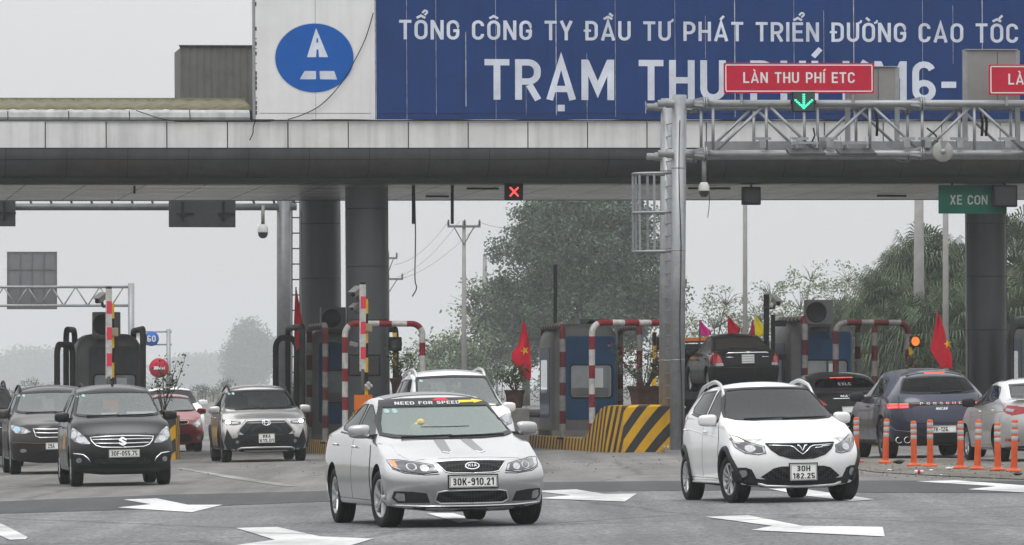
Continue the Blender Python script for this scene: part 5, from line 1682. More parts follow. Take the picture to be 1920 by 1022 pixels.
# ------------------------------------------------------------------ tow truck under the old saloon
def tow_truck():
 s = 80.0
 yaw = R(7.4)
 x = (1404 - 960) / s; y = FPX / s
 M = ground_matrix(x, y, math.pi + yaw)
 hd = Vector((-math.sin(yaw), math.cos(yaw), 0))
 ctr = Vector((x, y, 0)) + hd * 2.25
 Mt = ground_matrix(ctr.x, ctr.y, math.pi + yaw)
 root = empty("flatbed_tow_truck", "flatbed tow truck with amber roof light bar carrying an old black saloon", "tow truck", Mt)
 deckm = mat("worn_blue_deck_steel", (.05, .055, .065), .6, .4, var=.3)
 cabm = paint("truck_dark_paint", (.04, .045, .055), 0, .4, .5, dirt=.4)
 # local: front at -y
 mb = MB().box((0, .5, 1.17), (2.2, 6.0, .12)).box((0, .5, 1.0), (.9, 6.0, .24))
 for sx in (-1, 1): mb.box((sx * 1.07, .5, 1.26), (.07, 6.0, .07))
 mb.build("flatbed", deckm, root)
 cab = MB()
 prof = [(-4.7, .55), (-4.75, 1.2), (-4.45, 2.35), (-4.2, 2.45), (-2.85, 2.45), (-2.75, 2.3), (-2.75, .55)]
 cab.prism(prof, -1.0, 1.0, 0, 'X')
 cb = cab.build("cab", cabm, root)
 MB().box((0, -2.735, 1.95), (1.5, .02, .55)).build("rear_window", M_FRIT, cb)
 for sx in (-1, 1):
  MB().prism([(-4.35, 1.55), (-4.2, 2.2), (-3.3, 2.25), (-3.3, 1.5)], sx * 1.0, sx * 1.012, 0, 'X').build("side_window", M_FRIT, cb)
 MB().prism([(-.85, 1.45), (.85, 1.45), (.8, 2.25), (-.8, 2.25)], -4.62, -4.60, 0, 'Y', Matrix.Translation((0, 0, 0))).build("windshield", M_FRIT, cb)
 lb = MB().box((.0, -3.2, 2.56), (1.55, .30, .10), 0).box((0, -3.2, 2.50), (1.6, .34, .04), 1)
 lbo = lb.build("light_bar", [mat("amber_bar_lens", (.65, .17, .02), .3, 0, .6, emit=(1, .3, .03), estr=.15), M_TRIM], root)
 rack = MB()
 for sx in (-1, 1): rack.beam((sx * .95, -2.6, 1.2), (sx * .95, -2.6, 2.3), .06)
 rack.beam((-.95, -2.6, 2.3), (.95, -2.6, 2.3), .06).beam((-.95, -2.6, 1.8), (.95, -2.6, 1.8), .05)
 rack.build("headboard", M_TRIM, root)
 for sx in (-1, 1):
  o = MB().box((sx * 1.02, -2.5, 2.22), (.20, .10, .20), 0, None, .015).build("work_lamp_housing", M_TRIM, root)
  MB().box((sx * 1.02, -2.445, 2.22), (.13, .02, .13)).build("amber_lamp", mat("amber_lamp_lit", (.8, .3, .03), .3, emit=(1, .33, .03), estr=2.2), o)
 wm = MB().lathe([(.0, -.12), (.22, -.12), (.40, -.13), (.42, -.09), (.42, .09), (.40, .13), (.24, .12), (.20, .04), (0, .04)], 28, 0, Matrix.Rotation(R(90), 4, 'Y')).mesh("wheel", M_TYRE)
 for yy in (-3.9, 1.6):
  for sx in (-1, 1):
   link("wheel", wm, root, Matrix.Translation((sx * .90, yy, .42)))
 mb = MB()
 for yy in (.6, 2.6):
  for sx in (-1, 1): mb.box((sx * .95, yy, .75), (.10, .9, .06))
 mb.build("mudguard", M_TRIM, root)
 tb = MB().box((0, 3.48, 1.0), (2.2, .08, .28)).build("tail_bar", deckm, root)
 for sx in (-1, 1): MB().box((sx * .85, 3.53, 1.0), (.3, .03, .12)).build("taillight", M_RED, tb)
 # saloon on its deck
 Mc = ground_matrix(ctr.x, ctr.y, math.pi + yaw, 1.0, 1.24)
 black_old_saloon(Mc)
tow_truck()
# ================================================================== ground
def strip_mesh(name, m, y0, y1, x0, x1, dz, ny=60, kind='structure', xs=None):
 xs = xs or sorted(set([x0, x1] + [v for v in (-16, -12, -8, -4, 0, 4, 8, 12, 16) if x0 < v < x1]))
 ys = [y0 * (y1 / y0) ** (i / ny) for i in range(ny + 1)]
 vs = [(x, y, gz(x) + dz) for y in ys for x in xs]
 n = len(xs)
 fs = [(j * n + i, j * n + i + 1, (j + 1) * n + i + 1, (j + 1) * n + i) for j in range(ny) for i in range(n - 1)]
 o = MB().add(vs, fs).build(name, m)
 return tag(o, kind=kind)

def road_material(name, base, patchy=.25, fine=.35, dirt=(.11, .10, .085), dfac=.3, cracks=True, stretch=(1, 1, 1)):
 m = bpy.data.materials.new(name); m.use_nodes = True
 nt, p = nodes_of(m)
 tc = nt.nodes.new("ShaderNodeTexCoord")
 mp = nt.nodes.new("ShaderNodeMapping"); mp.inputs["Scale"].default_value = stretch
 nt.links.new(tc.outputs["Object"], mp.inputs[0])
 def noise(sc, det=5, rough=.6):
  n = nt.nodes.new("ShaderNodeTexNoise"); n.inputs["Scale"].default_value = sc; n.inputs["Detail"].default_value = det; n.inputs["Roughness"].default_value = rough
  nt.links.new(mp.outputs[0], n.inputs["Vector"]); return n.outputs["Fac"]
 def rng(s, a, b, lo=.3, hi=.7):
  r = nt.nodes.new("ShaderNodeMapRange"); r.inputs["From Min"].default_value = lo; r.inputs["From Max"].default_value = hi
  r.inputs["To Min"].default_value = a; r.inputs["To Max"].default_value = b; nt.links.new(s, r.inputs["Value"]); return r.outputs[0]
 def mul(a, b):
  r = nt.nodes.new("ShaderNodeMath"); r.operation = 'MULTIPLY'; nt.links.new(a, r.inputs[0]); nt.links.new(b, r.inputs[1]); return r.outputs[0]
 big = rng(noise(.16, 4), 1 - patchy, 1 + patchy)
 mid = rng(noise(1.3, 6), 1 - patchy * .5, 1 + patchy * .5)
 fin = rng(noise(16, 4, .85), 1 - fine, 1 + fine)
 tot = mul(mul(big, mid), fin)
 st = nt.nodes.new('ShaderNodeTexNoise'); st.inputs['Scale'].default_value = 1.0; st.inputs['Detail'].default_value = 3
 m3 = nt.nodes.new('ShaderNodeMapping'); m3.inputs['Scale'].default_value = (1.6, .05, 1); m3.inputs['Rotation'].default_value = (0, 0, -.13)
 nt.links.new(tc.outputs['Object'], m3.inputs[0]); nt.links.new(m3.outputs[0], st.inputs['Vector'])
 tot = mul(tot, rng(st.outputs['Fac'], 1 - patchy * .9, 1 + patchy * .6, .35, .65))
 tot = mul(tot, rng(noise(4.5, 4, .7), 1 - patchy * .6, 1 + patchy * .5, .35, .65))
 if cracks:
  v = nt.nodes.new("ShaderNodeTexVoronoi"); v.feature = 'DISTANCE_TO_EDGE'; v.inputs["Scale"].default_value = .22
  nz = nt.nodes.new("ShaderNodeTexNoise"); nz.inputs["Scale"].default_value = 1.0; nz.inputs["Detail"].default_value = 5
  nt.links.new(mp.outputs[0], nz.inputs["Vector"])
  mxv = nt.nodes.new("ShaderNodeMixRGB"); mxv.inputs["Fac"].default_value = .28
  nt.links.new(mp.outputs[0], mxv.inputs["Color1"]); nt.links.new(nz.outputs["Color"], mxv.inputs["Color2"])
  nt.links.new(mxv.outputs[0], v.inputs["Vector"])
  tot = mul(tot, rng(v.outputs["Distance"], .55, 1.0, 0.001, .012))
 sc = nt.nodes.new("ShaderNodeVectorMath"); sc.operation = 'SCALE'; sc.inputs[0].default_value = base
 nt.links.new(tot, sc.inputs["Scale"])
 mx = nt.nodes.new("ShaderNodeMixRGB")
 nt.links.new(rng(noise(.5, 8, .7), 0, dfac, .45, .75), mx.inputs["Fac"])
 nt.links.new(sc.outputs[0], mx.inputs["Color1"]); mx.inputs["Color2"].default_value = (*dirt, 1)
 nt.links.new(mx.outputs[0], p.inputs["Base Color"])
 p.inputs["Roughness"].default_value = .82
 p.inputs["Specular IOR Level"].default_value = .35
 b = nt.nodes.new("ShaderNodeBump"); b.inputs["Strength"].default_value = .6; b.inputs["Distance"].default_value = .012
 nt.links.new(noise(60, 3, .8), b.inputs["Height"]); nt.links.new(b.outputs[0], p.inputs["Normal"])
 MATS[name] = m
 return m

M_GRASS = road_material("verge_ground", (.075, .085, .05), .4, .5, (.12, .10, .07), .6, False)
M_CONC = road_material("concrete_apron_road", (.142, .140, .135), .26, .30, (.10, .09, .075), .5, True, (1, .45, 1))
M_ASPH = road_material("grey_asphalt", (.148, .150, .154), .22, .85, (.085, .084, .08), .45, True, (1, .5, 1))
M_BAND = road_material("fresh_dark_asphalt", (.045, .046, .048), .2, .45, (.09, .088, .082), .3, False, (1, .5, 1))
M_DIRT = road_material("gravelly_dirt", (.125, .112, .092), .3, .6, (.20, .19, .17), .6, False)
M_LINE = road_material("worn_white_road_paint", (.60, .60, .595), .08, .25, (.17, .17, .168), .95, True, (1, .35, 1))
M_LINEW = road_material("faded_road_paint", (.26, .26, .25), .3, .3, (.13, .13, .12), .8, False)

strip_mesh("ground", M_GRASS, 20, 5380, -700, 700, -.012, 40)
strip_mesh("concrete_road", M_CONC, 30, 1500, -34, 22, 0.0, 60)

def flat_patch(name, m, px_outline, dz, kind='structure', world=False):
 """a sheet on the ground from an outline given where it lies on the plaza"""
 pts = [gp(a, b) for a, b in px_outline] if not world else [Vector((a, b, 0)) for a, b in px_outline]
 # cut into cells so that it follows the ground
 P = []
 n = len(pts)
 for i in range(n):
  a = pts[i]; b = pts[(i + 1) % n]
  k = max(1, int((b - a).length / 2.0))
  P += [a.lerp(b, t / k) for t in range(k)]
 ov, _, of, *_r = delaunay_2d_cdt([Vector((p.x, p.y)) for p in P], [(i, (i + 1) % len(P)) for i in range(len(P))], [list(range(len(P)))], 1, 1e-6)
 o = MB().add([(v.x, v.y, gz(v.x) + dz) for v in ov], [list(f) for f in of]).build(name, m)
 bm = bmesh.new(); bm.from_mesh(o.data)
 for f in bm.faces:
  f.normal_update()
  if f.normal.z < 0: f.normal_flip()
 bm.to_mesh(o.data); bm.free()
 return tag(o, kind=kind)

flat_patch("asphalt_road", M_ASPH, [(-500, 962), (0, 958), (300, 948), (620, 934), (1020, 916), (1300, 913), (1920, 917), (2500, 926), (3400, 1400), (-1500, 1400)], .004)
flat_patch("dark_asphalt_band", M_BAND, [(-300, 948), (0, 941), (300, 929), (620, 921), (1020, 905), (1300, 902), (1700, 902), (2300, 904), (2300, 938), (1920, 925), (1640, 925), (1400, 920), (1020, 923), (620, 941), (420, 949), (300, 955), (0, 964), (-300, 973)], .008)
flat_patch("dirt_median", M_DIRT, [(1600, 862), (1700, 858), (1830, 862), (2200, 872), (2200, 906), (1900, 899), (1760, 893), (1640, 886), (1560, 874)], .012)

marks = [
 ("lane_arrow_marking", [(232, 938), (294, 936), (352, 948), (418, 948), (360, 962), (221, 953), (283, 947)]),
 ("lane_arrow_marking", [(443, 992), (520, 990), (600, 1008), (700, 1012), (640, 1030), (430, 1026), (515, 1014)]),
 ("lane_line_marking", [(-40, 966), (0, 982), (52, 1009), (48, 1013), (18, 1014), (-40, 988)]),
 ("lane_arrow_marking", [(1000, 922), (1080, 919), (1135, 928), (1194, 927), (1172, 942), (1010, 936), (1070, 930)]),
 ("lane_arrow_marking", [(1322, 971), (1402, 968), (1505, 988), (1655, 990), (1659, 1008), (1408, 996), (1448, 988)]),
 ("lane_arrow_marking", [(1718, 904), (1792, 902), (1925, 912), (2000, 913), (2000, 927), (1925, 925), (1815, 919), (1868, 913)]),
 ("lane_arrow_marking", [(1436, 916), (1512, 919), (1640, 938), (1596, 941), (1500, 930)]),
 ("lane_arrow_marking", [(800, 964), (850, 964), (900, 978), (860, 982)]),
]
for nm, ol in marks:
 flat_patch(nm, M_LINE, ol, .012)
flat_patch("faded_lane_line", M_LINEW, [(330, 878), (342, 878), (470, 898), (560, 912), (536, 913), (440, 899)], .006)
flat_patch("faded_lane_line", M_LINEW, [(0, 880), (0, 876), (-200, 870), (-200, 874)], .006)
# ================================================================== toll plaza
TANY = math.tan(YAW)
M_PANEL = mat("white_fascia_panel", (.60, .60, .60), .45, 0, 0, var=.10, nscale=1.2, rvar=.1, streak=.22)
M_FASC = mat("dark_fascia_sheet", (.078, .083, .090), .38, .35, 0, var=.16, nscale=1.5, rvar=.1, streak=.2)
M_GAP = mat("dark_joint", (.03, .03, .03), .9, var=.2)
M_COLUMN = mat("column_cladding", (.080, .085, .090), .40, .35, 0, var=.07, nscale=.8, rvar=.05)
M_GALV = mat("galvanised_steel", (.27, .28, .29), .42, .5, 0, var=.18, nscale=4, rvar=.12)
M_GREYP = mat("grey_cabinet_paint", (.23, .23, .22), .5, .2, 0, var=.08)
M_DKSTEEL = mat("dark_steel", (.055, .057, .06), .5, .4, 0, var=.25, nscale=4)
M_BLUE = mat("banner_blue_vinyl", (.006, .035, .145), .5, 0, 0, var=.12, nscale=.8, streak=.12)
M_LOGO = mat("logo_blue_vinyl", (.0, .085, .36), .45, 0, 0, var=.06)
M_VINYLW = mat("white_vinyl", (.66, .66, .665), .5, 0, 0, var=.07, nscale=.7, streak=.10)
M_LETTER = mat("weathered_letter_white", (.54, .58, .66), .5, 0, 0, var=.22, nscale=1.1)
M_SIGNRED = mat("red_sign_sheet", (.44, .010, .035), .5, 0, 0, var=.07)
M_SIGNGREEN = mat("green_sign_sheet", (.006, .115, .075), .45, 0, 0, var=.08)
M_CABLE = mat("black_cable", (.012, .012, .012), .6, var=0)
M_RUST = mat("olive_tile_roof", (.135, .125, .08), .8, 0, 0, var=.3, nscale=5)
M_BLACK = mat("signal_black", (.012, .012, .013), .55, var=.2)

def onplane(px, py, D0):
 k = (px - 960.0) / FPX
 y = D0 / (1 - k * TANY)
 return at(px, py, y)

def ceiling_mat():
 m = mat("ceiling_sheet", (.45, .455, .46), .24, .7, 0, var=.0)
 nt, p = nodes_of(m)
 tc = nt.nodes.new("ShaderNodeTexCoord")
 br = nt.nodes.new("ShaderNodeTexBrick")
 br.offset = 0.0
 br.inputs["Scale"].default_value = 1.0
 br.inputs["Brick Width"].default_value = 1.41
 br.inputs["Row Height"].default_value = 1.9
 br.inputs["Mortar Size"].default_value = .03
 br.inputs["Color1"].default_value = (.48, .50, .52, 1); br.inputs["Color2"].default_value = (.36, .38, .40, 1); br.inputs["Mortar"].default_value = (.05, .05, .05, 1)
 nt.links.new(tc.outputs["Object"], br.inputs["Vector"])
 mp = nt.nodes.new("ShaderNodeMapping"); mp.inputs["Scale"].default_value = (.5, 9, 1)
 n = nt.nodes.new("ShaderNodeTexNoise"); n.inputs["Scale"].default_value = 1.2; n.inputs["Detail"].default_value = 6
 nt.links.new(tc.outputs["Object"], mp.inputs[0]); nt.links.new(mp.outputs[0], n.inputs["Vector"])
 r = nt.nodes.new("ShaderNodeMapRange"); r.inputs["From Min"].default_value = .35; r.inputs["From Max"].default_value = .65; r.inputs["To Min"].default_value = .55; r.inputs["To Max"].default_value = 1.3
 nt.links.new(n.outputs["Fac"], r.inputs["Value"])
 sc = nt.nodes.new("ShaderNodeVectorMath"); sc.operation = 'SCALE'
 nt.links.new(br.outputs["Color"], sc.inputs[0]); nt.links.new(r.outputs[0], sc.inputs["Scale"])
 nt.links.new(sc.outputs[0], p.inputs["Base Color"])
 r2 = nt.nodes.new("ShaderNodeMapRange"); r2.inputs["From Min"].default_value = .3; r2.inputs["From Max"].default_value = .7; r2.inputs["To Min"].default_value = .16; r2.inputs["To Max"].default_value = .5
 nt.links.new(n.outputs["Fac"], r2.inputs["Value"]); nt.links.new(r2.outputs[0], p.inputs["Roughness"])
 return m
M_CEIL = ceiling_mat()

DC = 133.3
RISE = .0055
M_C = Matrix.Translation((0, DC, 0)) @ Matrix.Rotation(YAW, 4, 'Z') @ Matrix.Rotation(-RISE, 4, 'Y')
M_CI = M_C.inverted()
def cl(px, py, D0=DC):
 """canopy-local point of a pixel on a plane parallel to the canopy front"""
 return M_CI @ onplane(px, py, D0)

Z_CEIL, Z_DARK, Z_TOP = 6.274, 7.086, 7.715
canopy = empty("toll_canopy", "long grey toll plaza canopy with white fascia panels and round columns", "toll canopy", M_C)
rnd = random.Random(7)
MB().box((2, 6.4, 6.98), (50, 11.6, 1.36)).build("roof", M_GAP, canopy)
MB().box((2, 6.75, Z_CEIL + .012), (50, 11.1, .02)).build("ceiling", M_CEIL, canopy)
MB().box((2, 12.36, 6.62), (50, .12, .72)).build("rear_fascia", M_FASC, canopy)
prof = [(0.02, Z_DARK - .006), (.03, 6.95), (.09, 6.80), (.26, 6.61), (.55, 6.44), (.95, 6.31), (1.22, Z_CEIL + .0)]
u = -22.0
j0 = cl(85, 250).x
seams = [j0 + 1.412 * k for k in range(-9, 26)]
for a, b in zip(seams[:-1], seams[1:]):
 g = .012
 dy = rnd.uniform(-.006, .006); tl = rnd.uniform(-.008, .008)
 MB().box(((a + b) / 2, .06 + dy, (Z_DARK + Z_TOP) / 2), (b - a - 2 * g, .05, Z_TOP - Z_DARK - .02), 0, None, .008).build("fascia_panel", M_PANEL, canopy, Matrix.Rotation(tl * .3, 4, 'X'))
 mb = MB()
 a2, b2 = a + .5, b + .5
 vs = []
 for (y, z) in prof: vs += [(a2 + .006, y + dy * .6, z), (b2 - .006, y + dy * .6, z)]
 mb.add(vs, [(2 * i, 2 * i + 1, 2 * i + 3, 2 * i + 2) for i in range(len(prof) - 1)], 0, True)
 if a < 14: mb.build("dark_fascia_panel", M_FASC, canopy)
mb = MB()
vs = []
for (y, z) in prof: vs += [(-23, y + .03, z + .012), (27, y + .03, z + .012)]
mb.add(vs, [(2 * i, 2 * i + 1, 2 * i + 3, 2 * i + 2) for i in range(len(prof) - 1)], 0, True)
mb.box((2, .12, (Z_DARK + Z_TOP) / 2), (50, .06, Z_TOP - Z_DARK))
mb.build("fascia_backing", M_GAP, canopy)
MB().box((2, .03, Z_DARK), (50, .04, .025)).build("drip_edge", M_GAP, canopy)
MB().box((2, .05, Z_TOP + .02), (50, .10, .03)).build("coping", M_DKSTEEL, canopy)
MB().tube([(-22 + i * 1.0, .075 + .004 * math.sin(i), 6.83 + .01 * math.sin(i * 1.7)) for i in range(48)], .008, 5).build("fascia_cable", M_CABLE, canopy)

def column(px, D, dia_px, joints):
 c = at(px, 700, D)
 r = dia_px / 2 * D / FPX
 b = M_CI @ Vector((c.x, c.y, gz(c.x)))
 lv = [0.0] + [1.5 + (725 - j) * D / FPX - gz(c.x) for j in joints] + [Z_CEIL + .02 - gz(c.x) + .01]
 col = None
 for k, (z0, z1) in enumerate(zip(lv[:-1], lv[1:])):
  mb = MB().lathe([(r - .02, z0), (r, z0 + .012), (r, z1 - .012), (r - .02, z1)], 48)
  if col is None: q = col = mb.build("column", M_COLUMN, canopy, Matrix.Translation(b))
  else: q = mb.build("cladding_ring", M_COLUMN, col)
  q.data.set_sharp_from_angle(angle=R(30))
 MB().lathe([(r - .012, 0), (r - .012, lv[-1])], 32).build("joint_core", M_GAP, col)
 mb = MB()
 for s in (-1, 1): mb.box((s * r * math.cos(.3), -r * math.sin(.3) * 1.0, 3.1), (.012, .012, 6.0))
 mb.build("cladding_seam", M_GAP, col)
column(603, 145.5, 76, [632, 522, 420])
column(690, 136.0, 81, [600, 500, 392])
column(1850, 141.0, 77, [619, 519, 420])
column(-260, 137.0, 80, [600, 500, 392])
column(2440, 139.0, 80, [600, 500, 392])

# left parapet, tile strip
xl, xr = cl(-300, 215).x, cl(475, 215).x
par = empty("roof_parapet", "low parapet of white curved panels under the olive tile edge, left of the logo board", "parapet", M_C)
ps = [xr - .05 - 1.41 * k for k in range(8)]
for b, a in zip(ps[:-1], ps[1:]):
 MB().prism([(.22, Z_TOP + .04), (.20, Z_TOP + .10), (.26, 7.93), (.40, 8.0), (.5, 8.0), (.5, Z_TOP + .04)], a + .012, b - .012, 0, 'X').build("parapet_panel", mat("grimy_parapet_sheet", (.36, .36, .36), .5, var=.15, nscale=1.5, streak=.3), par)
MB().box(((xl + xr) / 2, .42, Z_TOP + .14), (xr - xl, .12, .22)).build("parapet_backing", M_GAP, par)
tm = MB()
nw = int((xr - xl) / .11)
vs = []; fs = []
for i in range(nw + 1):
 t = i / nw
 z = .018 * math.cos(i * math.pi * 2 / 4)
 for q, (y, zz) in enumerate(((.44, 8.0), (1.1, 8.14), (2.2, 8.31))):
  vs.append((xl + (xr - xl) * t, y, zz + z + .02))
for i in range(nw):
 for q in range(2): fs.append((3 * i + q, 3 * i + 3 + q, 3 * i + 4 + q, 3 * i + 1 + q))
tm.add(vs, fs, 0, True)
tr = tm.build("tile_roof_edge", M_RUST, None, M_C)
md = tr.modifiers.new("t", 'SOLIDIFY'); md.thickness = .02
tag(tr, "strip of olive corrugated roof tiles above the white parapet, upper left", "roof")
MB().box(((xl + xr) / 2, 2.22, 8.345), (xr - xl, .08, .045)).build("ridge_trim", mat("olive_trim", (.20, .22, .12), .6), tr)
# grey corrugated box
D2 = DC + 4.5
a = cl(337, 87, D2); b = cl(520, 200, D2)
mb = MB()
n = 54
vs = []
for i in range(n + 1):
 x = a.x + (b.x - a.x) * i / n
 y = a.y + (.008 if (i // 2) % 2 else -.008)
 vs += [(x, y, 8.0), (x, y, a.z)]
mb.add(vs, [(2 * i, 2 * i + 2, 2 * i + 3, 2 * i + 1) for i in range(n)])
mb.box(((a.x + b.x) / 2, a.y + 1.0, (8 + a.z) / 2 - .02), (b.x - a.x - .02, 1.9, a.z - 8.04))
o = mb.build("rooftop_plant_box", mat("grey_corrugated_sheet", (.135, .133, .125), .6, .2, 0, var=.15), None, M_C, fix=False)
tag(o, "grey corrugated metal box standing on the roof left of the logo board", "rooftop box")
MB().box(((a.x + b.x) / 2, a.y - .01, a.z + .015), (b.x - a.x + .04, .10, .03)).build("edge_trim", M_DKSTEEL, o)

# ------------------------------------------------------------------ boards
ZB0 = Z_TOP + .045
ZB1 = 11.25
def plane_poly(pts, y, th=.003):
 """polygon given in pixels on the board plane"""
 P = [cl(px, py) for px, py in pts]
 return MB().prism([(p.x, p.z) for p in P], y - th, y, 0, 'Y')
xa, xb = cl(478, 100).x, cl(702, 100).x
logo = empty("logo_board", "white rooftop board with blue oval road logo, left of the blue banner", "board", M_C)
xm = cl(591, 100).x
mb = MB().box(((xa + xm) / 2, 0, (ZB0 + ZB1) / 2), (xm - xa - .008, .12, ZB1 - ZB0)).box(((xm + xb) / 2, 0, (ZB0 + ZB1) / 2), (xb - xm - .008, .12, ZB1 - ZB0))
mb.build("panel", M_VINYLW, logo)
MB().box((xm, -.055, (ZB0 + ZB1) / 2), (.012, .02, ZB1 - ZB0)).build("panel_joint", mat("seam_grey", (.35, .35, .35), .6), logo)
MB().box(((xa + xb) / 2, -.062, ZB0 + .14), (xb - xa - .2, .006, .008)).build("lower_seam", M_DKSTEEL, logo)
e = plane_poly([(589 + 75.5 * math.cos(t), 109 + 66.5 * math.sin(t)) for t in [2 * math.pi * i / 48 for i in range(48)]], -.061).build("oval_rim", M_PANEL, logo)
e = plane_poly([(589 + 73.5 * math.cos(t), 109 + 64.5 * math.sin(t)) for t in [2 * math.pi * i / 48 for i in range(48)]], -.066).build("oval", M_LOGO, logo)
for nm, pts in (("road_mark", [(592, 53), (614.5, 107.5), (597.5, 107.5), (596.5, 93), (593, 93), (592, 107.5), (575, 107.5)]),
    ("road_mark", [(570.5, 133.5), (592, 133.5), (592, 149), (561.5, 149)]), ("road_mark", [(598.5, 133.5), (626, 133.5), (631.5, 149.5), (599.5, 149)])):
 plane_poly(pts, -.071).build(nm, M_LETTER, e)
plane_poly([(593.2, 72), (595.4, 72), (596, 80), (592.6, 80)], -.076).build("road_dash", M_LOGO, e)
mb = MB().box((xa - .03, .02, (ZB0 + ZB1) / 2), (.05, .16, ZB1 - ZB0))
mb.build("edge_frame", M_GALV, logo)
r2 = random.Random(3)
mb = MB()
for k in range(30):
 z = ZB0 + .15 + k * .115
 if r2.random() < .7: mb.box((xa + .02, -.064, z), (.03, .006, r2.choice((.02, .04, .09))))
mb.build("torn_edge_marks", M_GAP, logo)

xc = cl(2260, 100).x
ban = empty("toll_banner", "long dark blue rooftop banner with white Vietnamese lettering", "banner", M_C)
MB().box(((xb + xc) / 2 + .01, .012, (ZB0 + ZB1) / 2), (xc - xb - .012, .12, ZB1 - ZB0)).build("panel", M_BLUE, ban)
M_SEAM = mat("scuffed_seam", (.33, .35, .38), .6, 0, 0, var=.5, nscale=6)
for i, (px, y0, y1) in enumerate(((704, -60, 224), (762, -60, 226), (817, -60, 216), (873, 60, 200), (929, -60, 226), (986, 158, 216), (1042, -60, 216), (1100, 100, 226), (1153, -60, 219), (1210, 190, 214), (1265, -60, 226), (1322, 30, 110), (1377, -60, 220), (1488, -60, 226), (1544, 20, 160), (1600, -60, 226), (1729, -60, 226), (1786, 10, 120), (1841, -60, 226), (1953, -60, 226))):
 p0 = cl(px, y0); p1 = cl(px, y1)
 MB().box(((p0.x + p1.x) / 2, -.051, (p0.z + p1.z) / 2), (.009 + .012 * (i % 3 == 0), .008, abs(p0.z - p1.z))).build("panel_seam", M_SEAM, ban)
MB().box(((xb + xc) / 2, -.052, ZB0 + .14), (xc - xb - .3, .008, .010)).build("lower_seam", M_GAP, ban)
MB().tube([(xb - 1.5 + .5 * k, -.12 + .02 * math.sin(k * 2.1), ZB0 - .02 + .012 * math.sin(k * 1.3)) for k in range(40)], .010, 5).build("ledge_cable", M_CABLE, ban)
p0 = cl(748, 74.0); p1 = cl(1908, 74.0)
Mt = Matrix.Translation((p0.x, -.056, p0.z)) @ Matrix.Rotation(.0033, 4, 'Y')
lettering("TỔNG CÔNG TY ĐẦU TƯ PHÁT TRIỂN ĐƯỜNG CAO TỐC V", p1.x - p0.x, 36.5 * DC / FPX, "lettering", M_LETTER, ban, Mt, offset=-.005, measure="TỔNG CÔNG TY ĐẦU TƯ PHÁT TRIỂN ĐƯỜNG CAO TỐC", spacing=1.05)
p0 = cl(908, 187); p1 = cl(1792, 187)
Mt = Matrix.Translation((p0.x, -.056, p0.z)) @ Matrix.Rotation(.0033, 4, 'Y')
lettering("TRẠM THU PHÍ KM6-", p1.x - p0.x, 76 * DC / FPX, "lettering", M_LETTER, ban, Mt, offset=.0, spacing=.95)
# loose cables on the boards
def loose(name, pts, D, r, label, m=None):
 P = [onplane(px, py, D) for px, py in pts]
 Q = []
 for i in range(len(P) - 1):
  p_1 = P[max(0, i - 1)]; p0, p1 = P[i], P[i + 1]; p2 = P[min(len(P) - 1, i + 2)]
  for k in range(6):
   t = k / 6
   Q.append(.5 * ((2 * p0) + (p1 - p_1) * t + (2 * p_1 - 5 * p0 + 4 * p1 - p2) * t * t + (3 * p0 - p_1 - 3 * p1 + p2) * t ** 3))
 Q.append(P[-1])
 return tag(MB().tube(Q, r, 6).build(name, m or M_CABLE), label, "cable")
loose("hanging_cable", [(700, 24), (686, 70), (668, 108), (640, 156), (604, 195), (570, 214), (540, 224)], DC - .12, .011, "black cable sagging across the white logo board")
loose("hanging_cable", [(480, 224), (475, 238), (474, 250), (468, 263)], DC - .06, .012, "short black cable end drooping onto the white fascia below the logo board")
loose("hanging_cable", [(255, 207), (300, 222), (330, 226), (380, 226)], DC - .03, .010, "black cable lying along the white parapet, upper left")
loose("hanging_cable", [(777, 343), (779, 440), (778, 520), (781, 540), (773, 556)], DC + 2.0, .014, "thin loose wire dangling from the canopy ceiling, right of the columns")

# ------------------------------------------------------------------ under the canopy
def hang_box(name, label, cat, px0, py0, px1, py1, D, depth, m, par_M=None):
 a = onplane(px0, py0, D); b = onplane(px1, py1, D)
 w = (b - a).length if False else abs((M_CI @ b).x - (M_CI @ a).x)
 h = a.z - b.z
 c = (a + b) / 2
 M = Matrix.Translation(c) @ Matrix.Rotation(YAW, 4, 'Z')
 o = empty(name, label, cat, M)
 body = MB().box((0, depth / 2, 0), (w, depth, h), 0, None, min(.02, depth * .2)).build("housing", m, o)
 return o, w, h
o, w, h = hang_box("lane_signal", "black lane signal with lit red cross under the canopy edge", "lane signal", 947, 343, 981, 376, DC + .9, .18, M_BLACK)
ml = mat("red_led_lit", (.6, .05, .04), .4, var=0, emit=(1, .06, .05), estr=2.6)
mb = MB()
for s in (-1, 1):
 for k in range(7):
  t = (k - 3) / 3
  if s == 1 and k == 3: continue
  mb.box((t * w * .20, -.006, s * t * h * .22), (.034, .012, .034), 0, Matrix.Rotation(0, 4, 'Y'))
mb.build("red_cross", ml, o)
MB().beam((0, .1, h / 2), (0, .1, h / 2 + .25), .05).build("hanger", M_BLACK, o)
for px in (775, 848):
 a = onplane(px, 340, DC + 1.6); b = onplane(px, 420, DC + 1.6)
 tag(MB().beam(a, b, .075, .05).build("hanging_bar", M_BLACK), "dark steel bar hanging from the ceiling, " + ("nearer the columns, beside the loose wire" if px == 775 else "farther right, clear of the loose wire"), "bar", "bars hanging from the ceiling")
a = onplane(252, 345, DC + 2); b = onplane(252, 363, DC + 2)
tag(MB().beam(a, b, .05).build("hanging_bar", M_BLACK), "short dark stub hanging from the ceiling above the left road", "bar", "bars hanging from the ceiling")
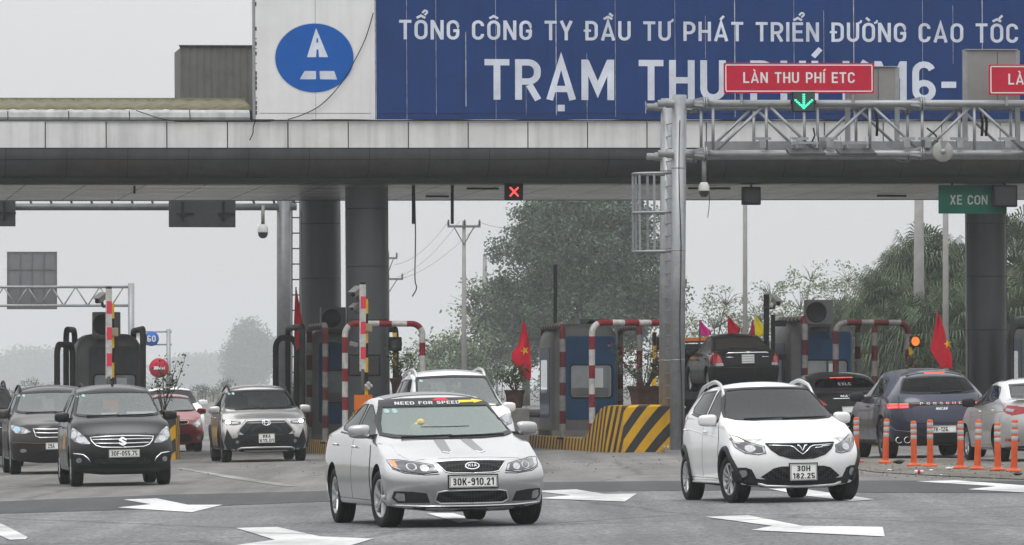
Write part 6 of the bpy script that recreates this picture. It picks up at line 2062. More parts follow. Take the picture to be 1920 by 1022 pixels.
for i, (px, py, w_) in enumerate(((905, 347, 60), (820, 366, 45), (1330, 348, 80), (1672, 370, 58))):
 c = onplane(px, 344, DC + (2.5 if py < 350 else 8)); 
 M = Matrix.Translation((c.x, c.y, Z_CEIL + c.x * RISE + .0)) @ Matrix.Rotation(YAW, 4, 'Z')
 tag(MB().box((0, 0, -.045), (w_ / 78, .10, .05), 0, None, .012).build("ceiling_lamp", M_BLACK, None, M), ("unlit strip lamp under the ceiling, " + ("between the bars and the red cross", "just left of the two bars' far end", "left of the hanging floodlight", "left of the green sign")[i]), "lamp", "unlit strip lamps on the ceiling")
# floodlight
o, w, h = hang_box("floodlight", "black floodlight hanging from the canopy ceiling beside the dome camera", "floodlight", 1393, 350, 1427, 384, DC + 1.4, .25, M_BLACK)
MB().box((.0, -.01, -.0), (w * .8, .02, h * .7)).build("lamp_glass", mat("dark_lamp_glass", (.03, .03, .032), .15), o)
MB().beam((0, .12, h / 2), (0, .12, h / 2 + .2), .05).build("bracket", M_BLACK, o)
# green sign with a lamp box
o, w, h = hang_box("green_lane_sign", "green lane sign hanging from the canopy by the right column", "sign", 1760, 347, 1888, 401, DC + 1.0, .05, M_SIGNGREEN)
lettering("XE CON", w * .55, h * .33, "lettering", mat("grey_white_letter", (.46, .48, .47), .5, var=.15), o, Matrix.Translation((-w * .335, -.004, -h * .18)), offset=-.01)
MB().beam((-.5, .03, h / 2), (-.5, .03, h / 2 + .12), .04).build("hanger", M_BLACK, o)
o2, w2, h2 = hang_box("lane_signal", "dark unlit lane signal in front of the green sign's right end", "lane signal", 1862, 347, 1908, 388, DC + .7, .2, M_BLACK)
MB().box((0, -.006, 0), (w2 * .85, .012, h2 * .8)).build("screen", mat("unlit_screen", (.02, .02, .022), .3), o2)
MB().beam((0, .1, h2 / 2), (0, .1, h2 / 2 + .12), .05).build("hanger", M_BLACK, o2)

# ------------------------------------------------------------------ steel gantry in front
DG = 124.0
Pg = onplane(1278, 700, DG)
GRISE = .0062
Pg = Vector((Pg.x, Pg.y, 0))
M_G = Matrix.Translation(Pg) @ Matrix.Rotation(YAW, 4, 'Z') @ Matrix.Rotation(-GRISE, 4, 'Y')
M_GI = M_G.inverted()
def gl(px, py, v=0.0):
 k = (px - 960.0) / FPX
 # plane through Pg + v along VX
 q = Pg + VX * v
 y = (q.y - q.x * TANY) / (1 - k * TANY)
 return M_GI @ at(px, py, y)
gan = empty("sign_gantry", "galvanised steel truss gantry with ladder carrying red lane signs", "gantry", M_G)
RV = 1.6
z_top, z_bot = gl(1400, 194).z, gl(1400, 288).z
zg = gz(Pg.x)
lean = Matrix.Identity(4)
def post(v, r, ztop):
 mb = MB().cyl((-.10, v, zg), (0, v, ztop), r, n=28)
 for z in (2.0, 4.4, 6.2): mb.cyl((-.10 + .1 * z / 8, v, zg + z), (-.10 + .1 * z / 8 + .0005, v, zg + z + .02), r + .004, n=28)
 mb.box((-.10, v, zg + .02), (.62, .62, .04))
 for sx in (-1, 1):
  for sy in (-1, 1): mb.cyl((-.10 + sx * .24, v + sy * .24, zg + .03), (-.10 + sx * .24, v + sy * .24, zg + .14), .022, n=8)
 return mb.build("post", M_GALV, gan)
post(0, .158, gl(1278, 178).z)
post(RV, .158, gl(1278, 178).z)
XE = gl(2350, 200).x
for v in (0, RV):
 for z in (z_top, z_bot):
  ch = MB()
  ch.cyl((-.48, v, z), (XE, v, z), .078, n=20)
  ch.build("chord", M_GALV, gan)
for v in (0, RV):
 for z in (z_top, z_bot):
  mb = MB()
  mb.cyl((-.30, v, z), (.30, v, z), .098, n=18)
  mb.build("sleeve", M_GALV, gan)
  for fx in (.52, 5.35):
   mb = MB()
   mb.cyl((fx, v, z), (fx + .03, v, z), .15, n=18); mb.cyl((fx + .045, v, z), (fx + .075, v, z), .15, n=18)
   for k in range(8):
    t = k * math.pi / 4
    mb.cyl((fx - .04, v + .125 * math.cos(t), z + .125 * math.sin(t)), (fx + .12, v + .125 * math.cos(t), z + .125 * math.sin(t)), .012, n=6)
   for k in range(4):
    t = k * math.pi / 2 + .4
    mb.beam((fx, v + .13 * math.cos(t), z + .13 * math.sin(t)), (fx - .22, v + .07 * math.cos(t), z + .07 * math.sin(t)), .012, .05)
   mb.build("flange", M_GALV, gan)
for v in (0, RV):
 x = .65; k = 0
 verts_x = [gl(1337, 240).x, gl(1437, 240).x, gl(1533, 240).x, gl(1631, 240).x, gl(1729, 240).x, gl(1827, 240).x, gl(1925, 240).x, gl(2023, 240).x, gl(2121, 240).x, gl(2219, 240).x]
 for i, xx in enumerate(verts_x):
  MB().cyl((xx, v, z_bot + .06), (xx, v, z_top - .06), .034, n=10).build("vertical_brace", M_GALV, gan)
  if i < len(verts_x) - 1:
   x2 = verts_x[i + 1]
   a, b = ((xx + .08, z_bot + .07), (x2 - .08, z_top - .07)) if i % 2 == 0 else ((xx + .08, z_top - .07), (x2 - .08, z_bot + .07))
   MB().cyl((a[0], v, a[1]), (b[0], v, b[1]), .034, n=10).build("diagonal_brace", M_GALV, gan)
for i, xx in enumerate(verts_x):
 for z in (z_top, z_bot):
  MB().cyl((xx + .1, .07, z), (xx + .1, RV - .07, z), .03, n=8).build("cross_brace", M_GALV, gan)
MB().box(((.6 + XE) / 2, .55, z_bot + .19), (XE - .7, .10, .20)).build("cable_tray", M_GALV, gan)
# ladder on the posts with its safety cage
mb = MB()
for k in range(26):
 z = zg + .35 + k * .275
 if z < z_top: mb.cyl((-.05 + .1 * (z - 8) / 8, .16, z), (-.05 + .1 * (z - 8) / 8, RV - .16, z), .014, n=6)
mb.build("ladder_rung", M_GALV, gan)
cg = MB()
zc0, zc1 = gl(1220, 472, .8).z, gl(1220, 326, .8).z
for z in (zc0, (zc0 + zc1) / 2, zc1):
 pts = [(-.12 - .80 * math.sin(math.pi * k / 12), RV / 2 - .55 * math.cos(math.pi * k / 12), z) for k in range(13)]
 cg.tube(pts, .030, 6)
for k in (2, 4, 6, 8, 10):
 x, y = -.12 - .80 * math.sin(math.pi * k / 12), RV / 2 - .55 * math.cos(math.pi * k / 12)
 cg.beam((x, y, zc0), (x, y, zc1), .05, .016)
cg.build("ladder_cage", M_GALV, gan)
# cables on the posts
MB().tube([(-.03 + .02 * math.sin(k), -.17, zg + .1 + k * .55) for k in range(14)], .010, 5).build("post_cable", M_CABLE, gan)
for px in (1627, 1641, 1838, 1846):
 p0 = gl(px, 205, .3); p1 = gl(px + 3, 255, .3)
 MB().tube([p0, (p0 + p1) / 2 + Vector((.02, -.05, 0)), p1], .032, 6).build("cable_bundle", M_CABLE, gan)
for px in (1525, 1738):
 p0 = gl(px, 240, .2); p1 = gl(px + (-6 if px < 1600 else 22), 275, .2)
 MB().tube([p0, (p0 + p1) / 2 + Vector((.06, -.05, .04)), p1], .020, 6).build("cable_bundle", M_CABLE, gan)

def board(label, px0, px1, py0, py1, txt):
 a = gl(px0, py0, -.14); b = gl(px1, py1, -.14)
 w, h = b.x - a.x, a.z - b.z
 M = M_G @ Matrix.Translation(((a.x + b.x) / 2, -.14, (a.z + b.z) / 2))
 o = empty("lane_sign", label, "sign", M, "red lane signs on the gantry")
 MB().box((0, .02, 0), (w, .04, h), 0, None, .008).build("board", M_SIGNRED, o)
 mb = MB(); t = .024; i = .045
 mb.box((0, -.003, h / 2 - i), (w - 2 * i, .004, t)).box((0, -.003, -h / 2 + i), (w - 2 * i, .004, t))
 for s in (-1, 1): mb.box((s * (w / 2 - i), -.004, 0), (t, .004, h - 2 * i - t))
 mb.build("border", M_VINYLW, o)
 lettering(txt, w * .742, h * .355, "lettering", M_VINYLW, o, Matrix.Translation((-w * .371, -.003, -h * .16)), offset=-.01)
 for s in (-.38, -.02, .36):
  MB().box((s * w, .09, -h / 2 - .09), (.05, .10, .30)).build("bracket", M_GALV, o)
board("red lane sign with white border, complete, above the green arrow signal", 1357, 1639, 118, 175, "LÀN THU PHÍ ETC")
board("red lane sign cut off by the right edge of the photo", 1854, 2136, 121, 178, "LÀN THU PHÍ ETC")
def cabinet(label, px0, px1, py0, py1, v, d, legs):
 a = gl(px0, py0, v); b = gl(px1, py1, v)
 M = M_G @ Matrix.Translation(((a.x + b.x) / 2, v, (a.z + b.z) / 2))
 w, h = b.x - a.x, a.z - b.z
 o = empty("display_cabinet", label, "cabinet", M, "grey cabinets on the gantry")
 MB().box((0, d / 2, 0), (w, d, h), 0, None, .012).build("housing", M_GREYP, o)
 MB().box((w * .12, -.004, 0), (.010, .008, h * .94)).build("door_gap", M_GAP, o)
 MB().box((0, d / 2 - .02, h / 2 + .012), (w + .05, d + .06, .022)).build("top_cover", M_GALV, o)
 for s in (-1, 1):
  MB().box((s * (w / 2 + .03) - .0, .05, -(h / 2 + (a.z - z_bot - h) * .5) + h * .5), (.10, .10, h + (b.z - z_bot))).build("support", M_GALV, o)
cabinet("smaller grey cabinet behind the complete red lane sign", 1592, 1680, 126, 192, .75, .35, None)
cabinet("larger tall grey cabinet left of the cut off red sign", 1812, 1906, 94, 192, .75, .40, None)
# green arrow signal
a = gl(1484, 172, -.22); b = gl(1530, 210, -.22)
M = M_G @ Matrix.Translation(((a.x + b.x) / 2, -.22, (a.z + b.z) / 2))
w, h = b.x - a.x, a.z - b.z
o = empty("lane_signal", "lane signal with lit green downward arrow under the red sign", "lane signal", M)
MB().box((0, .08, 0), (w * .93, .16, h), 0, None, .02).build("housing", M_BLACK, o)
MB().box((0, -.004, 0), (w * .84, .008, h * .88)).build("screen", mat("dark_green_screen", (.02, .05, .045), .3), o)
gm = mat("green_led_lit", (.05, .7, .4), .4, var=0, emit=(.04, .85, .42), estr=1.25)
mb = MB()
for k in range(6): mb.box((0, -.012, h * (.36 - .10 * k)), (.055, .010, .030))
for s in (-1, 1):
 for k in range(1, 6): mb.box((s * .036 * k * w / .535, -.012, h * (-.30 + .075 * k)), (.045, .010, .042))
mb.box((0, -.012, -h * .30), (.05, .010, .05))
mb.build("green_arrow", gm, o)
for s in (-1, 1): MB().box((s * w * .49, .08, 0), (.03, .06, .08)).build("clamp", M_BLACK, o)
# antennas and drum under the lower chord
for i, (x0, x1) in enumerate(((1478, 1545), (1572, 1640), (1925, 1990))):
 a = gl(x0, 283, -.35); b = gl(x1, 283, -.35)
 M = M_G @ Matrix.Translation(((a.x + b.x) / 2, -.30, a.z - .02))
 o = empty("tag_antenna", ("flat toll antenna panel under the gantry, " + ("below the green arrow", "right of the one below the arrow", "off the right edge")[i]), "antenna", M, "flat antenna panels under the gantry")
 MB().box((0, 0, 0), (b.x - a.x, .55, .05), 0, Matrix.Rotation(R(14), 4, 'X')).build("panel", mat("antenna_dark_face", (.06, .062, .065), .45), o)
 mb = MB()
 for s in (-1, 1): mb.box((s * .22, .05, .12), (.03, .4, .06)).beam((s * .28, .1, .08), (s * .28, .28, .36), .04)
 mb.box((0, .08, .20), (.62, .05, .05))
 mb.build("mount", M_GALV, o)
for i, px in enumerate((1430, 1500, 1555, 1700, 1740, 1800, 1890)):
 p = gl(px, 270, -.12)
 MB().box((p.x, -.10, p.z), (.14, .10, .16)).box((p.x, -.06, p.z + .12), (.40, .05, .06)).build("clamp_plate", M_GALV, gan)
p = gl(1768, 284, -.25)
M = M_G @ Matrix.Translation((p.x, -.22, p.z))
o = empty("cable_reel", "pale round cable reel hanging in the gantry truss, right of centre", "reel", M)
Mx = Matrix.Rotation(R(90), 4, 'X')
MB().lathe([(0, .04), (.22, .04), (.23, .02), (.23, -.02), (.22, -.04), (0, -.04)], 32, 0, Mx).build("drum", mat("pale_reel_plastic", (.30, .30, .28), .5), o)
MB().lathe([(0, .10), (.055, .10), (.06, .04)], 16, 0, Mx).build("hub", M_GALV, o)
MB().beam((0, .1, .1), (0, .1, .35), .04).build("hanger", M_GALV, o)
MB().prism([(-.03, .06), (.03, .06), (.10, .235), (-.06, .235)], -.05, .05, 0, 'Y').build("cable_mouth", M_GREYP, o)

def dome_camera(label, px, py, py_top, D, k=1.0):
 s = FPX / D
 c = at(px, py, D)
 o = empty("dome_camera", label, "camera", Matrix.Translation(c))
 r = 10.5 / s * k
 MB().lathe([(r * .55, r * 1.55), (r * .62, r * 1.5), (r * .95, r * .9), (r * 1.0, r * .1), (r * .98, 0), (0, 0)], 24).build("housing", mat("white_camera_plastic", (.52, .52, .51), .45), o)
 MB().lathe([(r * .95, 0), (r * .93, -r * .4), (r * .7, -r * .85), (r * .35, -r * 1.08), (0, -r * 1.12)], 24).build("dome", mat("smoked_dome", (.012, .012, .014), .1, 0, 1.0), o)
 MB().cyl((0, 0, r * 1.5), (0, 0, (py - py_top) / s), .05).build("drop_pole", M_GREYP, o)
 return o
dome_camera("white dome camera with dark bubble hanging from the front gantry", 1320, 358, 292, 124.6)
loose("hanging_cable", [(1326, 296), (1329, 340), (1330, 380), (1327, 408)], 124.4, .008, "thin wire dangling beside the front dome camera")

# ------------------------------------------------------------------ gantry beyond the canopy
DB = 160.0
def far(px, py, D=DB): return onplane(px, py, D)
bg = empty("rear_gantry", "dark steel gantry behind the canopy holding sign backs, on the left", "gantry", Matrix.Translation(far(533, 725)) @ Matrix.Rotation(YAW, 4, 'Z'))
bgi = bg.matrix_world.inverted()
def bl(px, py): return bgi @ far(px, py)
gb = gz(far(533, 725).x) - bg.matrix_world.translation.z
M_GALVD = mat("weathered_steel", (.15, .153, .16), .45, .5, 0, var=.2, nscale=3)
MB().cyl((0, 0, gb), (0, 0, bl(533, 330).z), .19, n=24).cyl((.05, 1.0, gb), (.05, 1.0, bl(533, 330).z), .17, n=20).build("post", M_GALVD, bg)
a = bl(-300, 388); b = bl(556, 388)
MB().cyl(a, b, .10, n=18).build("chord", M_GALVD, bg)
a2 = bl(-300, 318); b2 = bl(556, 318)
MB().cyl(a2, b2, .10, n=18).build("chord", M_GALVD, bg)
mb = MB()
for k in range(14):
 p = bl(40 + 38 * k, 318); q = bl(59 + 38 * k, 383)
 mb.cyl(p, q, .035, n=6)
mb.build("truss_web", M_GALVD, bg)
lad = MB()
x0, x1 = bl(548, 500).x, bl(563, 500).x
lad.beam((x0, .1, gb), (x0, .1, bl(0, 340).z), .035).beam((x1, .1, gb), (x1, .1, bl(0, 340).z), .035)
for py in range(350, 840, 29):
 lad.beam((x0, .1, bl(555, py).z), (x1, .1, bl(555, py).z), .035)
lad.build("ladder", M_DKSTEEL, bg)
for i, (x0, x1, y0, y1) in enumerate(((317, 441, 376, 426), (-90, 28, 375, 424))):
 p0, p1 = far(x0, y0, DB - .4), far(x1, y1, DB - .4)
 M = Matrix.Translation((p0 + p1) / 2) @ Matrix.Rotation(YAW, 4, 'Z')
 w = (x1 - x0) * DB / FPX; h = (y1 - y0) * DB / FPX
 o = empty("rear_lane_sign", "dark back of a sign board on the rear gantry, " + ("complete, with two brackets" if i == 0 else "cut off by the left edge"), "sign", M, "sign backs on the rear gantry")
 MB().box((0, 0, 0), (w, .06, h), 0, None, .01).build("board", mat("dark_sign_back", (.045, .047, .05), .55, .3, 0, var=.2), o)
 for s in (-.30, .32):
  MB().box((s * w, -.06, h * .1), (.07, .06, h * .72)).box((s * w + .08, -.05, 0), (.5, .04, .05)).build("bracket", M_BLACK, o)
dome_camera("small dome camera hanging from the rear gantry on the left", 493, 436, 385, 159.0, .95)

# far gantry and speed signs on the left
DF = 255.0
fg_ = empty("far_gantry", "distant grey truss gantry on the left with a panel's back", "gantry", Matrix.Translation(at(246, 725, DF)))
def fl(px, py): 
 p = at(px, py, DF); return p - at(246, 725, DF)
zb = fl(246, 725).z - (1.5 - gz(-17))
MB().cyl((0, 0, -1.9), fl(246, 531), .145, n=16).build("post", M_GALV, fg_)
MB().cyl(fl(-200, 538), fl(246, 538), .065, n=10).build("chord", M_GALV, fg_)
MB().cyl(fl(-200, 573), fl(246, 573), .065, n=10).build("chord", M_GALV, fg_)
mb = MB()
for k in range(20):
 x0 = 232 - 22.5 * k
 a, b = ((x0, 573), (x0 - 22.5, 538)) if k % 2 else ((x0, 538), (x0 - 22.5, 573))
 mb.cyl(fl(*a), fl(*b), .035, n=6)
mb.build("truss_web", M_GALV, fg_)
p0, p1 = at(13, 472, DF + .5), at(107, 580, DF + .5)
o = empty("distant_road_sign", "large pale grey back of a square sign on the distant gantry", "sign", Matrix.Translation((p0 + p1) / 2))
w, h = p1.x - p0.x, p0.z - p1.z
MB().box((0, 0, 0), (w, .05, h)).build("board", mat("grey_sign_back", (.17, .175, .185), .5, .3), o)
for k in range(5):
 MB().box(((k / 4 - .5) * w * .94, -.05, 0), (.05, .05, h)).build("stiffener", M_GALVD, o)
for k in range(3):
 MB().box((0, -.05, (k / 3 - .12) * h * .9), (w, .04, .04)).build("rail", M_GALVD, o)
DS = 240.0
pp = at(316, 725, DS)
o = empty("sign_post", "grey post with two arms holding round road signs, far left", "sign post", Matrix.Translation(pp))
def sl(px, py): return at(px, py, DS) - pp
MB().cyl((0, 0, -1.8), sl(316, 617), .09, n=12).build("post", M_GALV, o)
for py in (622, 646): MB().cyl(sl(322, py), sl(262, py), .035, n=8).build("arm", M_GALV, o)
Mx = Matrix.Rotation(R(90), 4, 'X')
def round_sign(label, px, py, r, m, kids_):
 c = at(px, py, DS - .15)
 o = empty("road_sign", label, "road sign", Matrix.Translation(c), "round signs on the far post")
 rr = r * DS / FPX
 MB().lathe([(0, .012), (rr, .012), (rr, -.012), (0, -.012)], 32, 0, Mx).build("disc", m, o)
 kids_(o, rr)
round_sign("round blue minimum speed sign reading 60", 284, 635, 14, mat("blue_sign_sheet", (.03, .13, .42), .5), lambda o, r: lettering("60", r * 1.15, r * .85, "lettering", M_VINYLW, o, Matrix.Translation((-r * .57, -.016, -r * .42))))
round_sign("round red no entry sign with white bar", 298, 690, 18.5, M_SIGNRED, lambda o, r: MB().box((0, -.016, 0), (r * 1.15, .006, r * .30)).build("white_bar", M_VINYLW, o))
def ring_(o, r):
 MB().lathe([(r * .8, .018), (r * .8, .014), (0, .014)], 28, 0, Mx).build("centre", M_VINYLW, o)
round_sign("round red rimmed sign half hidden by the dark left booth", 262, 635, 14, M_SIGNRED, ring_)
# ================================================================== islands, booths, rails
def stripe_mat(name, ca, cb, period, kind, dirt=.35):
 """hazard stripes painted over the whole island nose"""
 m = mat(name, ca, .6, 0, 0, var=0)
 nt, p = nodes_of(m)
 tc = nt.nodes.new("ShaderNodeTexCoord")
 sep = nt.nodes.new("ShaderNodeSeparateXYZ"); nt.links.new(tc.outputs["Object"], sep.inputs[0])
 def math_(op, a, b):
  n = nt.nodes.new("ShaderNodeMath"); n.operation = op
  for i, v in enumerate((a, b)):
   if isinstance(v, (int, float)): n.inputs[i].default_value = v
   else: nt.links.new(v, n.inputs[i])
  return n.outputs[0]
 c = math_('SUBTRACT', math_('SUBTRACT', sep.outputs["X"], math_('MULTIPLY', sep.outputs["Z"], .85)), math_('MULTIPLY', sep.outputs["Y"], 1.0))
 fr = math_('FRACT', math_('DIVIDE', c, period), 0)
 n = nt.nodes.new("ShaderNodeTexNoise"); n.inputs["Scale"].default_value = 7; n.inputs["Detail"].default_value = 6
 nt.links.new(tc.outputs["Object"], n.inputs["Vector"])
 fr2 = math_('ADD', fr, math_('MULTIPLY', math_('SUBTRACT', n.outputs["Fac"], .5), .06))
 st = math_('GREATER_THAN', fr2, .5)
 mx = nt.nodes.new("ShaderNodeMixRGB"); nt.links.new(st, mx.inputs[0])
 mx.inputs[1].default_value = (*ca, 1); mx.inputs[2].default_value = (*cb, 1)
 n2 = nt.nodes.new("ShaderNodeTexNoise"); n2.inputs["Scale"].default_value = 3; n2.inputs["Detail"].default_value = 8
 nt.links.new(tc.outputs["Object"], n2.inputs["Vector"])
 r = nt.nodes.new("ShaderNodeMapRange"); r.inputs["From Min"].default_value = .48; r.inputs["From Max"].default_value = .75; r.inputs["To Max"].default_value = dirt
 nt.links.new(n2.outputs["Fac"], r.inputs["Value"])
 m2 = nt.nodes.new("ShaderNodeMixRGB"); nt.links.new(r.outputs[0], m2.inputs[0]); nt.links.new(mx.outputs[0], m2.inputs[1]); m2.inputs[2].default_value = (.10, .09, .075, 1)
 nt.links.new(m2.outputs[0], p.inputs["Base Color"])
 return m
M_HAZ = stripe_mat("hazard_paint", (.52, .29, .012), (.03, .03, .032), .52, 0)
M_KERB = mat("island_concrete", (.16, .155, .145), .85, var=.25, nscale=3)
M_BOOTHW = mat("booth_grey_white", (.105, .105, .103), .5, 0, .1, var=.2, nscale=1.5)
M_BOOTHB = mat("booth_blue", (.008, .042, .100), .5, 0, .1, var=.2, nscale=1.5)
M_BOOTHG = glass("booth_glass", (.45, .5, .5), 1.7)
M_PIPEW = mat("rail_white", (.40, .395, .38), .5, var=.3, nscale=6)
M_PIPER = mat("rail_red", (.17, .015, .022), .5, var=.2, nscale=6)
M_PIPEK = mat("rail_grimy_shaded_black", (.022, .021, .020), .6, var=.25, nscale=5)  # black for the dark arches: their shade sits in the colour with grime
M_PIPEW2 = mat("rail_grimy_shaded_white", (.16, .157, .15), .6, var=.35, nscale=6)  # darkened white for side arches: canopy shade in the colour, plus grime
M_PIPER2 = mat("rail_grimy_shaded_red", (.075, .012, .015), .6, var=.3, nscale=6)  # matching darkened red, shade and grime both mixed into it
M_YEL = mat("post_yellow", (.58, .36, .02), .55, var=.12)
M_FLAG = mat("flag_red", (.46, .012, .03), .75, var=.10, nscale=3)
M_STAR = mat("flag_star_yellow", (.75, .45, .03), .7, var=.05)
M_SOIL = mat("soil", (.05, .035, .025), .95, var=.3)
M_POT = mat("terracotta_pot", (.05, .03, .025), .8, var=.4, nscale=7)
M_LEAFP = mat("pot_plant_leaf", (.045, .075, .03), .55, var=.35, nscale=5)
M_BARK = mat("twig_bark", (.07, .055, .04), .9, var=.3)
M_FLOWER = mat("bougainvillea_pink", (.45, .05, .12), .6, var=.2)

def place(px, D, dz=0.0):
 p = at(px, 725, D)
 return Vector((p.x, p.y, gz(p.x) + dz))
def frame(px, D, dz=0.0):
 return Matrix.Translation(place(px, D, dz)) @ Matrix.Rotation(YAW, 4, 'Z')
KERB_H = .26

def island(label, px, D, hw, length=26.0):
 M = frame(px, D)
 o = empty("toll_island", label, "traffic island", M, "toll lane islands")
 # nose: top line falling from the front hump to the kerb
 prof = [(0.0, 1.0), (.05, 1.04), (1.6, 1.04), (2.4, .98), (3.2, .80), (4.0, .52), (4.6, .34), (5.2, KERB_H)]
 mb = MB(); vs = []; fs = []
 nx = 8
 def w_at(v): return hw * (1 if v > 1.5 else .80 + .20 * math.sin(math.pi / 2 * max(0, v) / 1.5))
 for (v, z) in prof:
  for k in range(nx + 1):
   t = k / nx * 2 - 1
   x = t * w_at(v)
   vs.append((x, v - .0 + .12 * t * t * (1 if v < .5 else 0), z - .03 * t * t))
 for i in range(len(prof) - 1):
  for k in range(nx): fs.append((i * (nx + 1) + k, i * (nx + 1) + k + 1, (i + 1) * (nx + 1) + k + 1, (i + 1) * (nx + 1) + k))
 mb.add(vs, fs, 0, True)
 vs = []; fs = []
 for s in (-1, 1):
  b0 = len(vs)
  for (v, z) in prof: vs += [(s * w_at(v), v + (.12 if v < .5 else 0), -.25), (s * w_at(v), v + (.12 if v < .5 else 0), z - .03)]
  for i in range(len(prof) - 1): fs.append((b0 + 2 * i, b0 + 2 * i + 2, b0 + 2 * i + 3, b0 + 2 * i + 1))
 b0 = len(vs)
 for k in range(nx + 1):
  t = k / nx * 2 - 1
  vs += [(t * w_at(0), .12 * t * t, -.25), (t * w_at(0), .12 * t * t, 1.0 - .03 * t * t)]
 for k in range(nx): fs.append((b0 + 2 * k, b0 + 2 * k + 2, b0 + 2 * k + 3, b0 + 2 * k + 1))
 mb.add(vs, fs, 0, False)
 mb.build("striped_nose", M_HAZ, o)
 kb = MB()
 for s in (-1, 1): kb.box((s * (hw - .10), 5.2 + (length - 5.2) / 2, KERB_H / 2 - .12), (.20, length - 5.2, KERB_H + .24), 0, None, .02)
 kb.build("striped_kerb", M_HAZ, o)
 MB().box((0, 5.2 + (length - 5.2) / 2, KERB_H / 2 - .13), (2 * hw - .4, length - 5.2, KERB_H + .22)).build("paving", M_KERB, o)
 return o
island("striped island nose under the shrub, mostly hidden behind the black people carrier", 262, 128.6, 1.02)
island("island with dark base under the twin columns, nose hidden behind the white SUV", 770, 126.0, 1.05)
island("island with big black and yellow striped nose beside the gantry post", 1229, 125.0, .86)
island("island behind the black limousine, nose out of sight", 1672, 128.0, 1.0)
island("island at the right edge, almost wholly hidden", 2085, 129.0, 1.0)

def booth(label, px, D, dark=False):
 M = frame(px, D, KERB_H - .005)
 o = empty("toll_booth", label, "toll booth", M, "toll booths")
 W_, Lb, H_ = 1.62, 2.5, 2.72
 def prof(w, h, r, z0=0.0, n=8):
  P = [(-w / 2, z0), (w / 2, z0)]
  for k in range(n + 1):
   t = math.pi / 2 * k / n; P.append((w / 2 - r + r * math.cos(t), h - r * 1.2 + r * 1.2 * math.sin(t)))
  for k in range(n + 1):
   t = math.pi / 2 + math.pi / 2 * k / n; P.append((-w / 2 + r + r * math.cos(t), h - r * 1.2 + r * 1.2 * math.sin(t)))
  return P
 # shell as rings along the lane, rounded at both ends
 rings = [(0.0, .90, .93), (.06, .96, .975), (.18, 1.0, 1.0), (Lb - .3, 1.0, 1.0), (Lb - .1, .96, .97), (Lb, .88, .92)]
 mb = MB(); vs = []; fs = []
 for (v, kx, kz) in rings:
  P = prof(W_ * kx, H_ * kz, .42)
  vs += [(x, v, z) for x, z in P]
 n = len(P)
 for i in range(len(rings) - 1):
  for k in range(n): fs.append((i * n + k, i * n + (k + 1) % n, (i + 1) * n + (k + 1) % n, (i + 1) * n + k))
 fs.append(list(range(n))[::-1]); fs.append(list(range((len(rings) - 1) * n, len(rings) * n)))
 mb.add(vs, fs, 0, False)
 sh = mb.build("shell", M_BOOTHW, o)
 sh.data.polygons.foreach_set("use_smooth", [True] * len(sh.data.polygons)); sh.data.set_sharp_from_angle(angle=R(35))
 # blue front panel, window with rounded frame
 def rr(x0, x1, z0, z1, r, n=5):
  P = []
  for (cx, cz, a0) in ((x1 - r, z0 + r, -90), (x1 - r, z1 - r, 0), (x0 + r, z1 - r, 90), (x0 + r, z0 + r, 180)):
   for k in range(n + 1):
    t = R(a0 + 90 * k / n); P.append((cx + r * math.cos(t), cz + r * math.sin(t)))
  return P
 MB().prism(rr(-.50, .72, .42, 2.42, .10), -.012, .02, 0, 'Y').build("front_panel", M_DKSTEEL if dark else M_BOOTHB, o)  # the leftmost booth's dark panel has canopy shade put into its colour
 wd = MB().prism(rr(-.36, .62, .96, 1.72, .08), -.020, .0, 0, 'Y').build("window", mat("booth_window_glass", (.16, .18, .185), .08, 0, 1.0, var=.3, nscale=1.5), o)
 fr = MB()
 P = rr(-.375, .635, .945, 1.735, .09)
 fr.tube([(x, -.018, z) for x, z in P + [P[0]]], .020, 6)
 fr.box((.14, -.022, 1.34), (.03, .02, .76))
 fr.build("frame", M_BLACK, wd)
 MB().box((.30, -.024, 1.42), (.24, .006, .46)).build("notice", mat("pale_notice", (.48, .5, .5), .6, var=.1), wd)
 MB().box((0.1, -.024, 1.08), (.9, .006, .20)).build("counter", M_BOOTHW, wd)
 for s in (-1, 1):
  MB().prism(rr(.45, 2.1, .45, 2.15, .10), s * (W_ / 2 - .002), s * (W_ / 2 + .012), 0, 'X').build("side_panel", M_BOOTHB, o)
  w2 = MB().prism(rr(.75, 1.85, 1.05, 1.85, .08), s * (W_ / 2 + .004), s * (W_ / 2 + .02), 0, 'X').build("side_window", MATS["booth_window_glass"], o)
 MB().box((.02, 1.2, .08), (1.66, 2.5, .16)).build("plinth", M_KERB, o)
 return o
booth("dark toll booth with a rounded roof above the black people carrier, leftmost", 205, 138.0, True)
booth("toll booth with a blue side standing behind the twin columns", 636, 139.5)
booth("grey toll booth with blue front and window behind the striped nose", 1098, 136.5)
booth("grey and blue toll booth under the boxy air conditioner with round fan", 1540, 136.5)
booth("toll booth cut off by the right edge of the photo", 1985, 137.0)

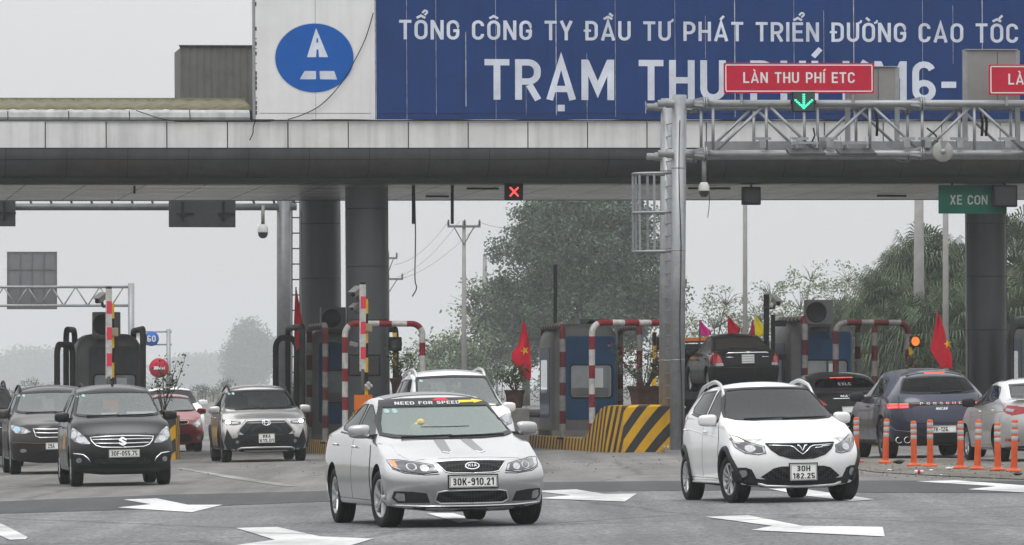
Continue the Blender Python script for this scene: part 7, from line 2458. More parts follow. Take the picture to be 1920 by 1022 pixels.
def aircon(label, px, py0, py1, D):
 s = FPX / D
 c = at(px, py1, D)
 w = 52 / s; h = (py1 - py0) / s
 o = empty("air_conditioner", label, "air conditioner", Matrix.Translation(c) @ Matrix.Rotation(YAW, 4, 'Z'), "air conditioners on the booth roofs")
 MB().box((0, .17, h / 2), (w, .34, h), 0, None, .02).build("case", mat("aircon_case", (.10, .10, .10), .5, .2, var=.1), o)
 Mx = Matrix.Translation((-w * .12, -.004, h / 2)) @ Matrix.Rotation(R(90), 4, 'X')
 MB().lathe([(0, .0), (h * .38, .0), (h * .40, .012), (h * .42, .0)], 28, 0, Mx).build("fan_grille", M_BLACK, o)
 mb = MB()
 for s_ in (-1, 1): mb.beam((s_ * w * .4, .05, -.35), (s_ * w * .4, .05, 0), .04).beam((s_ * w * .4, .30, -.35), (s_ * w * .4, .30, 0), .04)
 mb.box((0, .17, -.02), (w * .86, .30, .05)); mb.build("stand", M_DKSTEEL, o)
aircon("air conditioner with tall dark back on the leftmost booth", 200, 585, 632, 137.6)
aircon("air conditioner on the booth behind the twin columns", 628, 576, 618, 139.2)
aircon("low dark air conditioner on the booth behind the striped nose", 1116, 598, 622, 137.5)
aircon("air conditioner with round fan on the booth beside the old black saloon", 1537, 562, 609, 136.0)

def arch_path(a, b, z0, z1, r=.26, n=7):
 """from the ground at a, up, round, across and down to b"""
 a = Vector(a); b = Vector(b); d = (b - a); L_ = d.length; d.normalize()
 P = [a + Vector((0, 0, z0))]
 nseg = max(2, int((z1 - r - z0) / .06))
 for k in range(1, nseg + 1): P.append(a + Vector((0, 0, z0 + (z1 - r - z0) * k / nseg)))
 for k in range(1, n + 1):
  t = math.pi / 2 * k / n; P.append(a + d * (r - r * math.cos(t)) + Vector((0, 0, z1 - r + r * math.sin(t))))
 m = max(1, int((L_ - 2 * r) / .06))
 for k in range(1, m + 1): P.append(a + d * (r + (L_ - 2 * r) * k / m) + Vector((0, 0, z1)))
 for k in range(1, n + 1):
  t = math.pi / 2 * (1 - k / n); P.append(b - d * (r - r * math.cos(t)) + Vector((0, 0, z1 - r + r * math.sin(t))))
 for k in range(1, nseg + 1): P.append(b + Vector((0, 0, z1 - r - (z1 - r - z0) * k / nseg)))
 return P
def guard(label, pa, Da, pb, Db, ytop, dark=False, rad=.072, phase=0.0):
 a = place(pa, Da); b = place(pb, Db)
 z1 = 1.5 + (725 - ytop) * Da / FPX - rad
 z1a = z1 - a.z
 P = arch_path((a.x, a.y, 0), (b.x, b.y, 0), KERB_H - .02, z1a)
 zm = a.z
 mb = MB()
 per = .34
 if dark is True: mf = lambda l: 2
 else: mf = lambda l: int((l + phase) / per) % 2
 mb.tube([p + Vector((0, 0, zm)) for p in P], rad, 12, mfun=mf)
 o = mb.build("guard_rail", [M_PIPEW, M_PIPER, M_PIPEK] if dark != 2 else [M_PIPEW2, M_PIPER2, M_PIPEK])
 for q in (a, b):
  MB().cyl((q.x, q.y, q.z + KERB_H - .02), (q.x, q.y, q.z + KERB_H + .03), .12, n=14).build("foot", M_PIPEK, o)
 return tag(o, label, "guard rail", "pipe guard rails round the booths")
guard("grimy shade-blackened pipe arch at the left of the leftmost booth, outer one", 107, 135, 136, 136.5, 640, True)
guard("grimy shade-blackened pipe arch at the left of the leftmost booth, taller inner one", 124, 138.2, 140, 139.8, 612, True)
guard("grimy shade-blackened pipe arch at the right of the leftmost booth", 268, 134, 250, 139, 611, True)
guard("dark pipe arch left of the twin columns, lower one", 517, 138, 556, 138.6, 628, True)
guard("dark pipe arch left of the twin columns, taller one by the narrow red flag", 567, 135, 540, 140, 606, True)
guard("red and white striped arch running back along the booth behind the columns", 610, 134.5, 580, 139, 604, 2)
guard("wide red and white striped arch in front of the right twin column", 647, 133, 792, 133.4, 601, False, phase=.25)
guard("dark pipe arch beside the unlit round signal near the columns", 742, 136.2, 716, 140, 611, True)
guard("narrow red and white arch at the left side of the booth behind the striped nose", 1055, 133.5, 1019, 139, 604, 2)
guard("wide red and white arch joining the booth front to the gantry post", 1110, 132.6, 1252, 133.4, 599, False, phase=.3)
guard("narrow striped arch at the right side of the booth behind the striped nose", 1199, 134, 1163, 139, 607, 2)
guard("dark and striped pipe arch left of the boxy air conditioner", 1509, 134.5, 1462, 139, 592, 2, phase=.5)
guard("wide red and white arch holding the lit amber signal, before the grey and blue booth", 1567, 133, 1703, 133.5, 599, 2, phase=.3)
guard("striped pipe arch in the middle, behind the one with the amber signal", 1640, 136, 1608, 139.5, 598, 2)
guard("dark pipe arch at the right edge of the photo", 1896, 136, 1936, 136.6, 606, True)

def boom(label, px, y0, y1, D, post_px):
 s = FPX / D
 b = place(px, D)
 o = empty("barrier_boom", label, "barrier boom", Matrix.Translation(b) @ Matrix.Rotation(YAW, 4, 'Z'), "raised toll barrier booms")
 z0 = 1.5 + (725 - y1) / s - b.z; z1 = 1.5 + (725 - y0) / s - b.z
 mb = MB()
 n = 8; w = .145
 pat = [0, 1, 0, 1, 0, 1, 0, 0]
 seg = (z1 - z0)
 cuts = [1.0, .84, .66, .50, .36, .22, .10, 0]
 for i in range(len(cuts) - 1):
  za, zb_ = z0 + seg * cuts[i + 1], z0 + seg * cuts[i]
  mb.box((0, 0, (za + zb_) / 2), (w, .05, zb_ - za), 0)
 o2 = mb.build("pole", M_PIPEW, o)
 for i, (c0, c1) in enumerate(((.86, .72), (.57, .43), (.28, .14))):
  MB().box((.012, -.028, z0 + seg * (c0 + c1) / 2), (w * .82, .006, seg * (c0 - c1))).build("red_band", mat("reflective_red", (.55, .02, .05), .4, var=.08), o2)
 MB().box((0, 0, z1 + .02), (w * .9, .055, .05)).build("end_cap", M_BLACK, o2)
 mz = KERB_H
 MB().cyl((0, 0, .9), (0, 0, z0 + .05), .045, n=12).build("sleeve", M_DKSTEEL, o)
 cab = MB().box((0, .05, mz + .50), (.34, .36, 1.0), 0, None, .02).build("drive_cabinet", mat("barrier_orange", (.50, .13, .02), .5, var=.12), o)
 MB().box((0, -.14, mz + .95), (.42, .03, .34)).build("front_plate", MATS["barrier_orange"], cab)
 # yellow-black post with brackets beside it
 pp = place(post_px, D + .4) - b
 pp = Matrix.Rotation(-YAW, 4, 'Z') @ pp
 mb = MB()
 zt = z1 - .45
 k = 0; z = .2
 while z < zt:
  mb.box((pp.x, pp.y, z + .17), (.10, .07, .34), k % 2); z += .34; k += 1
 q = mb.build("hazard_post", [M_BLACK, M_YEL], o)
 MB().box((pp.x + .04, pp.y - .06, zt - .55), (.20, .08, .20), 0, None, .02).build("sensor_box", mat("sensor_beige", (.30, .27, .18), .5), q)
 mb = MB()
 for a in range(4):
  t = a * math.pi / 2
  mb.lathe([(0, 0), (.05, 0), (.05, .02), (0, .02)], 10, 0, Matrix.Translation((pp.x + .05 + .055 * math.cos(t), pp.y - .06, zt - 1.9 + .055 * math.sin(t))) @ Matrix.Rotation(R(90), 4, 'X'))
 mb.build("clover_lamp", M_PIPEW, q)
 return o
boom("raised red and white boom in front of the leftmost booth", 204, 541, 710, 131.0, 210)
boom("raised red and white boom in front of the right twin column", 680, 533, 696, 131.5, 686)

def cctv(label, px, py, D, size=1.0, post=None, flip=1, group=None):
 c = at(px, py, D)
 o = empty("cctv_camera", label, "camera", Matrix.Translation(c) @ Matrix.Rotation(R(-20) * flip, 4, 'Z') @ Matrix.Rotation(R(18), 4, 'X') @ Matrix.Scale(size, 4), group)
 MB().box((0, .05, 0), (.15, .38, .14), 0, None, .03).build("housing", mat("cctv_grey", (.22, .22, .215), .45, .1), o)
 MB().box((0, .02, .085), (.19, .48, .02), 0, None, .006).build("sun_shield", MATS["cctv_grey"], o)
 Mx = Matrix.Translation((0, -.145, 0)) @ Matrix.Rotation(R(90), 4, 'X')
 MB().lathe([(0, .02), (.05, .02), (.055, 0), (.05, -.01)], 16, 0, Mx).build("lens", M_BLACK, o)
 mb = MB().beam((0, .10, -.07), (0, .12, -.22), .05).beam((0, .12, -.22), (.26 * flip, .2, -.22), .05)
 mb.build("bracket", mat("cctv_bracket", (.06, .06, .06), .5), o)
 return o
cctv("grey surveillance camera by the top of the left boom", 187, 561, 131.3)
cctv("pale surveillance camera by the top of the boom before the column", 666, 549, 131.8)
cctv("small dark surveillance camera below the pale one, before the column", 663, 577, 131.9, .7)
cctv("dark surveillance camera on the black post beside the pennants", 1456, 566, 135.0, .9, flip=-1)
b = place(1437, 135.2)
mb = MB().beam((b.x, b.y, b.z + KERB_H), (b.x, b.y, 1.5 + (725 - 552) * 135.2 / FPX), .13, .10).beam((b.x + .16, b.y + .05, b.z + KERB_H), (b.x + .16, b.y + .05, 1.5 + (725 - 590) * 135.2 / FPX), .10)
for z in (2.2, 3.0): mb.box((b.x + .3, b.y, z), (.34, .12, .14))
tag(mb.build("camera_post", M_BLACK), "thick black camera post behind the old black saloon, beside the yellow pennant", "post")
b = place(1041, 139.5)
tag(MB().beam((b.x, b.y, b.z + KERB_H), (b.x, b.y, 1.5 + (725 - 496) * 139.5 / FPX), .09).build("thin_post", M_DKSTEEL), "tall thin dark post behind the left of the grey booth with a blue front", "post")

def screen_panel():
 o = empty("fee_display", "dark fee display fixed to the front of the right twin column", "display", Matrix.Translation(at(683, 685, 134.6)) @ Matrix.Rotation(YAW, 4, 'Z'))
 MB().box((0, 0, 0), (.76, .10, .52), 0, None, .02).build("housing", M_BLACK, o)
 MB().box((0, -.054, 0), (.68, .008, .44)).build("screen", MATS["unlit_screen"], o)
 MB().beam((0, .05, -.26), (0, .05, -2.2), .08).build("stand", M_DKSTEEL, o)
screen_panel()
o = empty("intercom", "small grey box on the right twin column below the cameras", "box", Matrix.Translation(at(663, 646, 135.2)) @ Matrix.Rotation(YAW, 4, 'Z'))
MB().box((0, 0, 0), (.20, .16, .12), 0, Matrix.Rotation(R(15), 4, 'Y'), .02).build("case", MATS["cctv_grey"], o)
MB().beam((0, .05, 0), (0, .35, 0), .03).build("bracket", M_DKSTEEL, o)

def signal(label, px, py, D, lit=None, r_px=11, top_py=None, square=False, off=0):
 s = FPX / D
 b = place(px, D)
 o = empty("signal_light", label, "signal light", Matrix.Translation(b) @ Matrix.Rotation(YAW, 4, 'Z'), "signal lights on striped posts")
 zc_ = 1.5 + (725 - py) / s - b.z
 top = 1.5 + (725 - (top_py or py)) / s - b.z
 mb = MB(); z = KERB_H; k = 0
 while z < top:
  h = min(.30, top - z); mb.box((0, 0, z + h / 2), (.085, .085, h), k % 2); z += h; k += 1
 mb.build("striped_post", [M_YEL, M_BLACK], o)
 r = r_px / s
 hd = MB().box((off, -.09, zc_), (2.25 * r, .14, 2.4 * r), 0, None, .03)
 hd.beam((off, -.02, zc_ - r), (0, 0, zc_ - r * 1.9), .07)
 h = hd.build("head", M_BLACK, o)
 Mx = Matrix.Translation((off, -.165, zc_)) @ Matrix.Rotation(R(90), 4, 'X')
 lm = lit or mat("unlit_signal_lens", (.05, .05, .05), .25)
 mb = MB()
 if lit:
  for (rr_, n) in ((0, 1), (.30, 6), (.58, 11), (.84, 16)):
   for q in range(n):
    t = 2 * math.pi * q / n
    mb.lathe([(0, .012), (r * .10, .012), (r * .10, 0)], 8, 0, Mx @ Matrix.Translation((rr_ * r * math.cos(t), rr_ * r * math.sin(t), 0)))
 mb.lathe([(0, .004), (r * .95, .004), (r * 1.0, 0)], 24, 0, Mx)
 mb.build("lens", lm, h)
 MB().lathe([(r * 1.02, 0), (r * 1.06, .10), (r * 1.08, .10), (r * 1.06, 0)], 24, 0, Mx).build("visor", M_BLACK, h)
 return o
signal("unlit round signal on a striped post between the column and the white SUV", 740, 645, 134.5, None, 11, 624)
signal("black signal head seen side on, on a striped post beside the big pot", 1227, 642, 128.6, None, 9, 622, off=.16)
signal("lit amber signal hanging by the right leg of the wide arch", 1708, 640, 132.8, mat("amber_led_lit", (.7, .2, .02), .4, var=0, emit=(1, .24, .03), estr=.9), 8.5, 640, off=.07)

# ------------------------------------------------------------------ flags and pennants
def flag(label, rows, D, pole, m=None, star=None, amp=.10, name="flag", group=None):
 """rows: (py, left px, right px) down the cloth; pole: two pixel points"""
 s = FPX / D
 o = empty(name, label, "flag", None, group)
 base = at(pole[1][0], pole[1][1], D)
 o.matrix_world = Matrix.Translation(base)
 def L_(px, py, dy=0): 
  return at(px, py, D) - base + Vector((0, dy, 0))
 MB().cyl(L_(*pole[1]), L_(*pole[0]), .022, .016, n=8).build("pole", M_DKSTEEL, o)
 n = 9; vs = []; fs = []
 R_ = []
 for i in range(len(rows) - 1):
  for k in range(4):
   t = k / 4
   R_.append(tuple(rows[i][j] + (rows[i + 1][j] - rows[i][j]) * t for j in range(3)))
 R_.append(rows[-1])
 def P(u, row):
  py, xl, xr = row
  ph = u * 7.0 + py * .05
  return L_(xl + (xr - xl) * u, py + 2.5 * math.sin(u * 4 + py * .04), -.03 + amp * math.sin(ph) * u)
 for r in R_:
  for k in range(n + 1): vs.append(P(k / n, r))
 for i in range(len(R_) - 1):
  for k in range(n): fs.append((i * (n + 1) + k, i * (n + 1) + k + 1, (i + 1) * (n + 1) + k + 1, (i + 1) * (n + 1) + k))
 cl_ = MB().add(vs, fs, 0, True).build("cloth", m or M_FLAG, o, fix=False)
 md = cl_.modifiers.new("t", 'SOLIDIFY'); md.thickness = .006
 if star:
  cx, cy, rs = star
  pts = []
  for k in range(10):
   t = math.pi / 2 + k * math.pi / 5 + .25
   rr_ = rs if k % 2 == 0 else rs * .40
   pts.append((cx + rr_ * math.cos(t) * .85, cy - rr_ * math.sin(t)))
  vs = []
  def onflag(px, py):
   for i in range(len(R_) - 1):
    if R_[i][0] <= py <= R_[i + 1][0]:
     t = (py - R_[i][0]) / (R_[i + 1][0] - R_[i][0])
     xl = R_[i][1] + (R_[i + 1][1] - R_[i][1]) * t; xr = R_[i][2] + (R_[i + 1][2] - R_[i][2]) * t
     u = (px - xl) / max(1, xr - xl)
     return P(u, (py, xl, xr)) + Vector((0, -.02, 0))
   return L_(px, py, -.1)
  vs = [onflag(cx, cy)] + [onflag(a, b) for a, b in pts]
  MB().add(vs, [(0, 1 + k, 1 + (k + 1) % 10) for k in range(10)]).build("star", M_STAR, cl_, fix=False)
 return o
flag("red flag with yellow star drooping above the pot plant, left of the grey booth", [(604, 980, 984), (625, 977, 988), (645, 972, 992), (660, 959, 994), (675, 961, 995), (690, 972, 996), (704, 978, 996), (712, 984, 994)], 133.5, ((983, 597), (957, 728)), star=(984, 659, 10))
flag("red flag with yellow star standing behind the navy SUV", [(588, 1757, 1760), (605, 1755, 1766), (625, 1750, 1772), (645, 1745, 1776), (655, 1744, 1780), (668, 1752, 1784), (680, 1760, 1785), (692, 1765, 1784)], 131.0, ((1757, 580), (1738, 835)), star=(1777, 647, 9))
flag("narrow furled red flag beside the left twin column", [(545, 554, 557), (565, 553, 561), (590, 552, 565), (612, 551, 567), (632, 553, 564), (655, 556, 562)], 137.5, ((555, 538), (549, 822)), amp=.05)
for i, (lab, col, rows, pole) in enumerate((
 ("pink pennant above the tow truck's light bar", (.55, .03, .22), [(601, 1312, 1314), (612, 1312, 1322), (622, 1313, 1332), (629, 1314, 1334)], ((1312, 600), (1313, 838))),
 ("red pennant rising behind the middle of the old black saloon's roof", (.42, .012, .03), [(594, 1366, 1368), (606, 1364, 1378), (617, 1364, 1388), (628, 1364, 1386)], ((1366, 592), (1361, 838))),
 ("narrow magenta pennant just left of the yellow one", (.40, .02, .10), [(602, 1410, 1411), (614, 1408, 1414), (628, 1406, 1416)], ((1411, 600), (1405, 838))),
 ("yellow pennant beside the black camera post", (.72, .60, .02), [(592, 1416, 1418), (604, 1415, 1426), (614, 1415, 1433), (629, 1414, 1433)], ((1417, 589), (1412, 838))))):
 flag(lab, rows, 136.0, pole, mat("pennant_%s" % ("pink", "crimson", "magenta", "yellow")[i], col, .75, var=.1), amp=.05, name="pennant", group="pennants behind the old black saloon")

# ------------------------------------------------------------------ pot plants
def leaf_quads(mb, c, n, spread, size, rnd, mi=0):
 for _ in range(n):
  p = Vector(c) + Vector([max(-1.5, min(1.5, rnd.gauss(0, 1))) * q for q in spread])
  a = Vector((rnd.uniform(-1, 1), rnd.uniform(-1, 1), rnd.uniform(-1, .6))).normalized()
  b = a.cross(Vector((rnd.uniform(-1, 1), rnd.uniform(-1, 1), rnd.uniform(-1, 1)))).normalized()
  s = size * rnd.uniform(.6, 1.3)
  mb.add([p, p + a * s * .5 + b * s * .28, p + a * s, p + a * s * .5 - b * s * .28], [(0, 1, 2, 3)], mi)
def pot_plant(label, px, py_base, D, pot, stems, height, spread, leaves, flowers=0, seed=1, lean=0.0):
 c = at(px, py_base, D)
 rnd = random.Random(seed)
 o = empty("pot_plant", label, "pot plant", Matrix.Translation(c), "pot plants on the islands")
 w, h = pot
 mb = MB()
 mb.lathe([(w * .36, 0), (w * .40, .03), (w * .46, h * .7), (w * .52, h * .86), (w * .55, h), (w * .49, h), (w * .45, h * .85), (0, h * .85)], 6 if w > .5 else 16, 0, None, [0, 0, 0, 0, 0, 0, 1], False)
 mb.build("pot", [M_POT, M_SOIL], o)
 st = MB(); lf = MB(); fl = MB()
 for k in range(stems):
  a = rnd.uniform(0, 2 * math.pi); r = rnd.uniform(.3, 1) * spread
  top = Vector((math.cos(a) * r + lean, math.sin(a) * r * .7, h + height * rnd.uniform(.5, 1.0)))
  base = Vector((rnd.uniform(-.1, .1) * w, rnd.uniform(-.1, .1) * w, h * .85))
  P = []
  for q in range(7):
   t = q / 6
   P.append(base.lerp(top, t) + Vector((math.cos(a) * .12 * math.sin(t * 3), rnd.uniform(-.02, .02), .10 * math.sin(t * math.pi))))
  st.tube(P, .012, 5, rfun=lambda t: 1.3 - t)
  for q in range(2, 7):
   leaf_quads(lf, P[q], leaves, (.08, .08, .06), .085, rnd)
   if flowers and rnd.random() < .35: leaf_quads(fl, P[q], flowers, (.05, .05, .05), .06, rnd)
 st.build("stem", M_BARK, o); lf.build("foliage", M_LEAFP, o, fix=False)
 if flowers: fl.build("blossom", M_FLOWER, o, fix=False)
 return o
pot_plant("shrub in a low pot behind the black people carrier, left", 308, 800, 133, (.40, .36), 8, 1.3, .55, 6, 0, 4, .20)
pot_plant("flowering shrub in a big square terracotta pot on the striped nose", 1210, 766, 127.0, (.76, .50), 15, .95, .75, 8, 4, 9, -.10)
pot_plant("shrub in a dark pot beside the drooping flag, behind the white SUV", 965, 765, 133.0, (.45, .42), 10, .62, .50, 7, 0, 15)
pot_plant("small shrub in a pot behind the navy SUV, below the amber signal", 1726, 745, 131.5, (.60, .48), 12, .50, .45, 7, 2, 22)
pot_plant("thin pot shrub behind the orange barrier cabinet", 752, 745, 134.0, (.5, .45), 8, .70, .35, 5, 0, 27)

for px, py, D, lab in ((965, 765, 133.0, "concrete block under the pot beside the drooping flag, behind the white SUV"), (1726, 745, 131.5, "concrete block under the pot behind the navy SUV"), (752, 745, 134.0, "concrete block under the pot behind the orange barrier cabinet")):
 c = at(px, py, D); g = gz(c.x)
 o = tag(MB().box((0, 0, (g - c.z) / 2), (.62, .62, c.z - g - .01), 0, None, .02).build("concrete_block", M_KERB, None, Matrix.Translation(c) @ Matrix.Rotation(YAW, 4, 'Z')), lab, "concrete block", "concrete blocks under the pots")
# low wall behind the booth
p0 = place(880, 152); p1 = place(1040, 154)
M = Matrix.Translation((p0 + p1) / 2) @ Matrix.Rotation(YAW, 4, 'Z')
o = tag(MB().box((0, 0, .35), ((p1 - p0).length, .3, .95), 0, None, .02).build("low_wall", M_KERB, None, M), "low grey concrete wall left of the grey booth, below the drooping flag", "wall")
MB().box((0, 0, .85), ((p1 - p0).length + .06, .38, .08)).build("coping", M_KERB, o)
# blue trestle seat beside it
p = place(1003, 140)
o = empty("blue_bench", "small blue metal bench frame left of the grey booth", "bench", Matrix.Translation(p + Vector((0, 0, KERB_H))) @ Matrix.Rotation(YAW, 4, 'Z'))
bm_ = mat("bench_blue", (.02, .05, .13), .5, .2)
MB().box((0, 0, .50), (.95, .35, .06)).build("seat", bm_, o)
for s in (-1, 1):
 for t in (-1, 1): MB().beam((s * .42, t * .14, 0), (s * .42, t * .14, .48), .05).build("leg", bm_, o)

# ------------------------------------------------------------------ orange delineator posts
M_OR = mat("delineator_orange", (.52, .085, .025), .5, 0, .1, var=.12, nscale=5)
M_REFL = mat("reflective_band_grey", (.36, .37, .38), .4, .2, var=.12, nscale=9)
def delineator_parts():
 o = empty("delineator_post", "orange post", "traffic post", None, "orange posts along the dirt median")
 MB().lathe([(0, .0), (.12, 0), (.125, .02), (.10, .035), (.062, .05), (.055, .065)], 20).build("base", M_OR, o)
 MB().lathe([(.055, .06), (.050, .30), (.047, .765), (.036, .785), (0, .788)], 20).build("tube", M_OR, o)
 for k in range(3):
  z = .47 + .10 * k
  MB().lathe([(.050, z), (.0515, z + .004), (.0510, z + .062), (.0490, z + .066)], 20).build("reflective_band", M_REFL, o)
 return o
proto = delineator_parts()
spots = [(1606, 868, "orange post half hidden behind the white hatchback's right flank"), (1660, 870, "orange post standing alone, right of the white hatchback"), (1714, 875, "orange post left of the closely spaced leaning pair, dirty red"),
   (1744, 876, "orange post leaning a little left, before the navy SUV's plate"), (1801, 880, "orange post in front of the silver saloon's front wheel"), (1832, 882, "dirty dark orange post, second of the four before the silver saloon"),
   (1871, 884, "orange post before the silver saloon's rear door, third of four"), (1901, 886, "orange post nearest the right edge")]
rnd = random.Random(5)
for i, (px, py, lab) in enumerate(spots):
 o = proto if i == 0 else copy_tree(proto)
 p = gp(px, py)
 p.z = gz(p.x) + .012
 o.location = p
 o.rotation_euler = (R(rnd.uniform(-2, 2)), R(-3.5 if i == 3 else rnd.uniform(-2, 2)), rnd.uniform(0, 6))
 o.scale = (1.02, 1.02, 1.0 + rnd.uniform(-.03, .04))
 o["label"] = lab

# ------------------------------------------------------------------ litter and stones on the median
def litter(label, px, py, kind, col, size):
 p = gp(px, py); p.z = gz(p.x) + .012
 rnd = random.Random(px)
 m = mat("litter_%s" % kind, col, .6, var=.2, nscale=20)
 if kind == "can":
  mb = MB().cyl((-size, 0, .03), (size, .02, .035), .032, .028, n=10).cyl((-size * .3, 0, .03), (size * .3, 0, .031), .034, n=10, mi=1)
  o = mb.build("drink_can", [m, M_SIGNRED])
 else:
  vs, fs = [], []
  mb = MB()
  n, q = 8, 5
  for i in range(q):
   for k in range(n):
    t = 2 * math.pi * k / n; f = math.sin(math.pi * (i + .5) / q) * rnd.uniform(.65, 1.1)
    vs.append((size * f * math.cos(t) * 1.4, size * f * math.sin(t), size * .9 * i / (q - 1)))
  for i in range(q - 1):
   for k in range(n): fs.append((i * n + k, i * n + (k + 1) % n, (i + 1) * n + (k + 1) % n, (i + 1) * n + k))
  fs.append(list(range(n))); fs.append(list(range((q - 1) * n, q * n)))
  o = mb.add(vs, fs).build("plastic_bag" if kind == "bag" else ("rubble" if kind == "rubble" else "paper_scrap"), m)
 o.location = p
 return tag(o, label, "litter", "litter on the dirt median")
litter("crushed red and white can between the first and second close posts", 1723, 890, "can", (.6, .6, .6), .07)
litter("white crumpled bag piece left of the silver saloon's front wheel", 1779, 882, "bag", (.6, .62, .62), .05)
litter("smaller white bag scrap just right of the crumpled bag", 1788, 880, "bag", (.6, .62, .62), .038)
litter("white paper scrap before the leaning orange post", 1745, 885, "paper", (.62, .62, .6), .035)
litter("flat pale scrap near the white hatchback's flank", 1668, 884, "paper", (.62, .62, .6), .03)
litter("dark rubble heap right of the lone orange post", 1686, 871, "rubble", (.05, .045, .04), .085)
litter("dark scrap lying under the post nearest the right edge", 1908, 893, "rubble", (.05, .045, .04), .06)
litter("pale chip near the bottom edge of the median", 1765, 893, "paper", (.62, .62, .6), .02)
# gravel
rnd = random.Random(11)
mb = MB()
for _ in range(700):
 px, py = rnd.uniform(1560, 1960), rnd.uniform(862, 900)
 if rnd.random() < .35: px, py = rnd.uniform(1000, 1650), rnd.gauss(868, 10)
 if rnd.random() < .05: px, py = rnd.uniform(330, 620), rnd.gauss(876, 8)
 if py < 850: continue
 p = gp(px, py)
 s = rnd.uniform(.005, .017) * (1.6 if rnd.random() < .05 else 1)
 mb.box((p.x, p.y, gz(p.x) + .012 + s * .3), (s * 1.5, s * 1.2, s), 0 if rnd.random() < .75 else 1, None)
tag(mb.build("gravel", [mat("gravel_grey", (.16, .145, .12), .9, var=.4, nscale=2), mat("gravel_pale", (.36, .35, .32), .9, var=.3, nscale=2)]), "scattered gravel and chips on the dirty concrete", "gravel", None, "stuff")
# ================================================================== trees, poles, haze
def leafmat(name, col, var=.35):
 m = mat(name, col, .6, 0, 0, var=var, nscale=.9)
 nt, p = nodes_of(m)
 p.inputs["Specular IOR Level"].default_value = .2
 g = nt.nodes.new("ShaderNodeNewGeometry")
 r = nt.nodes.new("ShaderNodeMapRange"); r.inputs["To Min"].default_value = .45; r.inputs["To Max"].default_value = 1.6
 nt.links.new(g.outputs["Random Per Island"], r.inputs["Value"])
 sc = nt.nodes.new("ShaderNodeVectorMath"); sc.operation = 'SCALE'
 nt.links.new(p.inputs["Base Color"].links[0].from_socket, sc.inputs[0]); nt.links.new(r.outputs[0], sc.inputs["Scale"])
 nt.links.new(sc.outputs[0], p.inputs["Base Color"])
 return m
M_TRUNK = mat("tree_bark", (.06, .05, .04), .9, var=.3, nscale=4)

def tree(label, name, px, D, top_py, crown, nclump, per, leaf, m, seed, group, trunk_r=.18, base_dz=0.0, limbs=7, sparse=False, far=None):
 """crown: list of (dx, z, rx, rz) ellipsoids in metres from the trunk foot"""
 k = far / D if far else 1.0
 D = far or D
 crown = [tuple(q * k for q in c) for c in crown]; leaf *= k; trunk_r *= k
 rnd = random.Random(seed)
 b = at(px, 725, D); b.z = gz(b.x) + base_dz
 o = empty(name, label, "tree", Matrix.Translation(b), group)
 tk = MB()
 zmid = sum(c[1] for c in crown) / len(crown)
 pts = [Vector((0, 0, -.1)), Vector((.05, 0, zmid * .25)), Vector((-.05, .05, zmid * .5)), Vector((0, 0, zmid * .85))]
 tk.tube(pts, trunk_r, 10, rfun=lambda t: 1.15 - .65 * t)
 lf = MB()
 for (dx, z, rx, rz) in crown:
  a = pts[2].lerp(pts[3], rnd.random() * .6); e = Vector((dx, rnd.uniform(-.3, .3) * rx, z))
  mid = (a + e) / 2 + Vector((0, 0, .15 * rz))
  tk.tube([a, mid, e], trunk_r * .42, 7, rfun=lambda t: 1.1 - .7 * t)
  for _ in range(limbs):
   t = rnd.uniform(0, 2 * math.pi); ph = rnd.uniform(-.4, 1.2)
   e2 = e + Vector((rx * .85 * math.cos(t) * math.cos(ph), rx * .85 * math.sin(t) * math.cos(ph), rz * .85 * math.sin(ph)))
   tk.tube([e - Vector((0, 0, rz * .3)), (e + e2) / 2 + Vector((0, 0, .1 * rz)), e2], trunk_r * .16, 5, rfun=lambda q: 1.1 - .8 * q)
 tot = sum(c[2] * c[2] * c[3] for c in crown)
 for (dx, z, rx, rz) in crown:
  n = max(4, int(nclump * (rx * rx * rz) / tot))
  for _ in range(n):
   while True:
    v = Vector((rnd.uniform(-1, 1), rnd.uniform(-1, 1), rnd.uniform(-1, 1)))
    if .15 < v.length < 1: break
   v = v.normalized() * (v.length ** .45) * rnd.uniform(.82, 1.0)
   c = Vector((dx + v.x * rx, v.y * rx, z + v.z * rz))
   sp = leaf * (2.1 if not sparse else 1.4) * rnd.uniform(.7, 1.3)
   leaf_quads(lf, c, per, (sp, sp, sp * .62), leaf, rnd)
 tk.build("trunk", M_TRUNK, o)
 lf.build("crown", m, o, fix=False)
 return o
G1 = leafmat("broadleaf_green", (.062, .098, .060))
G2 = leafmat("pale_spring_green", (.17, .22, .13))
G3 = leafmat("dull_green", (.055, .08, .05))
G4 = leafmat("fan_palm_green", (.062, .088, .046))
G5 = leafmat("fan_palm_dead", (.17, .145, .10))

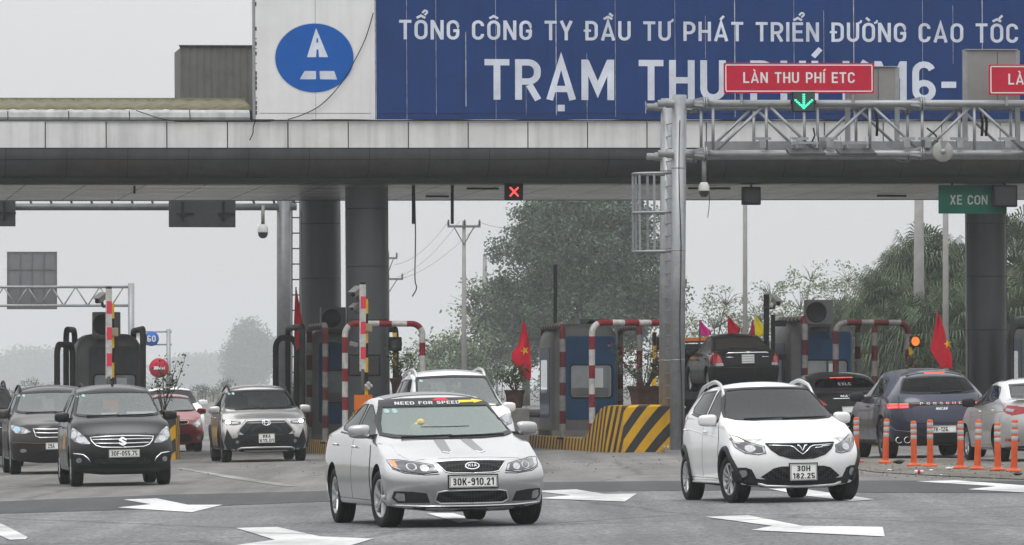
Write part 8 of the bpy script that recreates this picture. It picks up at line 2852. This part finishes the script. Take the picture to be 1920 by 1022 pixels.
GT = "trees beyond the toll plaza"
tree("big dense dark green tree behind the booth with the striped nose", "broadleaf_tree", 1105, 225, 380,
  [(-.3, 6.2, 3.0, 2.5), (-2.2, 5.4, 1.9, 1.8), (1.7, 5.2, 2.0, 1.9), (-.2, 3.6, 3.2, 1.7), (-1.4, 7.2, 1.6, 1.2), (.9, 7.5, 1.6, 1.2), (2.7, 4.3, 1.1, .8), (-2.8, 3.6, 1.5, 1.1)], 1150, 84, .145, G1, 3, GT, .28, far=420)
tree("smaller dark tree spreading at the left foot of the big dense tree", "broadleaf_tree", 985, 240, 500,
  [(0, 3.2, 2.1, 1.6), (-1.4, 4.4, 1.3, .9), (1.0, 4.2, 1.3, .9), (-1.9, 2.4, 1.5, 1.1)], 260, 70, .145, G1, 5, GT, .18, far=440)
tree("airy pale tree with bare twigs between the utility poles", "sparse_tree", 884, 262, 480,
  [(0.3, 4.2, 1.9, 1.9), (-1.6, 2.4, 1.6, 1.2), (1.4, 2.6, 1.5, 1.2)], 85, 16, .18, G2, 8, GT, .12, limbs=16, sparse=True, far=430)
tree("light green bushy tree low beside the right twin column", "broadleaf_tree", 842, 285, 600,
  [(0, 2.4, 1.7, 1.3), (-1.5, 1.9, 1.3, 1.0), (1.4, 1.9, 1.3, 1.0)], 130, 56, .15, G2, 12, GT, .12, far=430)
tree("hazy grey green tree standing left of the rear gantry post", "broadleaf_tree", 470, 2500, 590,
  [(0, 22, 7.7, 10), (-6, 14.4, 6, 7.6), (5.7, 16.6, 6.4, 8.3), (-1.2, 9.3, 10, 7.1)], 330, 60, 1.13, G3, 15, GT, .25)
for i, (px, D, sc, lab) in enumerate(((1340, 250, 1.0, "pale green airy tree just right of the gantry post"), (1425, 262, 1.12, "pale green airy tree behind the pennants"), (1500, 256, 1.25, "pale green airy tree above the boxy air conditioner"), (1570, 270, 1.3, "pale green airy tree at the left edge of the palms"))):
 tree(lab, "sparse_tree", px, D, 520, [(0, 3.6 * sc, 1.7, 1.2), (-1.5, 2.8 * sc, 1.5, 1.1), (1.4, 3.1 * sc, 1.5, 1.1), (0, 1.8 * sc, 2.2, 1.0), (.5, 4.5 * sc, 1.1, .7)], 85, 30, .15, G2, 40 + i, GT, .10, limbs=12, sparse=True, far=430 + 9 * i)
for i, (px, D, w, h, lab) in enumerate(((55, 4200, 26, 27, "faint distant tree clump at the far left, almost lost in haze"), (375, 4200, 24, 22, "faint distant tree clump left of the hazy grey green tree"), (-60, 4150, 26, 23, "faint distant tree clump cut off by the left edge"), (150, 4250, 27, 18, "faint low tree clump behind the leftmost booth"))):
 tree(lab, "distant_tree", px, D, 650, [(0, h * .62, w, h * .42), (-w * .8, h * .45, w * .7, h * .35), (w * .8, h * .48, w * .75, h * .35)], 180, 60, 3.0, G3, 60 + i, GT, .25)
# hedge mass low behind the plaza
def hedge(label, px0, px1, D, h, seed, m):
 rnd = random.Random(seed)
 a = at(px0, 725, D); b = at(px1, 725, D)
 c = (a + b) / 2
 o = empty("hedge", label, "hedge", Matrix.Translation((c.x, c.y, gz(c.x))))
 lf = MB(); st = MB()
 w = (b - a).x
 n = int(w * 16)
 for k in range(n):
  x = rnd.uniform(-.5, .5) * w
  hh = h * (.75 + .35 * math.sin(x * 1.3 + seed) * math.sin(x * .5 + 1))
  z = hh * rnd.random() ** .6
  leaf_quads(lf, (x, rnd.uniform(-.8, .8), z), 22, (.32, .32, .22), .18, rnd)
  if k % 8 == 0: st.tube([(x, 0, -.1), (x + .05, 0, hh * .5), (x + rnd.uniform(-.3, .3), 0, hh * .9)], .03, 5)
 st.build("stem", M_TRUNK, o); lf.build("foliage", m, o, fix=False)
 return o
hedge("dark green hedge below the big tree, behind the booths", 800, 1300, 400, 3.9, 3, G1)
hedge("paler hedge behind the old black saloon and the booth beside it", 1290, 1660, 410, 3.4, 5, G3)
hedge("hazy grey hedge along the far left roadside", -120, 560, 700, 2.6, 9, G3)

# fan palms
def fan_leaf(mb, base, dirv, up, length, rad, rnd, mi, droop):
 """stalk, then a fan of narrow drooping blades"""
 tip = base + dirv * length
 side = dirv.cross(up).normalized()
 nrm = side.cross(dirv).normalized()
 mb.beam(base, tip, .03, .03, mi)
 n = 21
 for k in range(n):
  a = (k / (n - 1) - .5) * R(265)
  d = (dirv * math.cos(a) + side * math.sin(a)).normalized()
  l1 = rad * (.62 + .12 * math.cos(a)) * rnd.uniform(.9, 1.1)
  p1 = tip + d * l1 + nrm * .05 * math.cos(a)
  p2 = p1 + d * rad * .42 + Vector((0, 0, -1)) * rad * droop * 1.5 * rnd.uniform(.6, 1.3)
  wv = d.cross(nrm).normalized() * rad * .036
  mb.add([tip, p1 + wv, p2, p1 - wv], [(0, 1, 3), (1, 2, 3)], mi)
def palm_mesh(seed, h, nl, rad):
 rnd = random.Random(seed)
 tr = MB()
 tr.tube([(0, 0, -.1), (.05, 0, h * .3), (0, .05, h * .7), (.04, 0, h)], .17, 10, rfun=lambda t: 1.2 - .35 * t)
 for k in range(26):
  z = h * (.35 + .62 * k / 26); t = k * 2.4
  tr.beam((0, 0, z), (.30 * math.cos(t), .30 * math.sin(t), z + .18), .06, .03)
 cr = MB()
 for k in range(nl):
  t = k * 2.39996 + rnd.uniform(-.2, .2)
  f = k / nl
  el = R(78 - 128 * f ** .85) + rnd.uniform(-.12, .12)
  d = Vector((math.cos(t) * math.cos(el), math.sin(t) * math.cos(el), math.sin(el)))
  up = Vector((0, 0, 1)) if abs(d.z) < .9 else Vector((math.cos(t), math.sin(t), 0)) * -1
  fan_leaf(cr, Vector((0, 0, h - .1 + .25 * (1 - f))), d, up, rnd.uniform(1.3, 2.2) * rad, rad * rnd.uniform(.85, 1.15), rnd, 1 if f > .86 and rnd.random() < .75 else 0, .30 + .45 * f)
 return tr.mesh("trunk", M_TRUNK), cr.mesh("crown", [G4, G5], fix=False)
protos = [palm_mesh(3, 4.5, 78, .64), palm_mesh(9, 3.3, 74, .62), palm_mesh(14, 2.2, 70, .60)]
PALMS = [(1600, 190, 2, 1.15, "short fan palm at the left end of the palm grove"), (1655, 182, 1, 1.05, "fan palm left of the lit amber signal, with a ragged crown"), (1690, 196, 0, 1.05, "tall fan palm standing behind the amber signal"),
   (1738, 186, 0, 1.12, "tallest fan palm, before the thick concrete pole"), (1790, 192, 0, 1.06, "tall fan palm touching the left of the right column"), (1842, 184, 1, 1.15, "fan palm directly behind the right column"),
   (1905, 188, 0, 1.22, "tall fan palm at the right edge beyond the right column"), (1622, 176, 2, .95, "low fan palm right of the boxy air conditioner"), (1700, 174, 2, 1.1, "low fan palm behind the waving flag's left side"),
   (1765, 172, 2, 1.15, "low fan palm behind the waving flag"), (1815, 176, 2, 1.2, "low fan palm against the right column's left foot"), (1900, 172, 2, 1.25, "low fan palm at the right edge"), (1950, 180, 1, 1.2, "fan palm cut off by the right edge"), (1560, 205, 2, 1.1, "small distant fan palm behind the grey and blue booth"), (1665, 200, 1, 1.2, "distant fan palm deep in the grove, left part"), (1775, 204, 1, 1.3, "distant fan palm deep in the grove, right part")]
for i, (px, D, k, sc, lab) in enumerate(PALMS):
 D *= 1.22
 b = at(px, 725, D)
 o = empty("fan_palm", lab, "palm", Matrix.Translation((b.x, b.y, gz(b.x))) @ Matrix.Rotation(i * 1.7, 4, 'Z') @ Matrix.Scale(sc * 1.08, 4), "fan palms beyond the plaza")
 link("trunk", protos[k][0], o); link("crown", protos[k][1], o)
hedge("dark undergrowth at the foot of the fan palms", 1590, 2050, 228, 2.4, 13, G4)

# ------------------------------------------------------------------ poles
M_CPOLE = mat("concrete_pole", (.26, .255, .245), .85, var=.15, nscale=2)
def pole(label, px, D, w_px, top_py, name="utility_pole", taper=.75):
 b = at(px, 725, D); s = FPX / D
 g = gz(b.x)
 top = 1.5 + (725 - top_py) / s
 o = empty(name, label, "pole", Matrix.Translation((b.x, b.y, g)))
 r = w_px / 2 / s
 MB().cyl((0, 0, -.2), (0, 0, top - g), r / taper, r * taper, n=14).build("shaft", M_CPOLE, o)
 return o, s, top - g
def crossarm(o, s, z, w_px, off=0):
 w = w_px / s
 MB().box((off, -.08, z), (w, .09, .10)).build("crossarm", M_GALVD, o)
 mb = MB()
 for q in (-1, 1): mb.beam((off + q * w * .30, -.08, z - .03), (off, -.08, z - .8), .05)
 mb.build("brace", M_GALVD, o)
 for q in (-.47, .47, 0.02):
  MB().lathe([(.03, 0), (.07, .03), (.03, .08), (.07, .12), (.03, .17), (.05, .22), (0, .26)], 10, 0, Matrix.Translation((off + q * w, -.08, z + .05))).build("insulator", mat("insulator_brown", (.10, .06, .05), .3), o)
o, s, h = pole("utility pole with a braced crossarm, left of the big tree", 870, 250, 8.5, 414)
crossarm(o, s, h - .25, 62)
o, s, h = pole("bare thicker concrete pole behind the airy tree, beside the one with a crossarm", 909, 445, 10, 476)
o, s, h = pole("distant utility pole with two crossarms, mostly behind the right column", 727, 300, 7, 470)
crossarm(o, s, h - .4, 36); crossarm(o, s, h - 1.5, 58)
o, s, h = pole("tall slender lamp pole under the floodlight", 1397, 205, 8.5, 250, "lamp_pole", .9)
MB().box((0, -.6, h), (.25, 1.2, .12), 0, None, .03).build("lamp_head", M_GREYP, o)
o, s, h = pole("thick concrete pole rising behind the palms", 1723, 215, 19, 250)
o, s, h = pole("thin grey steel pole rising behind the palms, left of the right column", 1773, 185, 11, 260, "lamp_pole", .9)
MB().box((0, -.6, h), (.25, 1.2, .12), 0, None, .03).build("lamp_head", M_GREYP, o)
def wire(label, a, b, sag):
 P = []
 for k in range(13):
  t = k / 12
  P.append(a.lerp(b, t) - Vector((0, 0, sag * 4 * t * (1 - t))))
 tag(MB().tube(P, .008, 4).build("overhead_wire", M_CABLE), label, "wire", "overhead wires beyond the plaza")
for i, (x0, y0, x1, y1) in enumerate(((840, 417, 740, 496), (862, 414, 744, 520), (900, 417, 748, 524), (900, 417, 1040, 405))):
 wire("thin overhead wire from the crossarm pole " + ("down to the upper distant crossarm", "down to the lower distant crossarm, left", "down to the lower distant crossarm, right", "to the right behind the big tree")[i], at(x0, y0, 250), at(x1, y1, 300 if i < 3 else 260), .4)

# ------------------------------------------------------------------ haze
def haze_box():
 x0, x1, y0, y1, z0, z1 = -720, 720, -25, 5400, -1.7, 70
 o = MB().box(((x0 + x1) / 2, (y0 + y1) / 2, (z0 + z1) / 2), (x1 - x0, y1 - y0, z1 - z0)).build("haze", [])
 m = bpy.data.materials.new("haze_air"); m.use_nodes = True
 nt = m.node_tree; nt.nodes.clear()
 out = nt.nodes.new("ShaderNodeOutputMaterial"); v = nt.nodes.new("ShaderNodeVolumePrincipled")
 v.inputs["Color"].default_value = (.93, .95, .97, 1)
 v.inputs["Density"].default_value = HAZE
 v.inputs["Anisotropy"].default_value = 0.0
 nt.links.new(v.outputs[0], out.inputs["Volume"])
 o.data.materials.append(m)
 return tag(o, kind="stuff")
HAZE = .0003
haze_box()
# ================================================================== people in the cars
def person_mesh(name, shirt, skin, hair, seed=0):
 """a seated figure grown as one skin from a jointed skeleton; hips at the origin, facing -y"""
 J = {"pelvis": ((0, 0, 0), .13), "waist": ((0, .03, .16), .125), "chest": ((0, .05, .36), .15), "neckb": ((0, .03, .50), .075), "neck": ((0, .01, .56), .052), "head0": ((0, -.005, .63), .078), "head1": ((0, -.015, .71), .092), "head2": ((0, -.005, .785), .070)}
 E = [("pelvis", "waist"), ("waist", "chest"), ("chest", "neckb"), ("neckb", "neck"), ("neck", "head0"), ("head0", "head1"), ("head1", "head2")]
 for s, n in ((-1, "l"), (1, "r")):
  J["sh" + n] = ((s * .17, .04, .46), .065); J["el" + n] = ((s * .24, -.12, .24), .045); J["wr" + n] = ((s * .16, -.36, .33), .032); J["ha" + n] = ((s * .15, -.42, .37), .036)
  J["hip" + n] = ((s * .09, -.03, -.02), .10); J["kn" + n] = ((s * .14, -.44, .06), .068); J["an" + n] = ((s * .14, -.62, -.32), .042); J["toe" + n] = ((s * .14, -.78, -.38), .038)
  E += [("chest", "sh" + n), ("sh" + n, "el" + n), ("el" + n, "wr" + n), ("wr" + n, "ha" + n), ("pelvis", "hip" + n), ("hip" + n, "kn" + n), ("kn" + n, "an" + n), ("an" + n, "toe" + n)]
  for f in range(5):
   a = (f - 2) * .016; ln = (.055, .075, .08, .072, .055)[f]
   J["f%s%d" % (n, f)] = ((s * .15 + a, -.46 - ln * .6, .385 - .01 * abs(f - 2)), .009); J["g%s%d" % (n, f)] = ((s * .15 + a * .9, -.47 - ln * .75, .365 - .02), .008)
   E += [("ha" + n, "f%s%d" % (n, f)), ("f%s%d" % (n, f), "g%s%d" % (n, f))]
 keys = list(J); ix = {k: i for i, k in enumerate(keys)}
 me = bpy.data.meshes.new("tmp"); me.from_pydata([J[k][0] for k in keys], [(ix[a], ix[b]) for a, b in E], [])
 o = bpy.data.objects.new("tmp", me); COL.objects.link(o)
 o.modifiers.new("s", 'SKIN')
 for i, k in enumerate(keys):
  sv = me.skin_vertices[0].data[i]
  sv.radius = (J[k][1], J[k][1]); sv.use_root = (k == "pelvis")
 md = o.modifiers.new("u", 'SUBSURF'); md.levels = 2
 dg = bpy.context.evaluated_depsgraph_get()
 r = bpy.data.meshes.new_from_object(o.evaluated_get(dg), depsgraph=dg)
 bpy.data.objects.remove(o); bpy.data.meshes.remove(me)
 r.name = name
 r.materials.append(shirt); r.materials.append(skin)
 for f in r.polygons:
  c = f.center
  f.material_index = 1 if (c.z > .545 or c.y < -.30 and c.z > .27) else 0
  f.use_smooth = True
 return r
M_SKIN = mat("skin", (.30, .17, .11), .55, var=.06)
M_HAIR = mat("black_hair", (.010, .009, .008), .6, var=.2)
def person(label, car_name, x, d, z, shirt, seed=0):
 car = bpy.data.objects[car_name]
 sm = mat("shirt_%d" % seed, shirt, .85, var=.12)
 me = person_mesh("person", sm, M_SKIN, M_HAIR, seed)
 o = link("person", me, None, car.matrix_world @ Matrix.Translation((x, d, z)))
 tag(o, label, "person")
 # hair cap, nose, ears, eyes
 hb = MB()
 n = 10
 for i in range(n):
  pass
 prof = [(.098 * math.cos(R(a)), .098 * math.sin(R(a))) for a in range(-8, 91, 14)]
 hb.lathe(prof + [(0, .0985)], 20, 0, Matrix.Translation((0, .012, .715)) @ Matrix.Rotation(R(-14), 4, 'X') @ Matrix.Diagonal((.98, 1.08, 1.0, 1)))
 hb.build("hair", M_HAIR, o)
 MB().add([(-.014, -.100, .695), (.014, -.100, .695), (0, -.128, .698), (0, -.104, .735)], [(0, 1, 2), (1, 3, 2), (3, 0, 2)]).build("nose", M_SKIN, o)
 for s in (-1, 1):
  MB().lathe([(0, .008), (.012, .004), (.012, 0)], 10, 0, Matrix.Translation((s * .036, -.098, .735)) @ Matrix.Rotation(R(90), 4, 'X')).build("eye", M_HAIR, o)
 MB().box((0, -.099, .665), (.05, .006, .010)).build("mouth", mat("lips", (.20, .07, .06), .5), o)
 return o
person("person driving the black people carrier, in a pale shirt", "black_people_carrier", .36, -2.1325 + 2.05, .66, (.36, .36, .35), 1)
person("person in the passenger seat of the black people carrier, in a dark top", "black_people_carrier", -.36, -2.1325 + 2.08, .64, (.08, .08, .09), 2)
person("person driving the white SUV, in a dark shirt", "white_suv", .40, -2.35 + 2.35, .78, (.05, .05, .06), 3)
person("person in the front passenger seat of the white SUV, in a dark jacket", "white_suv", -.40, -2.35 + 2.32, .80, (.04, .04, .045), 4)
